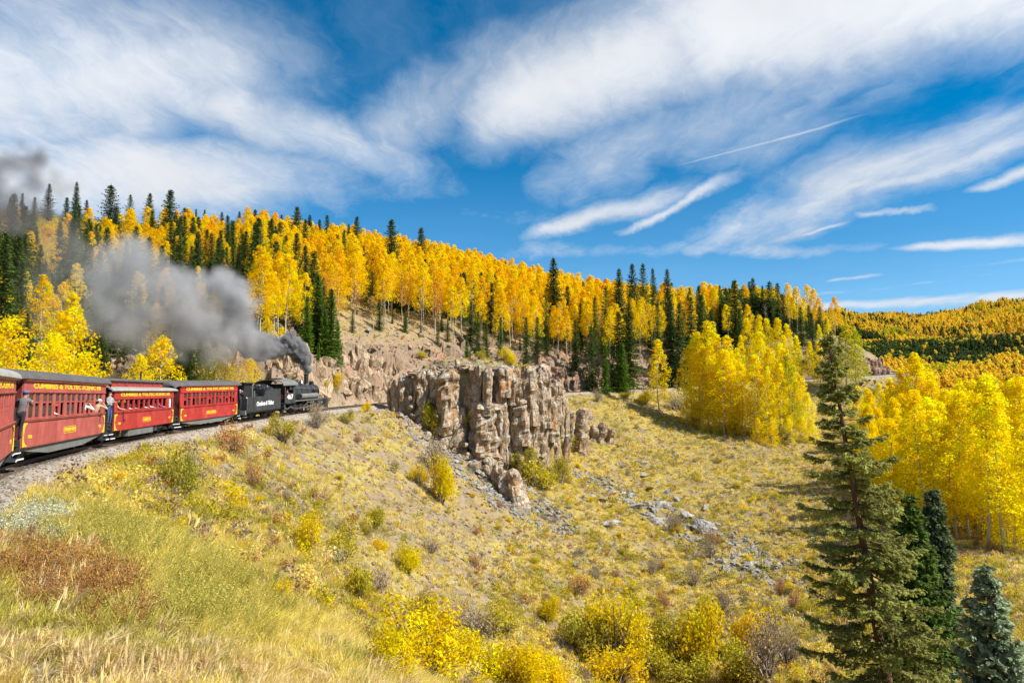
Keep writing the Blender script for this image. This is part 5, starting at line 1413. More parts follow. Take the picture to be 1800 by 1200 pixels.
def row_scatter(name, kinds, rows, label, cat, h0):
    a = np.array(rows); n = len(a)
    scatter(name, [merged_tree(k, name + '_shape') for k in kinds], a[:, :3], np.column_stack([np.zeros(n), np.zeros(n), r_.uniform(0, 6.28, n)]), a[:, 3] / h0, r_.integers(0, len(kinds), n), label=label, category=cat)
row_scatter('aspen_wood', ASP_R[:5], ROW['aspen'], 'golden aspen wood covering the upper ridge behind its front rows', 'aspen wood', 14.5)
row_scatter('spruce_wood', SPR[:4], ROW['spruce'] if ROW['spruce'] else [(0, 300, 50, 9)], 'dark spruces scattered through the wood on top of the ridge', 'spruce wood', 15)
if EXTRA: row_scatter('grove_wood', ASP_G[:3], EXTRA, 'farther yellow aspens of the right grove running down behind its front rows', 'aspen wood', 15.5)

# ------------------------------------------------------------------ far slopes across the valley
M['aspen_far'] = leaf_mat('far_aspen_leaves', (.95, .68, .04), (.95, .74, .05), (.88, .56, .05), .55)
FA = [aspen(300 + i, 14, 6.0, .18, 230, 1.15, clumps=20, limbs=2, leaf='aspen_far', tr=.2) for i in range(3)] + [aspen(310, 13, 6, .2, 200, 1.15, clumps=18, limbs=2, leaf='aspen_rust', tr=.2), aspen(311, 14, 6, .18, 230, 1.15, clumps=20, limbs=2, leaf='aspen_green', tr=.2)]
FS = [spruce(320 + i, 15, 5.0, .05, 1.1, 6, tuft=1.5, twigs=2, tr=.22) for i in range(2)]
N_ = 78000
az = r_.uniform(.30, .76, N_); rr2 = np.exp(r_.uniform(math.log(215), math.log(2300), N_))
x = rr2 * np.sin(az); y = rr2 * np.cos(az); z = ground(x, y)
_n = fbm(x / 130, y / 130, 4, 301); n2_ = fbm(x / 55, y / 55, 3, 303)
mead = sstep(fbm(x / 120, y / 120, 3, 203), .33, .42) * (rr2 > 450)
dd_, _, _ = track_near(x, y)
ok = (mead < .5) & (np.abs(dd_) > 30)
x, y, z, rr2, _n, n2_ = [a[ok] for a in (x, y, z, rr2, _n, n2_)]
sel = _n + n2_ * .5
u1 = r_.uniform(0, 1, len(x))
spr_m = r_.uniform(0, 1, len(x)) < np.clip(.42 - sel * 5.5 - .15 * (rr2 > 1300), .06, .94)
idx = np.where(spr_m, 5 + (u1 * 997 % 2).astype(int), (u1 * 991 % 3).astype(int))
rust = (~spr_m) & (fbm(x / 200, y / 200, 3, 305) > .26) & (u1 < .85) & (rr2 > 700); idx = np.where(rust, 3, idx)
gren = (~spr_m) & (n2_ > .3); idx = np.where(gren, 4, idx)
spx = (rr2 > 850) & spr_m & (r_.uniform(0, 1, len(x)) < .55); idx = np.where(spx, (u1 * 991 % 3).astype(int), idx)
sc_ = r_.uniform(.65, 1.1, len(x)) * np.interp(rr2, [200, 500, 1200, 2300], [.8, .82, 1.1, 1.7])
n = len(x)
scatter('far_forest', [merged_tree(k, 'far_tree_shape') for k in FA + FS], np.column_stack([x, y, z - .3]), np.column_stack([np.zeros(n), np.zeros(n), r_.uniform(0, 6.28, n)]), sc_, idx, label='far hillsides across the valley covered in golden aspens and dark spruces', category='forest')
# ------------------------------------------------------------------ sight helper: where a line of sight meets the ground
_Ds = np.concatenate([np.arange(3, 30, .15), np.arange(30, 120, .4), np.arange(120, 400, .8)])
def hits(pts):
    """[(px, py)] -> array of x, y, z, D where each line of sight first meets the ground"""
    out = []
    for px, py in pts:
        u, v = px - 900, 600 - py; fw = F * math.cos(PITCH) - v * math.sin(PITCH); up = F * math.sin(PITCH) + v * math.cos(PITCH)
        x = u / fw * _Ds; z = EYE + up / fw * _Ds; g = ground(x, _Ds); b = np.nonzero(z < g)[0]
        i = b[0] if len(b) else len(_Ds) - 1
        out.append((x[i], _Ds[i], g[i], _Ds[i]))
    return np.array(out)

ROCKS = {k: [rock_mesh(700 + i + 40 * j, k, 3, 13 + 2 * i, ((1, .8, .6), (1, 1, .85), (1.2, .7, .45), (.8, 1, .9), (1.4, .8, .5))[i % 5]) for i in range(5)] for j, k in enumerate(('rock_grey', 'rock_knob', 'rock_cut', 'rock_red'))}
def rock_at(kind, x, y, z, r, parent=None, name='boulder', stretch=(1, 1, 1), **kw):
    me = ROCKS[kind][rnd_.randrange(5)]
    s = Vector((r * stretch[0], r * stretch[1], r * stretch[2]))
    if parent is None: return link(name, me, None, (x, y, z), (rnd_.uniform(-.3, .3), rnd_.uniform(-.3, .3), rnd_.uniform(0, 6.28)), s, **kw)
    return link(name, me, parent, Vector((x, y, z)) - parent.location, (rnd_.uniform(-.5, .5), rnd_.uniform(-.5, .5), rnd_.uniform(0, 6.28)), s)
# ------------------------------------------------------------------ the outcrop of standing columns
def column_mesh(seed, w, dp, h, lean=0.0, mat='rock_knob'):
    """an upright joint-bounded column: angular plan, cracked across, chipped and weathered sides, broken top"""
    r = np.random.default_rng(seed); n = 24
    k = r.integers(4, 7); ca = np.sort((np.arange(k) + r.uniform(-.33, .33, k)) / k * 6.2832); cd = r.uniform(.70, 1.0, k)
    an = np.arange(n) / n * 6.2832
    rows = max(10, int(h / .26)); zz = np.linspace(0, 1, rows + 1)
    nseg = max(1, int(h / r.uniform(2.8, 6.0))); brk = np.sort(r.uniform(.12, .92, nseg)); seg = np.searchsorted(brk, zz)
    so = np.vstack([[0, 0], r.normal(0, .04, (nseg, 2)) * w]); sc_ = np.concatenate([[1.05], r.uniform(.88, 1.06, nseg)]); sa = r.normal(0, .22, nseg + 1); sl_ = r.uniform(-.28, .28, (nseg + 1, 2))
    chips = [(r.uniform(.05, 1), r.uniform(.05, .30), r.uniform(0, 6.28), r.uniform(.15, .42)) for _ in range(max(4, int(h * 1.3)))]
    vs = []; ox, oy = r.uniform(0, 60, 2)
    for i, u in enumerate(zz):
        z = -1.0 + (h + 1.0) * u; g = seg[i]; db = np.abs(brk - u).min() * h if nseg else 9
        plan = np.min([np.where(np.cos(an + sa[g] * .3 - a) > .05, d / np.maximum(np.cos(an + sa[g] * .3 - a), .05), 9) for a, d in zip(ca, cd)], axis=0); plan = np.minimum(plan, 1.15)
        for j in range(n):
            q = plan[j] * sc_[g]; cx, cy_ = math.cos(an[j]), math.sin(an[j])
            if db < .13: q *= .91
            for (cu, ch_, ca_, amt) in chips:
                dd = ((u - cu) * h / (ch_ * 6)) ** 2 + (1 - math.cos(an[j] - ca_)) * 2.2
                if dd < 1: q *= 1 - amt * (1 - dd)
            p3 = Vector((cx * w * .7 + ox, cy_ * dp * .7 + oy, z * .7))
            q *= 1 + mnoise.fractal(p3, .9, 2.2, 5) * .26 + abs(mnoise.noise(p3 * 3.1)) * -.10
            if u > .90: q *= 1 - (u - .90) * r.uniform(2.2, 5.5)
            vs.append((cx * w * .55 * q + lean * u + so[g][0], cy_ * dp * .55 * q + so[g][1], z + (sl_[g][0] * cx * w + sl_[g][1] * cy_ * dp) * .5 * min(1, u * 5)))
    bm = nb(); bv = [bm.verts.new(v) for v in vs]
    for i in range(rows):
        for j in range(n): bm.faces.new([bv[k_] for k_ in (i * n + j, i * n + (j + 1) % n, (i + 1) * n + (j + 1) % n, (i + 1) * n + j)])
    bm.faces.new([bv[rows * n + j] for j in range(n)])
    me = bpy.data.meshes.new('rock_column'); bm.to_mesh(me); bm.free()
    me.materials.append(M[mat])
    return me
knob = thing('rock_outcrop', 'big outcrop of upright brown and grey rock columns standing beside the track', 'rock outcrop', (-5.5, 100, -8))
def fx_at(px, off):
    D = 96.0
    for _ in range(5):
        x = P(px, 700, D)[0]; D = float(np.interp(x, KF_S[:, 0], KF_S[:, 1])) + off
    return x, D
COLS = [(687, 706, 672, 728, .4), (700, 722, 662, 735, .6), (715, 731, 655, 705, 1.4), (724, 734, 657, 700, .6), (732, 753, 655, 728, .2), (752, 769, 652, 695, .7), (752, 770, 690, 740, 1.3), (771, 806, 650, 772, -.5), (806, 828, 646, 752, 1.9), (792, 815, 745, 785, -.2),
        (828, 851, 645, 706, .3), (849, 866, 648, 718, -.5), (828, 871, 700, 806, -.2), (865, 880, 655, 700, 1.2), (868, 888, 692, 760, .4), (876, 897, 643, 686, .2), (893, 914, 646, 700, .3), (897, 905, 650, 690, 1.0), (901, 928, 694, 770, .3),
        (918, 946, 645, 736, -.5), (943, 970, 641, 740, .1), (918, 944, 732, 804, .3), (958, 978, 700, 765, .5), (968, 984, 668, 735, 1.0), (880, 903, 752, 800, .9), (740, 770, 738, 770, .5), (944, 962, 738, 790, .9)]
for i, (a_, b_, yt, yb, off) in enumerate(COLS):
    x, D = fx_at((a_ + b_) / 2, off * 1.25 + rnd_.uniform(-.3, .3)); w = (b_ - a_) / F * D * 1.16; yt -= rnd_.uniform(-4, 5)
    zt_ = P(a_, yt, D)[2]; zb_ = P(a_, yb, D)[2]
    link('rock_column', column_mesh(500 + i, w, w * 1.15 + .5, zt_ - zb_, rnd_.uniform(-.2, .2)), knob, Vector((x, D + w * .35, zb_)) - knob.location, (0, 0, rnd_.uniform(-.25, .25)))
# darker second row behind, closing the gaps
k_ = 0
for px in np.arange(688, 998, 8.5):
    x, D = fx_at(px, 2.5 + rnd_.uniform(-.4, .6)); yt = np.interp(px, [690, 760, 850, 950, 995], [668, 650, 646, 646, 690]) + rnd_.uniform(-1, 10); w = rnd_.uniform(.9, 1.7)
    zt_ = P(px, yt, D)[2]; link('rock_column', column_mesh(560 + k_, w, w * 1.2, zt_ + 14.0 - EYE), knob, Vector((x, D, EYE - 14.0)) - knob.location); k_ += 1
for px in np.arange(700, 985, 12.5):
    x, D = fx_at(px, 1.1 + rnd_.uniform(-.9, .9)); yt = np.interp(px, [690, 760, 850, 950, 995], [668, 654, 652, 652, 700]) + rnd_.choice([rnd_.uniform(0, 12), rnd_.uniform(20, 75)]); w = rnd_.uniform(.8, 1.7)
    zt_ = P(px, yt, D)[2]; link('rock_column', column_mesh(660 + k_, w, w * 1.1, zt_ + 13.0 - EYE, rnd_.uniform(-.3, .3)), knob, Vector((x, D, EYE - 13.0)) - knob.location); k_ += 1
# fallen and wedged blocks over the lower face and foot
for k in range(95):
    px = rnd_.uniform(700, 985); x, D = fx_at(px, rnd_.uniform(-2.6, .6)); z_ = max(gz(x, D), EYE - 13.5) + rnd_.choice([rnd_.uniform(-.2, .6), rnd_.uniform(0, 3.5)]) * (1 if D - np.interp(x, KF_S[:, 0], KF_S[:, 1]) > -1.2 else .1)
    rock_at('rock_knob', x, D, z_, rnd_.uniform(.35, 1.15), knob, 'block', (1, 1, 1.25))
# separate blocks on the right shoulder
sb = thing('rock_outcrop', 'smaller grey rock pillars on the right shoulder of the big outcrop', 'rock outcrop', (8, 107, -6))
for i, (a_, b_, yt, yb, D) in enumerate([(984, 1003, 722, 775, 104), (1003, 1027, 716, 784, 103), (1030, 1046, 748, 775, 106), (1042, 1060, 746, 780, 107), (1060, 1078, 756, 780, 108), (1012, 1030, 760, 800, 101), (985, 1000, 765, 800, 101)]):
    x, D, z, _ = hits([((a_ + b_) / 2, yb)])[0]; w = (b_ - a_) / F * D; hh = (yb - yt) / F * D * .95
    link('rock_column', column_mesh(600 + i, w, w * 1.1, hh + .8, .25), sb, Vector((x, D + w * .3, z - .8)) - sb.location, (0, rnd_.uniform(.05, .2), rnd_.uniform(-.3, .3)))
lb = thing('rock_outcrop', 'leaning rock slabs below the foot of the big outcrop', 'rock outcrop', (0, 88, -14))
for i, (a_, b_, yt, yb) in enumerate([(878, 902, 812, 862), (896, 935, 820, 885), (905, 925, 850, 895), (862, 885, 800, 840)]):
    x, y, z, D = hits([((a_ + b_) / 2, yb)])[0]; w = (b_ - a_) / F * D; zt_ = P(a_, yt, D)[2]
    link('rock_column', column_mesh(620 + i, w, w * 1.1, max(2.0, zt_ - z), -.6), lb, Vector((x, y + .4, z - .4)) - lb.location, (-.25, rnd_.uniform(-.3, .1), 0))

# cap stones along the rim of the outcrop
for px in np.arange(694, 988, 5.0):
    x, D = fx_at(px, .9 + rnd_.uniform(0, 2.4)); zc_ = gz(x, max(D, D + 1.2)) + rnd_.uniform(-.3, .3)
    rock_at('rock_knob', x, D, zc_ + .1, rnd_.uniform(.45, 1.0), knob, 'cap_stone', (1.2, 1, .8))
for k in range(70):
    x = rnd_.uniform(-15, 6); y = rnd_.uniform(97, 110); rock_at('rock_knob', x, y, gz(x, y), rnd_.uniform(.2, .65), knob, 'cap_stone')

# ------------------------------------------------------------------ the rock cuts above the line
def cut(label, s0, s1, kind, n, dmin, dmax, seed, rmin=.7, rmax=1.9, tall=1.25):
    p, _ = track_at((s0 + s1) / 2); root = thing('rock_cut', label, 'cliff', (p[0], p[1], p[2]))
    q = random.Random(seed); S = []; Dd = []
    for i in range(n): S.append(q.uniform(s0, s1)); Dd.append(-dmin - (dmax - dmin) * q.random() ** 1.3)
    pts = [side_pt(a, b) for a, b in zip(S, Dd)]; zz = ground(np.array([p[0] for p in pts]), np.array([p[1] for p in pts]))
    for (x, y, _), z, d in zip(pts, zz, Dd):
        r = q.uniform(rmin, rmax) * (1.0 if d > -8 else .65)
        me = ROCKS[kind][q.randrange(5)]
        link('rock', me, root, Vector((x, y, z - r * .25)) - root.location, (q.uniform(-.5, .5), q.uniform(-.4, .6), q.uniform(0, 6.28)), (r * q.uniform(.7, 1.1), r * q.uniform(.7, 1.1), r * q.uniform(.8, 1.5) * tall))
    ncol = int((s1 - s0) / 1.15)
    for i in range(ncol):
        s_ = s0 + (s1 - s0) * (i + q.random()) / ncol; d_ = -q.uniform(dmin, dmin + 3.4); x, y, _ = side_pt(s_, d_); z = gz(x, y); w = q.uniform(.9, 2.3); hh = q.uniform(1.6, 4.6) * tall
        link('rock_slab', column_mesh(seed * 1000 + i, w, w * q.uniform(.5, 1.1), hh, 0, kind), root, Vector((x, y, z - hh * .55)) - root.location, (q.uniform(-.12, .32), q.uniform(-.25, .25), q.uniform(0, 6.28)))
    return root
cut('pale pinkish rock cut rising from the track just ahead of the engine', 92, 126, 'rock_cut', 150, 4.6, 11.5, 1, .5, 1.8, 1.3)
cut('reddish rock cut above the far track, between the outcrop and the lone aspen', 156, 206, 'rock_red', 150, 4.6, 12.5, 2, .6, 2.2, 1.35)
cut('reddish shaded rock cut behind the bright aspens above the far track', 206, 244, 'rock_red', 90, 4.4, 10.5, 3, .8, 2.1, 1.3)
cut('rocky spur above the bend of the far track', 246, 284, 'rock_red', 120, 4.0, 13, 4, .7, 1.7, 1.0)
# broken rock of the slopes above the cuts and below the far track
for lab, box, kind, n in (('rock ledges on the bare pinkish slope above the engine', (620, 575, 900, 640), 'rock_cut', 60), ('grey and red rocks scattered above the far cut', (930, 595, 1260, 655), 'rock_red', 90), ('rocks on the slope just below the bend of the far track', (1490, 668, 1600, 700), 'rock_red', 50), ('tan rocks behind the clerestory coach', (196, 600, 236, 655), 'rock_cut', 26)):
    pts = [(rnd_.uniform(box[0], box[2]), rnd_.uniform(box[1], box[3])) for _ in range(n)]; H = hits(pts); H = H[H[:, 3] > 45]
    root = thing('rock_slope', lab, 'rocks', (H[:, 0].mean(), H[:, 1].mean(), H[:, 2].mean()))
    for x, y, z, D in H: rock_at(kind, x, y, z, rnd_.uniform(.25, .9) if 'tan' not in lab else rnd_.uniform(.5, 1.5), root, 'rock', (1.2, 1, .8))
x, y, z, D = hits([(648, 586)])[0]; o = rock_at('rock_grey', x, y, z + .5, 1.1); o['label'] = 'single pale boulder on the bare pinkish slope just below the ridge trees'; o['category'] = 'boulder'

# ------------------------------------------------------------------ boulders of the scree and below the outcrop
BL = [(1173, 893, 45, 'flat pale grey boulder at the top of the run of big scree boulders'), (1164, 920, 50, 'long low grey boulder in the middle of the scree run'), (1209, 913, 42, 'rounded light grey boulder with yellow grass behind it in the scree'),
      (1240, 933, 50, 'biggest dark-sided boulder at the lower end of the scree run'), (1271, 990, 26, None), (1293, 996, 22, None), (1315, 994, 30, None), (1351, 996, 28, None), (1075, 922, 36, 'flat grey slab left of the scree run'), (1118, 893, 26, None), (1044, 874, 20, None),
      (1142, 860, 24, None), (1173, 868, 22, None), (1240, 895, 19, None), (1013, 995, 26, 'pale pointed rock alone on the lower slope among brown bushes'), (1053, 968, 20, None), (927, 962, 17, None), (991, 1032, 12, None), (1289, 1082, 18, None), (1373, 1092, 15, None), (1213, 1046, 14, None),
      (1151, 976, 16, None), (1265, 744, 15, None), (1187, 801, 14, None), (1130, 815, 20, None), (1133, 838, 22, None), (1190, 880, 20, None), (1095, 870, 18, None), (1105, 885, 20, None), (1060, 880, 18, None), (1130, 905, 20, None), (1225, 950, 20, None), (1255, 960, 18, None), (1290, 975, 18, None), (1330, 1005, 16, None),
      (708, 750, 26, 'large grey block at the left foot of the outcrop columns'), (737, 770, 22, 'orange and grey block at the foot of the outcrop'), (722, 765, 14, None), (745, 800, 16, None), (735, 825, 20, None), (760, 850, 14, None), (790, 880, 16, None), (820, 870, 18, None), (850, 860, 20, None), (700, 770, 12, None), (860, 890, 14, None), (840, 830, 18, None), (800, 830, 16, None)]
H = hits([(a, b) for a, b, c, d in BL])
for (px, py, w, lab), (x, y, z, D) in zip(BL, H):
    r = w / F * D * .52; o = rock_at('rock_grey' if px > 870 or rnd_.random() < .5 else 'rock_knob', x, y, z + r * .12, r, None, 'boulder', (1.15, .9, .8))
    o['category'] = 'boulder'
    if lab: o['label'] = lab
    elif px > 870: o['label'] = 'grey boulder of the scree that runs down the slope right of the outcrop'; o['group'] = 'boulders of the scree slope'
    else: o['label'] = 'block fallen among the bushes at the foot of the outcrop'; o['group'] = 'blocks fallen below the outcrop'
x, y, z, D = hits([(459, 1012)])[0]
st = thing('tree_stump', 'small whitish weathered stump sticking up from the golden grass, left of centre', 'stump', (x, y, z))
bm = nb(); cyl(bm, (0, 0, -.1), (.03, 0, .30), .10, .075, 9); cyl(bm, (.02, 0, .22), (.09, .02, .36), .07, .045, 8); cyl(bm, (0, 0, .1), (-.34, .03, .16), .06, .03, 7); cyl(bm, (0, 0, .02), (.1, -.1, -.1), .05, .03, 7)
for v in bm.verts: v.co += mnoise.noise_vector(v.co * 9) * .025
fin('trunk', bm, M['dead'], st, smooth=True)
bm = nb(); tube(bm, [(-.34, .03, .16), (-.5, .06, .2), (-.62, .05, .17)], .018, 5); fin('root', bm, M['dead'], st)
# fallen logs and sticks
LG = [((275, 958), (318, 978), .05), ((372, 1018), (425, 1042), .05), ((388, 1150), (458, 1196), .06), ((1115, 1010), (1150, 1030), .0), ((810, 985), (835, 1000), .06), ((800, 1068), (812, 1080), .08), ((1060, 650), (1068, 662), .12), ((1180, 790), (1205, 812), .1), ((860, 1045), (885, 1060), .08), ((980, 1130), (1000, 1150), .1), ((580, 965), (600, 978), .05), ((555, 1010), (580, 1022), .045)]
HH = hits([p for a, b, r in LG for p in (a, b)])
for i, (a, b, r) in enumerate(LG):
    if r == 0: continue
    p, q = Vector(HH[2 * i][:3]), Vector(HH[2 * i + 1][:3])
    if (p - q).length > 9: q = p + (q - p).normalized() * 5
    A = Acc(); n_ = 6; pts = [p + (q - p) * k / (n_ - 1) + Vector((rnd_.uniform(-.05, .05), rnd_.uniform(-.05, .05), .08)) for k in range(n_)]
    A.add(*tube_np([tuple(v - p) for v in pts], [r, r * 1.05, r, r * .9, r * .8, r * .5], 7)); o = link('fallen_log', A.mesh('fallen_log', M['dead'], True), None, p)
    o['category'] = 'log'; o['group'] = 'weathered logs lying on the slope'; o['label'] = 'weathered grey log lying in the grass of the slope'
    if i == 2:
        o['label'] = 'dark broken branch lying in the grass at the bottom edge of the photo'; del o['group']; o.data.materials[0] = M['bark_dark']
# ------------------------------------------------------------------ shrubs
SH = {'y': [shrub(800 + i, 1.8, 1.25, 2900, .085, 'shrub_yellow', 13 + 6 * i) for i in range(3)], 'l': [shrub(810 + i, 1.7, 1.1, 2300, .085, 'shrub_lime', 12 + 6 * i) for i in range(3)],
      's': [shrub(820 + i, 1.7, .9, 1500, .065, 'shrub_sage', 16 + 6 * i) for i in range(3)], 'r': [shrub(830 + i, 1.6, .8, 1400, .065, 'shrub_rust', 14 + 6 * i) for i in range(2)]}
SN = {'y': ('bright yellow', 'yellow bushes on the slopes'), 'l': ('yellow-green', 'yellow-green bushes on the slopes'), 's': ('grey-brown twiggy', 'grey-brown bushes on the slopes'), 'r': ('rusty brown', 'rusty brown bushes on the slopes')}
def shrub_obj(kind, x, y, z, w, h, label, group=None):
    st_, lv, h0 = SH[kind][rnd_.randrange(len(SH[kind]))]; o = thing('shrub', label, 'bush', (x, y, z - .03), rnd_.uniform(0, 6.28), group)
    o.scale = (w / 1.6, w / 1.6, h / (h0 * .98)); link('stems', st_, o); link('foliage', lv, o); return o
LS = [(745, 1190, 140, 105, 'y', 'largest bright yellow bush at the bottom, left of centre'), (688, 1195, 95, 80, 'y', 'yellow bush at the bottom edge, left of the largest one'), (835, 1215, 110, 80, 'y', 'low yellow bush at the bottom edge just right of the largest one'), (915, 1210, 100, 60, 'y', None), (880, 1120, 75, 45, 'l', None), (725, 1112, 75, 42, 'l', None),
      (1085, 1165, 105, 95, 'y', 'rounded yellow bush at the bottom, beside a green one on its left'), (1030, 1155, 80, 75, 'l', 'green-yellow bush touching the left side of a rounded yellow one at the bottom'), (1075, 1215, 100, 60, 'y', None), (1150, 1195, 70, 55, 'l', None), (1238, 1180, 98, 98, 'y', 'brightest golden bush at the bottom right, in front of the slope'), (1175, 1170, 75, 75, 'l', 'lime green bush just left of the brightest golden bush'),
      (1290, 1215, 80, 60, 'l', None), (1352, 1190, 80, 85, 's', 'brownish twiggy bush at the bottom beside the big fir'), (1310, 1155, 50, 62, 'y', None), (1200, 1215, 95, 50, 'l', None), (965, 1215, 80, 50, 'y', None), (1385, 1170, 50, 60, 's', None), (790, 1105, 60, 35, 's', None), (840, 1120, 60, 40, 's', None),
      (716, 1008, 54, 42, 'y', 'round yellow bush alone on the middle slope'), (632, 1065, 55, 60, 'l', 'dark-sided yellow-green bush on the lower middle slope'), (603, 993, 60, 48, 'l', None), (533, 980, 56, 62, 'y', 'yellow bush with a dark shaded side at the edge of the golden grass'), (665, 1048, 40, 45, 's', None), (660, 930, 40, 30, 'l', None), (969, 1092, 40, 34, 'y', None), (756, 975, 34, 26, 's', None),
      (316, 878, 60, 72, 'l', 'tall green and brown bush on the slope below the coaches'), (330, 845, 56, 40, 's', None), (415, 798, 66, 48, 'r', 'reddish brown bush below the third coach'), (452, 858, 36, 44, 'r', None), (257, 797, 18, 18, 'l', 'small green bush at the edge of the ballast'), (244, 797, 14, 16, 's', None), (558, 752, 44, 36, 's', 'brown bush below the engine'), (497, 780, 44, 36, 'l', None),
      (775, 885, 55, 70, 'y', None), (768, 838, 46, 50, 's', None), (762, 768, 40, 58, 'l', 'green bush growing against the left foot of the rock columns'), (735, 852, 30, 28, 'y', None), (815, 785, 34, 26, 'l', None), (590, 695, 22, 30, 'y', None), (895, 640, 32, 24, 'y', 'bright yellow bush on top of the rock outcrop'), (742, 632, 22, 14, 'l', None), (845, 632, 20, 12, 'l', None), (700, 655, 14, 10, 's', None),
      (645, 725, 20, 16, 'y', None), (610, 745, 24, 18, 'l', None), (575, 700, 10, 22, 'y', None), (1133, 714, 24, 22, 'y', 'round yellow bush just below the far track'), (1050, 706, 24, 18, 's', None), (1190, 720, 34, 22, 's', None), (1225, 745, 40, 22, 's', None), (1100, 700, 20, 10, 'l', None), (950, 862, 60, 40, 'l', 'bright green-yellow bush at the right foot of the outcrop'), (920, 840, 50, 36, 'l', None), (985, 850, 44, 34, 'l', None), (870, 775, 26, 20, 'l', None), (905, 765, 24, 22, 's', None), (1000, 790, 30, 22, 'l', None), (990, 740, 22, 26, 'l', None),
      (1185, 935, 40, 30, 's', None), (1180, 1115, 34, 34, 's', None), (1150, 1010, 30, 26, 's', None), (1170, 1070, 32, 30, 'r', None), (1270, 1080, 40, 32, 's', None), (1020, 1045, 44, 30, 'r', None), (980, 1080, 44, 30, 'r', None), (1260, 960, 30, 24, 'r', None), (1250, 985, 36, 30, 's', None), (1220, 1030, 30, 26, 's', None), (1240, 1110, 40, 26, 's', None), (1320, 1130, 40, 26, 's', None), (1370, 1045, 30, 24, 'r', None), (1395, 1075, 30, 30, 'r', None),
      (1265, 700, 60, 24, 'r', None), (1320, 730, 50, 30, 's', None), (1290, 760, 30, 22, 'y', None), (1345, 765, 40, 24, 's', None), (1380, 780, 40, 22, 's', None), (1500, 700, 18, 14, 'r', None), (1540, 700, 20, 12, 'l', None)]
H = hits([(a, min(b, 1197)) for a, b, *_ in LS])
for (px, py, w, h, k, lab), (x, y, z, D) in zip(LS, H):
    lm_ = 'at the bottom of the photo' if py > 1100 else 'below the train' if px < 660 and py < 900 else 'on the rock outcrop or at its foot' if 680 < px < 1010 and py < 900 else 'on the lower left slope' if px < 800 else 'beside the grey scree' if py > 900 else 'near the far track'
    if py > 1197:
        f_ = (py - 1197) / F * D; y -= f_ * 1.4; z = gz(x, y)
    shrub_obj(k, x, y, z, w / F * D * 1.1, h / F * D * 1.15, lab or (SN[k][0] + ' bush ' + lm_), None if lab else SN[k][0] + ' bushes ' + lm_)
r_ = np.random.default_rng(31)
def cand(n, x0, x1, y0, y1, bias=1.0):
    """random places, spread evenly in the picture: pixel rectangle -> ground"""
    px = r_.uniform(x0, x1, n); py = r_.uniform(y0, y1, n); return hits(list(zip(px, py))), px, py
H, px, py = cand(105, 420, 1420, 730, 1120); H2, px2_, py2_ = cand(26, 690, 1080, 770, 930); H3, px3_, py3_ = cand(24, 1080, 1400, 780, 1110); H = np.vstack([H, H2, H3]); px = np.concatenate([px, px2_, px3_]); py = np.concatenate([py, py2_, py3_])
for (x, y, z, D), a, b in zip(H, px, py):
    if D > 190: continue
    k = r_.choice(['y', 'l', 's', 'r'], p=[.24, .26, .32, .18]); w = r_.uniform(.3, 1.1) ** 1.0 * 1.15 * (1 + .25 * (D > 60))
    lm_ = 'below the coaches' if a < 560 and b < 900 else 'on the stony slope below the engine' if a < 760 and b < 900 else 'on the lower left slope' if a < 760 else 'around the foot of the outcrop' if a < 960 and b < 900 else 'on the lower middle slope' if a < 1000 else 'on the golden slope right of the outcrop' if b < 880 else 'beside the grey scree' if b < 1020 else 'on the lower right slope'
    if knob_w(np.array([x]), np.array([y]))[0] > .05: continue
    shrub_obj(k, x, y, z, w, w * .68, 'small ' + SN[k][0] + ' bush ' + lm_, 'small ' + SN[k][0] + ' bushes ' + lm_)

for (x0_, x1_, y0_, y1_, n_, D_, lm_) in ((1600, 1800, 925, 985, 15, 84, 'at the front edge of the right grove'), (1200, 1430, 700, 745, 12, 140, 'under the bright aspens by the far track')):
    H, px, py = cand(n_, x0_, x1_, y0_, y1_)
    for (x, y, z, D) in H:
        k = r_.choice(['s', 'r', 'l'], p=[.45, .35, .2]); w = r_.uniform(1.0, 2.2); shrub_obj(k, x, y, z, w, w * .55, SN[k][0] + ' undergrowth bush ' + lm_, SN[k][0] + ' undergrowth ' + lm_)

# ------------------------------------------------------------------ ground cover nobody could count
def field(n, rmin, rmax, az0, az1, power=1.0):
    az = r_.uniform(az0, az1, n); u = r_.uniform(0, 1, n); rr = rmin * (rmax / rmin) ** (u ** power)
    x = rr * np.sin(az); y = rr * np.cos(az); h, d, s, zt, n1, n2, cw, sc, k = ground(x, y, full=True)
    return x, y, h, d, s, rr, cw, sc, k
TU = [tuft(900, 34, .46, .17, .007, 'grass_gold'), tuft(901, 30, .40, .16, .008, 'grass_gold', (.4, -.2)), tuft(902, 28, .36, .14, .008, 'grass_straw', (.2, -.2)), tuft(903, 22, .55, .12, .009, 'grass_straw', (.3, -.2), 0), tuft(904, 34, .42, .16, .008, 'grass_green', (.2, -.1)), tuft(905, 24, .30, .16, .014, 'grass_green'),
      weed(906, 26, .5, 'weed_red', .045), weed(907, 22, .42, 'weed_silver', .05), weed(908, 30, .6, 'grass_green', .035), weed(909, 22, .38, 'weed_red', .05)]
x, y, z, d, s, rr, cw, sc, k = field(105000, 2.2, 62, -.86, .75, .80)
px, py = proj(x, y, z)
nA = fbm(x / 6, y / 6, 4, 101); nB = fbm(x / 1.6, y / 1.6, 3, 103); nC = fbm(x / 3, y / 3, 3, 401)
gwid = np.interp(s, [-10, 12, 26, 50, 90], [1.7, 1.8, 2.1, 2.9, 3.2])
ok = (np.abs(d) > gwid - .2 + np.abs(nB)) & (k < .5) & (d > -30) & (sc < .6)
ok &= r_.uniform(0, 1, len(x)) < np.clip(.95 - 1.2 * (nC > .25) - .55 * ((d > 2) & (s > 45)), .2, 1)
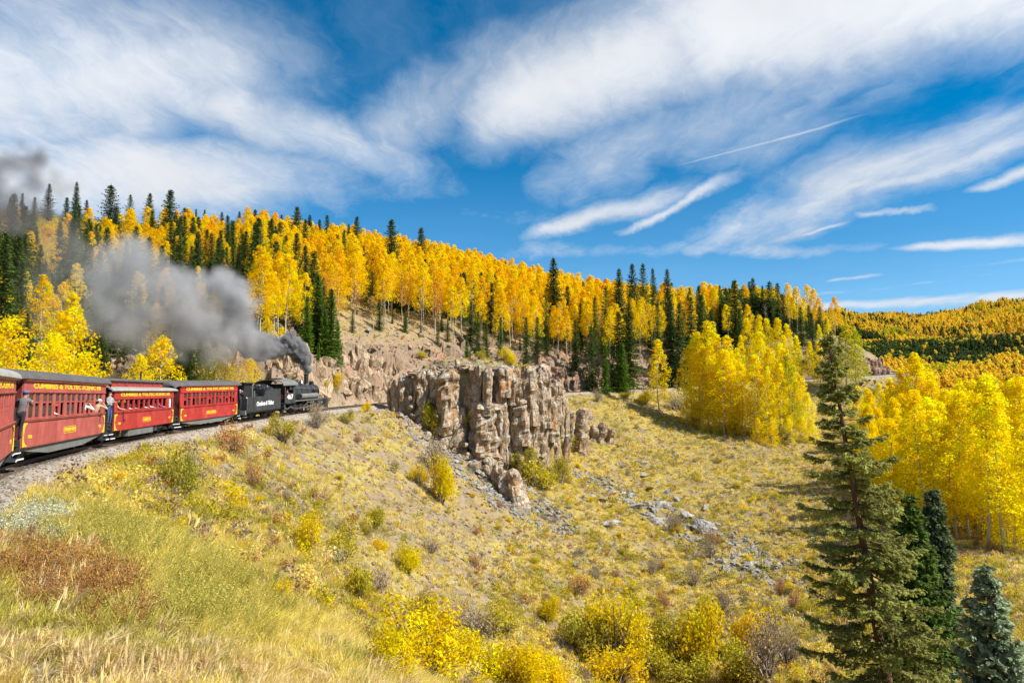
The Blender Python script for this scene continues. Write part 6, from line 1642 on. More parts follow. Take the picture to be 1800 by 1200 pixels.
idx = np.where(nA + .6 * nB > .22, 4 + (r_.uniform(0, 1, len(x)) < .4), np.where(nA < .05, r_.integers(0, 2, len(x)), r_.integers(0, 4, len(x))))
u = r_.uniform(0, 1, len(x))
# red weeds, silver weeds and straw near the lower left
wv_ = fbm(x / .55, y / .55, 3, 411)
rd = (.75 + 2.2 * wv_) * (np.exp(-(((px - 50) / 75) ** 2 + ((py - 1010) / 45) ** 2)) + np.exp(-(((px - 165) / 90) ** 2 + ((py - 1065) / 50) ** 2))); sv = (.8 + 1.8 * wv_) * (np.exp(-(((px - 60) / 80) ** 2 + ((py - 930) / 35) ** 2)) + .7 * np.exp(-(((px - 60) / 60) ** 2 + ((py - 1160) / 35) ** 2))); strw = 1.2 * np.exp(-(((px - 200) / 330) ** 2 + ((py - 1185) / 70) ** 2)); grn = np.exp(-(((px - 370) / 110) ** 2 + ((py - 1060) / 70) ** 2)) + .8 * np.exp(-(((px - 190) / 90) ** 2 + ((py - 950) / 40) ** 2))
idx = np.where(u < rd * .40, np.where(u * 7 % 1 < .6, 6, 9), idx); idx = np.where((u >= rd * .40) & (u < sv * .8), 7, idx); idx = np.where((u < strw * .7) & (rd < .3), 2 + (u * 13 % 1 < .5), idx); idx = np.where((u < grn * .7) & (rd < .3), np.where(u * 11 % 1 < .35, 8, 4), idx)
sc1 = r_.uniform(.55, 1.15, len(x)) * np.interp(rr, [2, 8, 30, 62], [.6, .85, 1.0, 1.15])
sc1 = sc1 * np.where((py > 1120) & (px < 560), .72, 1.0)
sc1 = np.where((nA < -.0) & (d > 2.5) & (s < 45), sc1 * 1.1, sc1)
a_ = [v[ok] for v in (x, y, z, idx, sc1)]
n = len(a_[0]); print('grass', n)
scatter('meadow_grass', TU, np.column_stack(a_[:3]), np.column_stack([r_.normal(0, .12, n), r_.normal(0, .12, n), r_.normal(0, .5, n)]), a_[4], a_[3], label='golden and green grass and weeds covering the near slope', category='grass')
nz_ = 0
# farther: short tufts and small cushions of brush
CU = [shrub(920, .9, .5, 150, .10, 'grass_gold', 8), shrub(921, .9, .5, 150, .10, 'shrub_lime', 8), shrub(922, .9, .5, 140, .10, 'shrub_sage', 10), shrub(923, .9, .5, 150, .10, 'shrub_yellow', 8), shrub(924, .8, .45, 120, .10, 'shrub_rust', 8)]
CUm = [k_[1] for k_ in CU] + [tuft(930, 16, .5, .25, .03, 'grass_gold'), tuft(931, 16, .45, .25, .03, 'grass_straw'), tuft(932, 14, .4, .22, .03, 'grass_green')]
x, y, z, d, s, rr, cw, sc, k = field(200000, 24, 240, -.72, .72, .55)
nA = fbm(x / 6, y / 6, 4, 101); nB = fbm(x / 1.6, y / 1.6, 3, 103); u = r_.uniform(0, 1, len(x)); v = r_.uniform(0, 1, len(x))
ok = (np.abs(d) > 3.0) & (cw < .3) & (v < .62 - .4 * ((nB > .15)) - .2 * (sc > .4) - .45 * ((d > 2) & (d < 24) & (s > 45) & (s < 118))) & ((d > 0) | (v < .12) | (d > 800))
idx = np.where(u < .34, 5, np.where(u < .56, 6, np.where(u < .66, 7, np.where(u < .74, 0, np.where(u < .84, 1, np.where(u < .91, 2, np.where(u < .95, 3, 4)))))))
idx = np.where((nA + nB * .5 > .15) & (u < .5), 7, idx); idx = np.where((nA + nB * .5 > .15) & (u >= .5) & (u < .8), 1, idx)
sc1 = (.30 + .75 * r_.uniform(0, 1, len(x)) ** 1.5) * np.where(idx >= 5, 1.15, np.where(r_.uniform(0, 1, len(x)) < .2, 1.9, 1.1))
a_ = [q[ok] for q in (x, y, z, idx, sc1)]; n = len(a_[0]); print('cover', n)
scatter('slope_brush', CUm, np.column_stack(a_[:3]), np.column_stack([r_.normal(0, .12, n), r_.normal(0, .12, n), r_.uniform(0, 6.28, n)]), a_[4], a_[3], label='low dry brush and grass cushions covering the bowl below the track', category='ground cover')
# stones: ballast, chips on the stony slope, scree
ST = [rock_mesh(940 + i, 'rock_grey', 1, 8, (1, .8, .6)) for i in range(4)] + [rock_mesh(950 + i, 'rock_cut', 1, 8, (1, .9, .6)) for i in range(3)]
x, y, z, d, s, rr, cw, sc, k = field(150000, 3.0, 200, -.80, .72, .72)
v = r_.uniform(0, 1, len(x)); nB = fbm(x / 1.6, y / 1.6, 3, 103); gwid = np.interp(s, [-10, 12, 26, 50, 90], [1.9, 2.0, 2.3, 3.1, 3.4])
bal = (np.abs(d) < gwid + .4 + nB) & (np.abs(d) > .45)
stony = (d > 2) & (d < 26) & (s > 38) & (s < 118); scr = sc > .15
hillst = (d < -4) & (d > -60) & (s > 85)
dens = np.where(bal, .95, np.where(scr, .8, np.where(stony, .6, np.where(hillst, .5, .16))))
ok = v < dens
size = np.where(bal, r_.uniform(.025, .06, len(x)) * np.interp(rr, [3, 30, 100], [1, 1.2, 2.0]), np.where(scr, r_.uniform(.12, .62, len(x)) ** 1.5, (.03 + .26 * r_.uniform(0, 1, len(x)) ** 2.5) * np.interp(rr, [5, 60, 150], [.4, 1.0, 1.8])))
idx = np.where(bal, r_.integers(0, 7, len(x)), np.where(scr, r_.integers(0, 4, len(x)), np.where(stony | hillst, r_.integers(3, 7, len(x)), r_.integers(0, 7, len(x)))))
# denser rubble where the scree lies
N2 = 17000; x2 = r_.uniform(-24, 38, N2); y2 = r_.uniform(68, 112, N2); w2 = scree_w(x2, y2); m2 = (w2 > r_.uniform(.1, 1, N2)) & (knob_w(x2, y2) < .05); x2, y2 = x2[m2], y2[m2]; z2 = ground(x2, y2); n2 = len(x2); s2 = .07 + .62 * r_.uniform(0, 1, n2) ** 3.2
o = scatter('scree_rubble', [rock_mesh(960 + i, 'rock_grey', 2, 10, (1, .8, .55)) for i in range(5)], np.column_stack([x2, y2, z2 + s2 * .1]), r_.uniform(-.5, .5, (n2, 3)) * np.array([1, 1, 6]), s2, r_.integers(0, 5, n2), label='grey rubble of the scree runs around and right of the outcrop', category='stones')
for nm, m_, lab in (('ballast_stones', ok & bal, 'crushed stone ballast along the narrow gauge track'), ('loose_stones', ok & ~bal, 'loose stones and scree scattered over the slopes')):
    n = int(m_.sum()); print(nm, n)
    scatter(nm, ST, np.column_stack([x[m_], y[m_], z[m_] + size[m_] * .15]), r_.uniform(-.6, .6, (n, 3)) * np.array([1, 1, 5]), size[m_], idx[m_], label=lab, category='stones')

# ------------------------------------------------------------------ the near conifers at the lower right
def near_conifer(seed, h, lean, prof, mat, barkm, whorl=.34, nb_=6, tw=.14, q=(.17, .055), per=6, tr=.22, droop=.28, sparse=.12, z0=.12, upturn=.2, spray=.5):
    """prof(u): branch reach at height share u"""
    r = np.random.default_rng(seed); T = Acc(); B = Acc(); K = 12; zz = np.linspace(-.6, h, K)
    uu = np.clip(zz / h, 0, 1); tp = np.column_stack([lean[0] * uu + r.normal(0, .02, K), lean[1] * uu + r.normal(0, .02, K), zz]); T.add(*tube_np(tp, tr * (1 - uu) ** .8 + .015, 9))
    P_ = []; N_ = []; S_ = []; C_ = []
    z = z0 * h
    while z < h * .99:
        u = z / h; R = prof(u); k = max(3, int(nb_ * (.6 + .4 * (1 - u)))); a0 = r.uniform(0, 6.28)
        for j in range(k):
            if r.uniform() < sparse: continue
            a = a0 + 6.2832 * j / k + r.uniform(-.3, .3); L = R * r.uniform(.55, 1.15)
            b = np.array([np.interp(z, zz, tp[:, 0]), np.interp(z, zz, tp[:, 1]), z + r.uniform(-.15, .15)]); dv = np.array([math.cos(a), math.sin(a), 0]); sd = np.array([-math.sin(a), math.cos(a), 0])
            n_ = 7; t_ = np.linspace(0, 1, n_); lift = .45 * max(0, u - .6)
            pts = b + dv * (t_ * L)[:, None] + np.array([0, 0, 1.]) * ((-droop * (1 - u * .6) * t_ + upturn * t_ ** 3 + lift * t_) * L)[:, None] + r.normal(0, .015, (n_, 3)) * L * t_[:, None]
            T.add(*tube_np(pts, (.035 * (1 - t_) + .006) * (L / 2.5) ** .6, 4))
            m_ = max(4, int(L / tw)); ss = r.uniform(.12, 1, m_); tint = r.uniform(.72, 1.25)
            for s_ in ss:
                p = np.array([np.interp(s_, t_, pts[:, c]) for c in range(3)])
                tl = spray * (1.08 - s_) ** .7 * (.35 + .65 * L / max(prof(.35), .5)) * r.uniform(.6, 1.3) + .08; sg = 1 if r.uniform() < .5 else -1
                e = p + (sd * sg * .8 + dv * r.uniform(.4, .9)) * tl + np.array([0, 0, -tl * r.uniform(.0, .55)])
                g_ = r.uniform(.15, 1.05, per)[:, None]; c = p + (e - p) * g_ + r.normal(0, .035, (per, 3)) + np.array([0, 0, -.02])
                P_.append(c); nn = r.normal(0, .55, (per, 3)) + np.array([0, 0, 1.]); N_.append(nn / np.linalg.norm(nn, axis=1)[:, None]); S_.append(np.repeat((e - p)[None], per, 0) / (tl + 1e-6) + r.normal(0, .45, (per, 3)))
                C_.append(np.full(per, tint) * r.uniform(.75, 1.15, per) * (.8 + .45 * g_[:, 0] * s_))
        z += whorl * r.uniform(.7, 1.3) * (.6 + .5 * (1 - u))
    P_ = np.concatenate(P_); N_ = np.concatenate(N_); S_ = np.concatenate(S_); C_ = np.concatenate(C_); S_ /= np.linalg.norm(S_, axis=1)[:, None]
    sdv = np.cross(N_, S_); sdv /= np.linalg.norm(sdv, axis=1)[:, None] + 1e-9; n = len(P_); l = (q[0] * r.uniform(.6, 1.4, n))[:, None]; w = (q[1] * r.uniform(.7, 1.4, n))[:, None]
    V_ = np.stack([P_ - S_ * l * .5, P_ + sdv * w, P_ + S_ * l * .6, P_ - sdv * w], 1).reshape(-1, 3); print('needles', n)
    B.add(V_, np.arange(4 * n).reshape(-1, 4), np.repeat(C_[:, None] * np.ones(3), 4, axis=0))
    return T.mesh('trunk', M[barkm], True), B.mesh('needles', M[mat])
def place_near(tk, nd, x, y, label):
    z = gz(x, y); o = thing('conifer_tree', label, 'conifer', (x, y, z - .1)); link('trunk', tk, o); link('crown', nd, o); return o
bx_, by_ = 14.3, 26.0; topx, _, topz = P(1452, 578, 26.0); hz = topz - gz(bx_, by_)
pf = lambda u: float(np.interp(u, [0, .12, .3, .5, .62, .74, .84, .93, 1], [2.3, 2.8, 2.7, 2.15, 1.75, 1.3, .85, .45, .12]))
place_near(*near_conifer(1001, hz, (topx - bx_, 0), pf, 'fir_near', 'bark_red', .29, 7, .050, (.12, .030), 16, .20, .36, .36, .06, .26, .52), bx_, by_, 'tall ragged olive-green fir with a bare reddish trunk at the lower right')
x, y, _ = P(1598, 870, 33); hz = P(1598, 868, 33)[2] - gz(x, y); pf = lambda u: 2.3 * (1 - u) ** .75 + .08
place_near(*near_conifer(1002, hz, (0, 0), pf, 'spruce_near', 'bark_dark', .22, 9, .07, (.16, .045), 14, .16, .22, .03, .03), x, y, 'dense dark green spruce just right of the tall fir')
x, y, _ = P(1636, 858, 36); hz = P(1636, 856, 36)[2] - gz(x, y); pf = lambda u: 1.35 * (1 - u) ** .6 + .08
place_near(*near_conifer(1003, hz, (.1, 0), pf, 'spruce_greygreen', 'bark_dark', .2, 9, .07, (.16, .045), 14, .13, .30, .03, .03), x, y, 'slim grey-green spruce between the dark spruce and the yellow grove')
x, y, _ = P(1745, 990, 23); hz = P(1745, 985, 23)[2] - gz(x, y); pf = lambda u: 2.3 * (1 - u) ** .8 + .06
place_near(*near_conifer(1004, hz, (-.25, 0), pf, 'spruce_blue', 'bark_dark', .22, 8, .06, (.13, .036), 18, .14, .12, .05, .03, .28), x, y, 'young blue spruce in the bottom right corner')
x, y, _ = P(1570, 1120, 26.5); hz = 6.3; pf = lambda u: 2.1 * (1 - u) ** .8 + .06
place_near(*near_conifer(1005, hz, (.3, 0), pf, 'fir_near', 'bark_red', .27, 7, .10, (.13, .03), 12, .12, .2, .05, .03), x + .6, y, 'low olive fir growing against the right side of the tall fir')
# ------------------------------------------------------------------ people
M['skin'] = flat_mat('skin', (.55, .33, .24), .55, 0, .06); M['hair'] = flat_mat('dark_hair', (.05, .035, .025), .7)
M['cap_blue'] = flat_mat('blue_cap', (.09, .13, .36), .8, 0, .1); M['jacket'] = flat_mat('grey_jacket', (.14, .13, .14), .85, 0, .15)
M['dark_cloth'] = flat_mat('dark_cloth', (.03, .032, .04), .9, 0, .2); M['jeans'] = flat_mat('blue_jeans', (.05, .09, .19), .85, 0, .2)
M['white_cloth'] = flat_mat('white_shirt', (.72, .70, .68), .85, 0, .05); M['shirt_red'] = flat_mat('red_shirt', (.38, .06, .04), .85, 0, .1)
M['shirt_purple'] = flat_mat('purple_shirt', (.16, .10, .34), .85, 0, .1); M['shirt_tan'] = flat_mat('tan_shirt', (.46, .33, .20), .85, 0, .1); M['hair_grey'] = flat_mat('grey_hair', (.42, .40, .38), .8)
m, t = new_mat('plaid_shirt'); p = obj_pos(t); w1 = t.new('ShaderNodeTexChecker'); t.l.new(p, w1.inputs[0]); w1.inputs['Scale'].default_value = 22
w1.inputs['Color1'].default_value = (.60, .60, .62, 1); w1.inputs['Color2'].default_value = (.07, .07, .10, 1); principled(t, w1.outputs[0], .85); M['plaid'] = m
def person(name, label, loc, rotz, J, top, legs, cap=None, hair='hair', group=None, seated=False, prop=None):
    """J: joint name -> (x, y, z); facing +x"""
    R_ = {'pelvis': .15, 'waist': .135, 'chest': .165, 'collar': .09, 'neck': .058, 'headb': .075, 'headm': .098, 'headt': .07,
          'sh': .068, 'el': .045, 'wr': .031, 'hip': .10, 'kn': .065, 'an': .045, 'toe': .038}
    V = []; E = []; RR_ = []; bone = []
    def v(p, r): V.append(tuple(p)); RR_.append(r); return len(V) - 1
    idx = {}
    for k in ('pelvis', 'waist', 'chest', 'collar', 'neck', 'headb', 'headm', 'headt'): idx[k] = v(J[k], R_[k])
    ch = ['pelvis', 'waist', 'chest', 'collar', 'neck', 'headb', 'headm', 'headt']
    for a, b in zip(ch[:-1], ch[1:]): E.append((idx[a], idx[b]))
    for sd in 'LR':
        for k in ('sh', 'el', 'wr'): idx[k + sd] = v(J[k + sd], R_[k])
        E += [(idx['collar'], idx['sh' + sd]), (idx['sh' + sd], idx['el' + sd]), (idx['el' + sd], idx['wr' + sd])]
        wv = Vector(J['wr' + sd]); dv = (wv - Vector(J['el' + sd])).normalized(); sv = dv.cross(Vector((0, 0, 1)));
        sv = sv.normalized() if sv.length > .1 else Vector((0, 1, 0)); nv = sv.cross(dv)
        pl_ = v(wv + dv * .06, .030); E.append((idx['wr' + sd], pl_)); idx['palm' + sd] = pl_
        for q, (o_, l_) in enumerate(((-.030, .055), (-.010, .068), (.010, .064), (.030, .05))):
            a = v(wv + dv * .10 + sv * o_, .0095); b = v(wv + dv * (.10 + l_ * .6) + sv * o_ * 1.1 - nv * .015, .0085); c = v(wv + dv * (.10 + l_ * .85) + sv * o_ * 1.1 - nv * .035, .007); E += [(pl_, a), (a, b), (b, c)]
        a = v(wv + dv * .04 + sv * .045, .011); b = v(wv + dv * .075 + sv * .062 - nv * .02, .009); E += [(pl_, a), (a, b)]
        for k in ('hip', 'kn', 'an', 'toe'): idx[k + sd] = v(J[k + sd], R_[k])
        E += [(idx['pelvis'], idx['hip' + sd]), (idx['hip' + sd], idx['kn' + sd]), (idx['kn' + sd], idx['an' + sd]), (idx['an' + sd], idx['toe' + sd])]
    me = bpy.data.meshes.new('body'); me.from_pydata(V, E, []); o = bpy.data.objects.new('body', me); C.objects.link(o)
    sk = o.modifiers.new('skin', 'SKIN'); sk.use_smooth_shade = True
    for i, r in enumerate(RR_): me.skin_vertices[0].data[i].radius = (r, r)
    me.skin_vertices[0].data[idx['pelvis']].use_root = True
    sd_ = o.modifiers.new('sub', 'SUBSURF'); sd_.levels = 1; sd_.render_levels = 1
    bpy.context.view_layer.update()
    bme = bpy.data.meshes.new_from_object(o.evaluated_get(bpy.context.evaluated_depsgraph_get())); bpy.data.objects.remove(o)
    segs = [('headb', 'headt', 0), ('neck', 'headb', 0), ('pelvis', 'chest', 1), ('chest', 'neck', 1)] + sum([[('collar', 'sh' + s, 1), ('sh' + s, 'el' + s, 1), ('el' + s, 'wr' + s, 1), ('wr' + s, 'palm' + s, 0), ('pelvis', 'hip' + s, 2), ('hip' + s, 'kn' + s, 2), ('kn' + s, 'an' + s, 2), ('an' + s, 'toe' + s, 3)] for s in 'LR'], [])
    bme.materials.clear()
    for m_ in (M['skin'], M[top], M[legs], M['dark_cloth']): bme.materials.append(m_)
    A_ = np.array([V[idx[a]] for a, b, c in segs]); B_ = np.array([V[idx[b]] for a, b, c in segs])
    for p_ in bme.polygons:
        c = np.array(p_.center); ab = B_ - A_; u = np.clip(((c - A_) * ab).sum(1) / (ab * ab).sum(1), 0, 1); d = np.linalg.norm(A_ + ab * u[:, None] - c, axis=1)
        k = int(d.argmin()); p_.material_index = segs[k][2]
        if segs[k][0].startswith('wr') or (segs[k][0].startswith('el') and u[k] > .93): p_.material_index = 0
    root = thing(name, label, 'person', loc, rotz, group)
    link('body', bme, root)
    hc = (Vector(J['headm']) + Vector(J['headb'])) / 2; f = Vector((1, 0, 0))
    bm = nb(); bx(bm, hc + Vector((.098, 0, -.005)), (.03, .025, .04), 0, .3); sph(bm, hc + Vector((0, .092, 0)), .02, 8, (.8, .5, 1.4)); sph(bm, hc + Vector((0, -.092, 0)), .02, 8, (.8, .5, 1.4)); fin('face', bm, M['skin'], root, kind='thing')
    bm = nb(); sph(bm, hc + Vector((.088, .032, .022)), .011, 8); sph(bm, hc + Vector((.088, -.032, .022)), .011, 8); bx(bm, hc + Vector((.090, 0, -.045)), (.012, .05, .010)); fin('features', bm, M['hair'], root)
    hb = nb(); sph(hb, Vector(J['headm']) + Vector((-.012, 0, .025)), .108, 14, (1, .92, .88))
    bmesh.ops.delete(hb, geom=[v_ for v_ in hb.verts if v_.co.z < J['headm'][2] + (.01 if v_.co.x > J['headm'][0] + .02 else -.06)], context='VERTS'); fin('hair', hb, M[hair], root, smooth=True)
    if cap:
        hb = nb(); sph(hb, Vector(J['headm']) + Vector((-.008, 0, .03)), .120, 14, (1, .95, .85)); bmesh.ops.delete(hb, geom=[v_ for v_ in hb.verts if v_.co.z < J['headm'][2] + .02], context='VERTS')
        bx(hb, Vector(J['headm']) + Vector((.14, 0, .035)), (.11, .15, .012), 0, .15); fin('cap', hb, M[cap], root, smooth=True)
    if prop == 'camera':
        hb = nb(); c = Vector(J['headm']) + Vector((.16, 0, -.02)); bx(hb, c, (.05, .12, .08), bev=.01); cyl(hb, c + Vector((.02, 0, 0)), c + Vector((.09, 0, 0)), .03, .03, 12); cm = fin('camera_body', hb, M['black'], None); cm.name = 'photo_camera'
        cm.location = root.location; cm.rotation_euler = root.rotation_euler; cm['label'] = 'black camera held up by the ' + ' '.join(label.split(' ')[:9]); cm['category'] = 'camera'
    return root
def pose(kind):
    J = {'pelvis': (0, 0, .93), 'waist': (0, 0, 1.08), 'chest': (0, 0, 1.28), 'collar': (0, 0, 1.42), 'neck': (.01, 0, 1.50), 'headb': (.02, 0, 1.56), 'headm': (.03, 0, 1.64), 'headt': (.03, 0, 1.70)}
    for s, k in (('L', 1), ('R', -1)): J.update({'sh' + s: (0, k * .19, 1.40), 'el' + s: (-.02, k * .25, 1.12), 'wr' + s: (.10, k * .24, .88), 'hip' + s: (0, k * .10, .86), 'kn' + s: (.04, k * .11, .48), 'an' + s: (0, k * .11, .08), 'toe' + s: (.15, k * .13, .045)})
    if kind == 'lean':                                          # holds the rail ahead with both arms, leaning out to the right
        for k in J:
            u = J[k][2]; J[k] = (J[k][0] + .05 * u, J[k][1] - .16 * max(0, u - .3), u)
        J['elR'] = (.26, -.40, 1.18); J['wrR'] = (.48, -.30, 1.34); J['elL'] = (.20, .10, 1.15); J['wrL'] = (.42, -.02, 1.22)
    if kind == 'hold':
        J['elR'] = (.10, -.30, 1.15); J['wrR'] = (.28, -.10, 1.20); J['elL'] = (.08, .28, 1.15); J['wrL'] = (.28, .08, 1.18)
    if kind == 'photo':
        J['elR'] = (.20, -.26, 1.32); J['wrR'] = (.20, -.10, 1.56); J['elL'] = (.20, .24, 1.32); J['wrL'] = (.20, .10, 1.56)
    if kind.startswith('seat'):
        for s, k in (('L', 1), ('R', -1)): J.update({'hip' + s: (.02, k * .10, .90), 'kn' + s: (.42, k * .12, .90), 'an' + s: (.44, k * .12, .50), 'toe' + s: (.58, k * .13, .46)})
    if kind == 'seat_sill': J['elR'] = (.12, -.34, 1.16); J['wrR'] = (.34, -.40, 1.12); J['elL'] = (.1, .22, 1.12); J['wrL'] = (.28, .05, 1.05)
    if kind == 'seat_out':                                       # twisted out of the window, both elbows on the sill, camera up
        for k in ('chest', 'collar', 'neck', 'headb', 'headm', 'headt'): J[k] = (J[k][0] + .05, J[k][1] - .10 - .22 * (J[k][2] - 1.2), J[k][2] - .03)
        for s, k in (('L', 1), ('R', -1)): J['sh' + s] = (.05 + k * .05, J['sh' + s][1] - .16, 1.36)
        J['elR'] = (.30, -.52, 1.20); J['wrR'] = (.24, -.36, 1.46); J['elL'] = (.32, -.10, 1.18); J['wrL'] = (.24, -.20, 1.44)
    return J
def on_line(s, d, z):
    p, t_ = track_at(s); return (p[0] + t_[1] * d, p[1] - t_[0] * d, p[2] + z), math.atan2(t_[1], t_[0])
l_, yw = on_line(31.35, 1.02, 1.07); person('person', 'person in blue cap and grey jacket leaning out before the PHANTOM coach', l_, yw - .1, pose('lean'), 'jacket', 'dark_cloth', 'cap_blue')
l_, yw = on_line(44.45, 1.10, 1.07); person('person', 'person in a checked shirt and jeans standing between the PHANTOM and clerestory coaches', l_, yw - 1.9, pose('hold'), 'plaid', 'jeans', None)
l_, yw = on_line(69.35, 1.10, 1.07); person('person', 'person in a white cap and dark clothes on the platform right behind the tender', l_, yw - .6, pose('photo'), 'dark_cloth', 'dark_cloth', None, 'hair_grey', prop='camera').children[0]
l_, yw = on_line(S_T + 9.5, 1.08, .82); person('person', 'engineer in a reddish shirt looking out of the black cab window', l_, yw - .35, pose('seat_sill'), 'shirt_red', 'dark_cloth', 'cap_blue')
for ds, lab, tp, hr, ps, cp in ((3.4, 'passenger in white at a left window of the PHANTOM coach', 'white_cloth', 'hair_grey', 'seat_sill', None), (8.0, 'passenger in white shirt leaning from the middle right PHANTOM windows', 'white_cloth', 'hair', 'seat_out', None), (10.2, 'passenger with bare arms leaning out of the last PHANTOM window with a camera', 'shirt_tan', 'hair_grey', 'seat_out', 'white_cloth')):
    l_, yw = on_line(32.15 + ds, 1.02 if ps == 'seat_out' else .9, .72); person('person', lab, l_, yw, pose(ps), tp, 'dark_cloth', cp, hr, prop='camera' if ps == 'seat_out' and cp else None)
for i, (ds, lab, tp, hr) in enumerate([(.9, 'tan shirt', 'shirt_tan', 'hair'), (2.0, 'white shirt', 'white_cloth', 'hair_grey'), (3.0, 'tan shirt and dark hair', 'shirt_tan', 'hair'), (4.1, 'dark top', 'dark_cloth', 'hair_grey'), (5.0, 'white shirt and dark hair', 'white_cloth', 'hair'), (6.2, 'pale top', 'white_cloth', 'hair_grey'), (7.1, 'red shirt', 'shirt_red', 'hair'), (8.2, 'purple shirt', 'shirt_purple', 'hair')]):
    l_, yw = on_line(45.2 + .3 + ds, .78, .72); pos_ = ['first', 'second', 'third', 'fourth', 'fifth', 'sixth', 'seventh', 'eighth'][i]
    person('person', 'passenger in %s, %s from the left behind the clerestory coach windows' % (lab, pos_), l_, yw + (rnd_.uniform(-1.0, .2)), pose('seat_sill'), tp, 'dark_cloth', None, hr)
# ------------------------------------------------------------------ smoke and steam: density grids built from puffs
def smoke_mat(name, col, dens, aniso=.1, absorb=(0, 0, 0)):
    m = bpy.data.materials.new(name); m.use_nodes = True; t = NT(m.node_tree)
    for n in list(t.n): t.n.remove(n)
    out = t.new('ShaderNodeOutputMaterial'); pv = t.new('ShaderNodeVolumePrincipled'); pv.inputs['Color'].default_value = (*col, 1); pv.inputs['Density'].default_value = dens
    pv.inputs['Anisotropy'].default_value = aniso; pv.inputs['Absorption Color'].default_value = (*absorb, 1); t.l.new(pv.outputs[0], out.inputs['Volume']); return m
def puff_volume(name, puffs, voxel, mat, label, cat, warp=((.5, 1.2), (1.6, .5)), edge=(1.12, .45), hole=.35):
    """puffs: (px, py, radius px, density, D)"""
    pf_ = []
    for px, py, r, dn, D in puffs: c = P(px, py, D); pf_.append((Vector(c), r / F * D, dn))
    lo = Vector([min(c[i] - r * 1.35 for c, r, d in pf_) for i in range(3)]); hi = Vector([max(c[i] + r * 1.35 for c, r, d in pf_) for i in range(3)])
    g = bpy.data.node_groups.new(name, 'GeometryNodeTree'); g.interface.new_socket('Geometry', in_out='INPUT', socket_type='NodeSocketGeometry'); g.interface.new_socket('Geometry', in_out='OUTPUT', socket_type='NodeSocketGeometry')
    t = NT(g); go = t.new('NodeGroupOutput'); pos = t.new('GeometryNodeInputPosition').outputs[0]
    n1 = t.vmath('SUBTRACT', t.noise(pos, warp[0][0], 3, .5, col=True), (.5, .5, .5)); n2 = t.vmath('SUBTRACT', t.noise(pos, warp[1][0], 3, .55, col=True), (.5, .5, .5))
    wp = t.vmath('ADD', pos, t.vmath('ADD', t.vmath('SCALE', n1, scale=warp[0][1]), t.vmath('SCALE', n2, scale=warp[1][1])))
    tot = None
    for c, r, dn in pf_:
        d = t.math('MULTIPLY', t.vmath('DISTANCE', wp, tuple(c)), 1 / r)
        v = t.math('MULTIPLY', t.maprange(d, edge[0], edge[1], smooth=True), dn)
        tot = v if tot is None else t.math('MAXIMUM', tot, v)
    tex = t.maprange(t.noise(wp, warp[0][0] * 1.4, 5, .6), .38, .62, hole, 1.3)
    tot = t.math('MULTIPLY', tot, tex)
    vc = t.new('GeometryNodeVolumeCube'); t.put(vc.inputs['Density'], tot); vc.inputs['Min'].default_value = lo; vc.inputs['Max'].default_value = hi
    for ax, i in (('X', 0), ('Y', 1), ('Z', 2)): vc.inputs['Resolution ' + ax].default_value = max(4, int((hi[i] - lo[i]) / voxel))
    sm = t.new('GeometryNodeSetMaterial'); sm.inputs['Material'].default_value = mat; t.l.new(vc.outputs[0], sm.inputs['Geometry']); t.l.new(sm.outputs[0], go.inputs[0])
    me = bpy.data.meshes.new(name); o = link(name, me, kind='stuff', label=label, category=cat); me.materials.append(mat)
    md = o.modifiers.new(name, 'NODES'); md.node_group = g; return o
DD = lambda px: float(np.interp(px, [0, 300, 552], [56, 68, 79.6]))
sp_, _ = track_at(S_T + 16.6); stx, sty = proj(sp_[0], sp_[1], sp_[2] + 4.2); print('stack at', stx, sty, sp_)
near = [(stx, sty - 1, 4, 1, sp_[1]), (stx + .5, sty - 6, 6, 1, sp_[1]), (stx - 2, sty - 14, 7.5, 1, sp_[1]), (stx - 4, sty - 24, 10, 1, sp_[1]), (stx - 10, sty - 34, 12, .95, sp_[1]), (stx - 8, sty - 44, 8, .9, sp_[1]), (stx - 20, sty - 44, 13, .9, sp_[1]), (stx - 32, sty - 52, 14, .9, sp_[1]), (stx - 28, sty - 62, 9, .8, sp_[1]), (stx - 42, sty - 44, 11, .8, sp_[1] - .5), (stx - 55, sty - 44, 14, .6, sp_[1] - .8), (stx - 68, sty - 47, 17, .5, sp_[1] - 1), (stx - 84, sty - 48, 19, .42, sp_[1] - 1.5), (stx - 98, sty - 50, 19, .3, sp_[1] - 2)]
near = [(a, b, c * (1.0 if i < 2 else 1.15 if i < 3 else 1.3), d, D) for i, (a, b, c, d, D) in enumerate(near)]
puff_volume('smoke_column', near, .13, smoke_mat('thick_smoke', (.50, .49, .50), 13.0), 'dark billowing smoke rising out of the locomotive stack', 'smoke', ((1.0, .9), (1.9, 1.1)), (1.05, .88), .6)
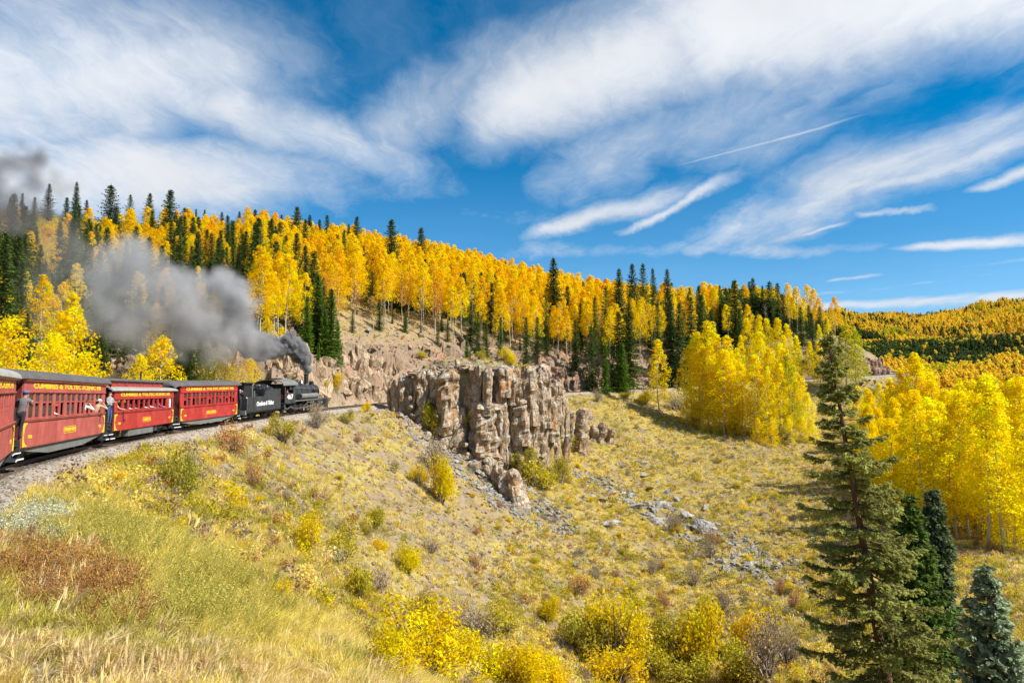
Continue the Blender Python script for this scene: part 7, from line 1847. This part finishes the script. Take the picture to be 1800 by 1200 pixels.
fr = [(465, 610, 24, .30), (445, 606, 26, .30), (420, 600, 32, .26), (405, 575, 40, .24), (412, 530, 40, .30), (400, 505, 34, .34), (430, 515, 26, .26), (365, 520, 42, .30), (372, 565, 48, .20), (330, 560, 55, .22), (345, 500, 34, .26), (300, 510, 52, .20), (270, 545, 58, .17), (250, 490, 58, .20), (215, 460, 48, .22), (180, 440, 34, .16), (200, 510, 58, .15), (160, 480, 46, .13), (230, 580, 50, .10), (310, 600, 44, .12), (385, 612, 34, .16), (140, 550, 50, .06), (110, 450, 50, .05), (90, 500, 60, .04),
      (90, 400, 44, .05), (50, 380, 50, .10), (70, 560, 50, .05), (60, 620, 40, .04), (20, 350, 46, .20), (55, 330, 36, .12), (-10, 380, 46, .18), (40, 290, 26, .26), (62, 285, 20, .20), (10, 300, 34, .18), (48, 262, 14, .22), (-30, 320, 50, .22), (75, 300, 26, .10), (110, 330, 26, .05)]
puff_volume('smoke_drift', [(a, b, c, d * float(np.interp(a, [120, 300, 420], [.4, .6, .85])), DD(a)) for a, b, c, d in fr if not (b < 405 and a < 115)], .42, smoke_mat('drifting_smoke', (.74, .735, .745), 4.6), 'grey smoke drifting back over the coaches and hiding the wooded hillside', 'smoke', ((.17, 5.2), (.55, 3.0)), (1.08, .6), .12)
puff_volume('steam_wisp', [(502, 657, 3, .6, 79), (495, 653.5, 3.6, .8, 79), (486, 651.5, 4, .9, 79), (476, 651, 4, .8, 79), (466, 652, 4, .6, 79), (456, 652, 4, .4, 79), (447, 650, 4, .25, 79)], .10, smoke_mat('white_steam', (.97, .97, .98), 3.5), 'thin white wisp of steam trailing behind the engine cab roof', 'steam', ((1.2, .5), (3, .2)), (1.1, .5), .4)

puff_volume('smoke_trail', [(a, b, c * .9, d * 1.3, DD(a)) for a, b, c, d in fr if b < 405 and a < 115], .42, smoke_mat('dark_trailing_smoke', (.30, .29, .30), 4.5), 'darker smoke hanging above the ridge trees at the left edge', 'smoke', ((.17, 5.2), (.55, 3.0)), (1.1, .4), .15)
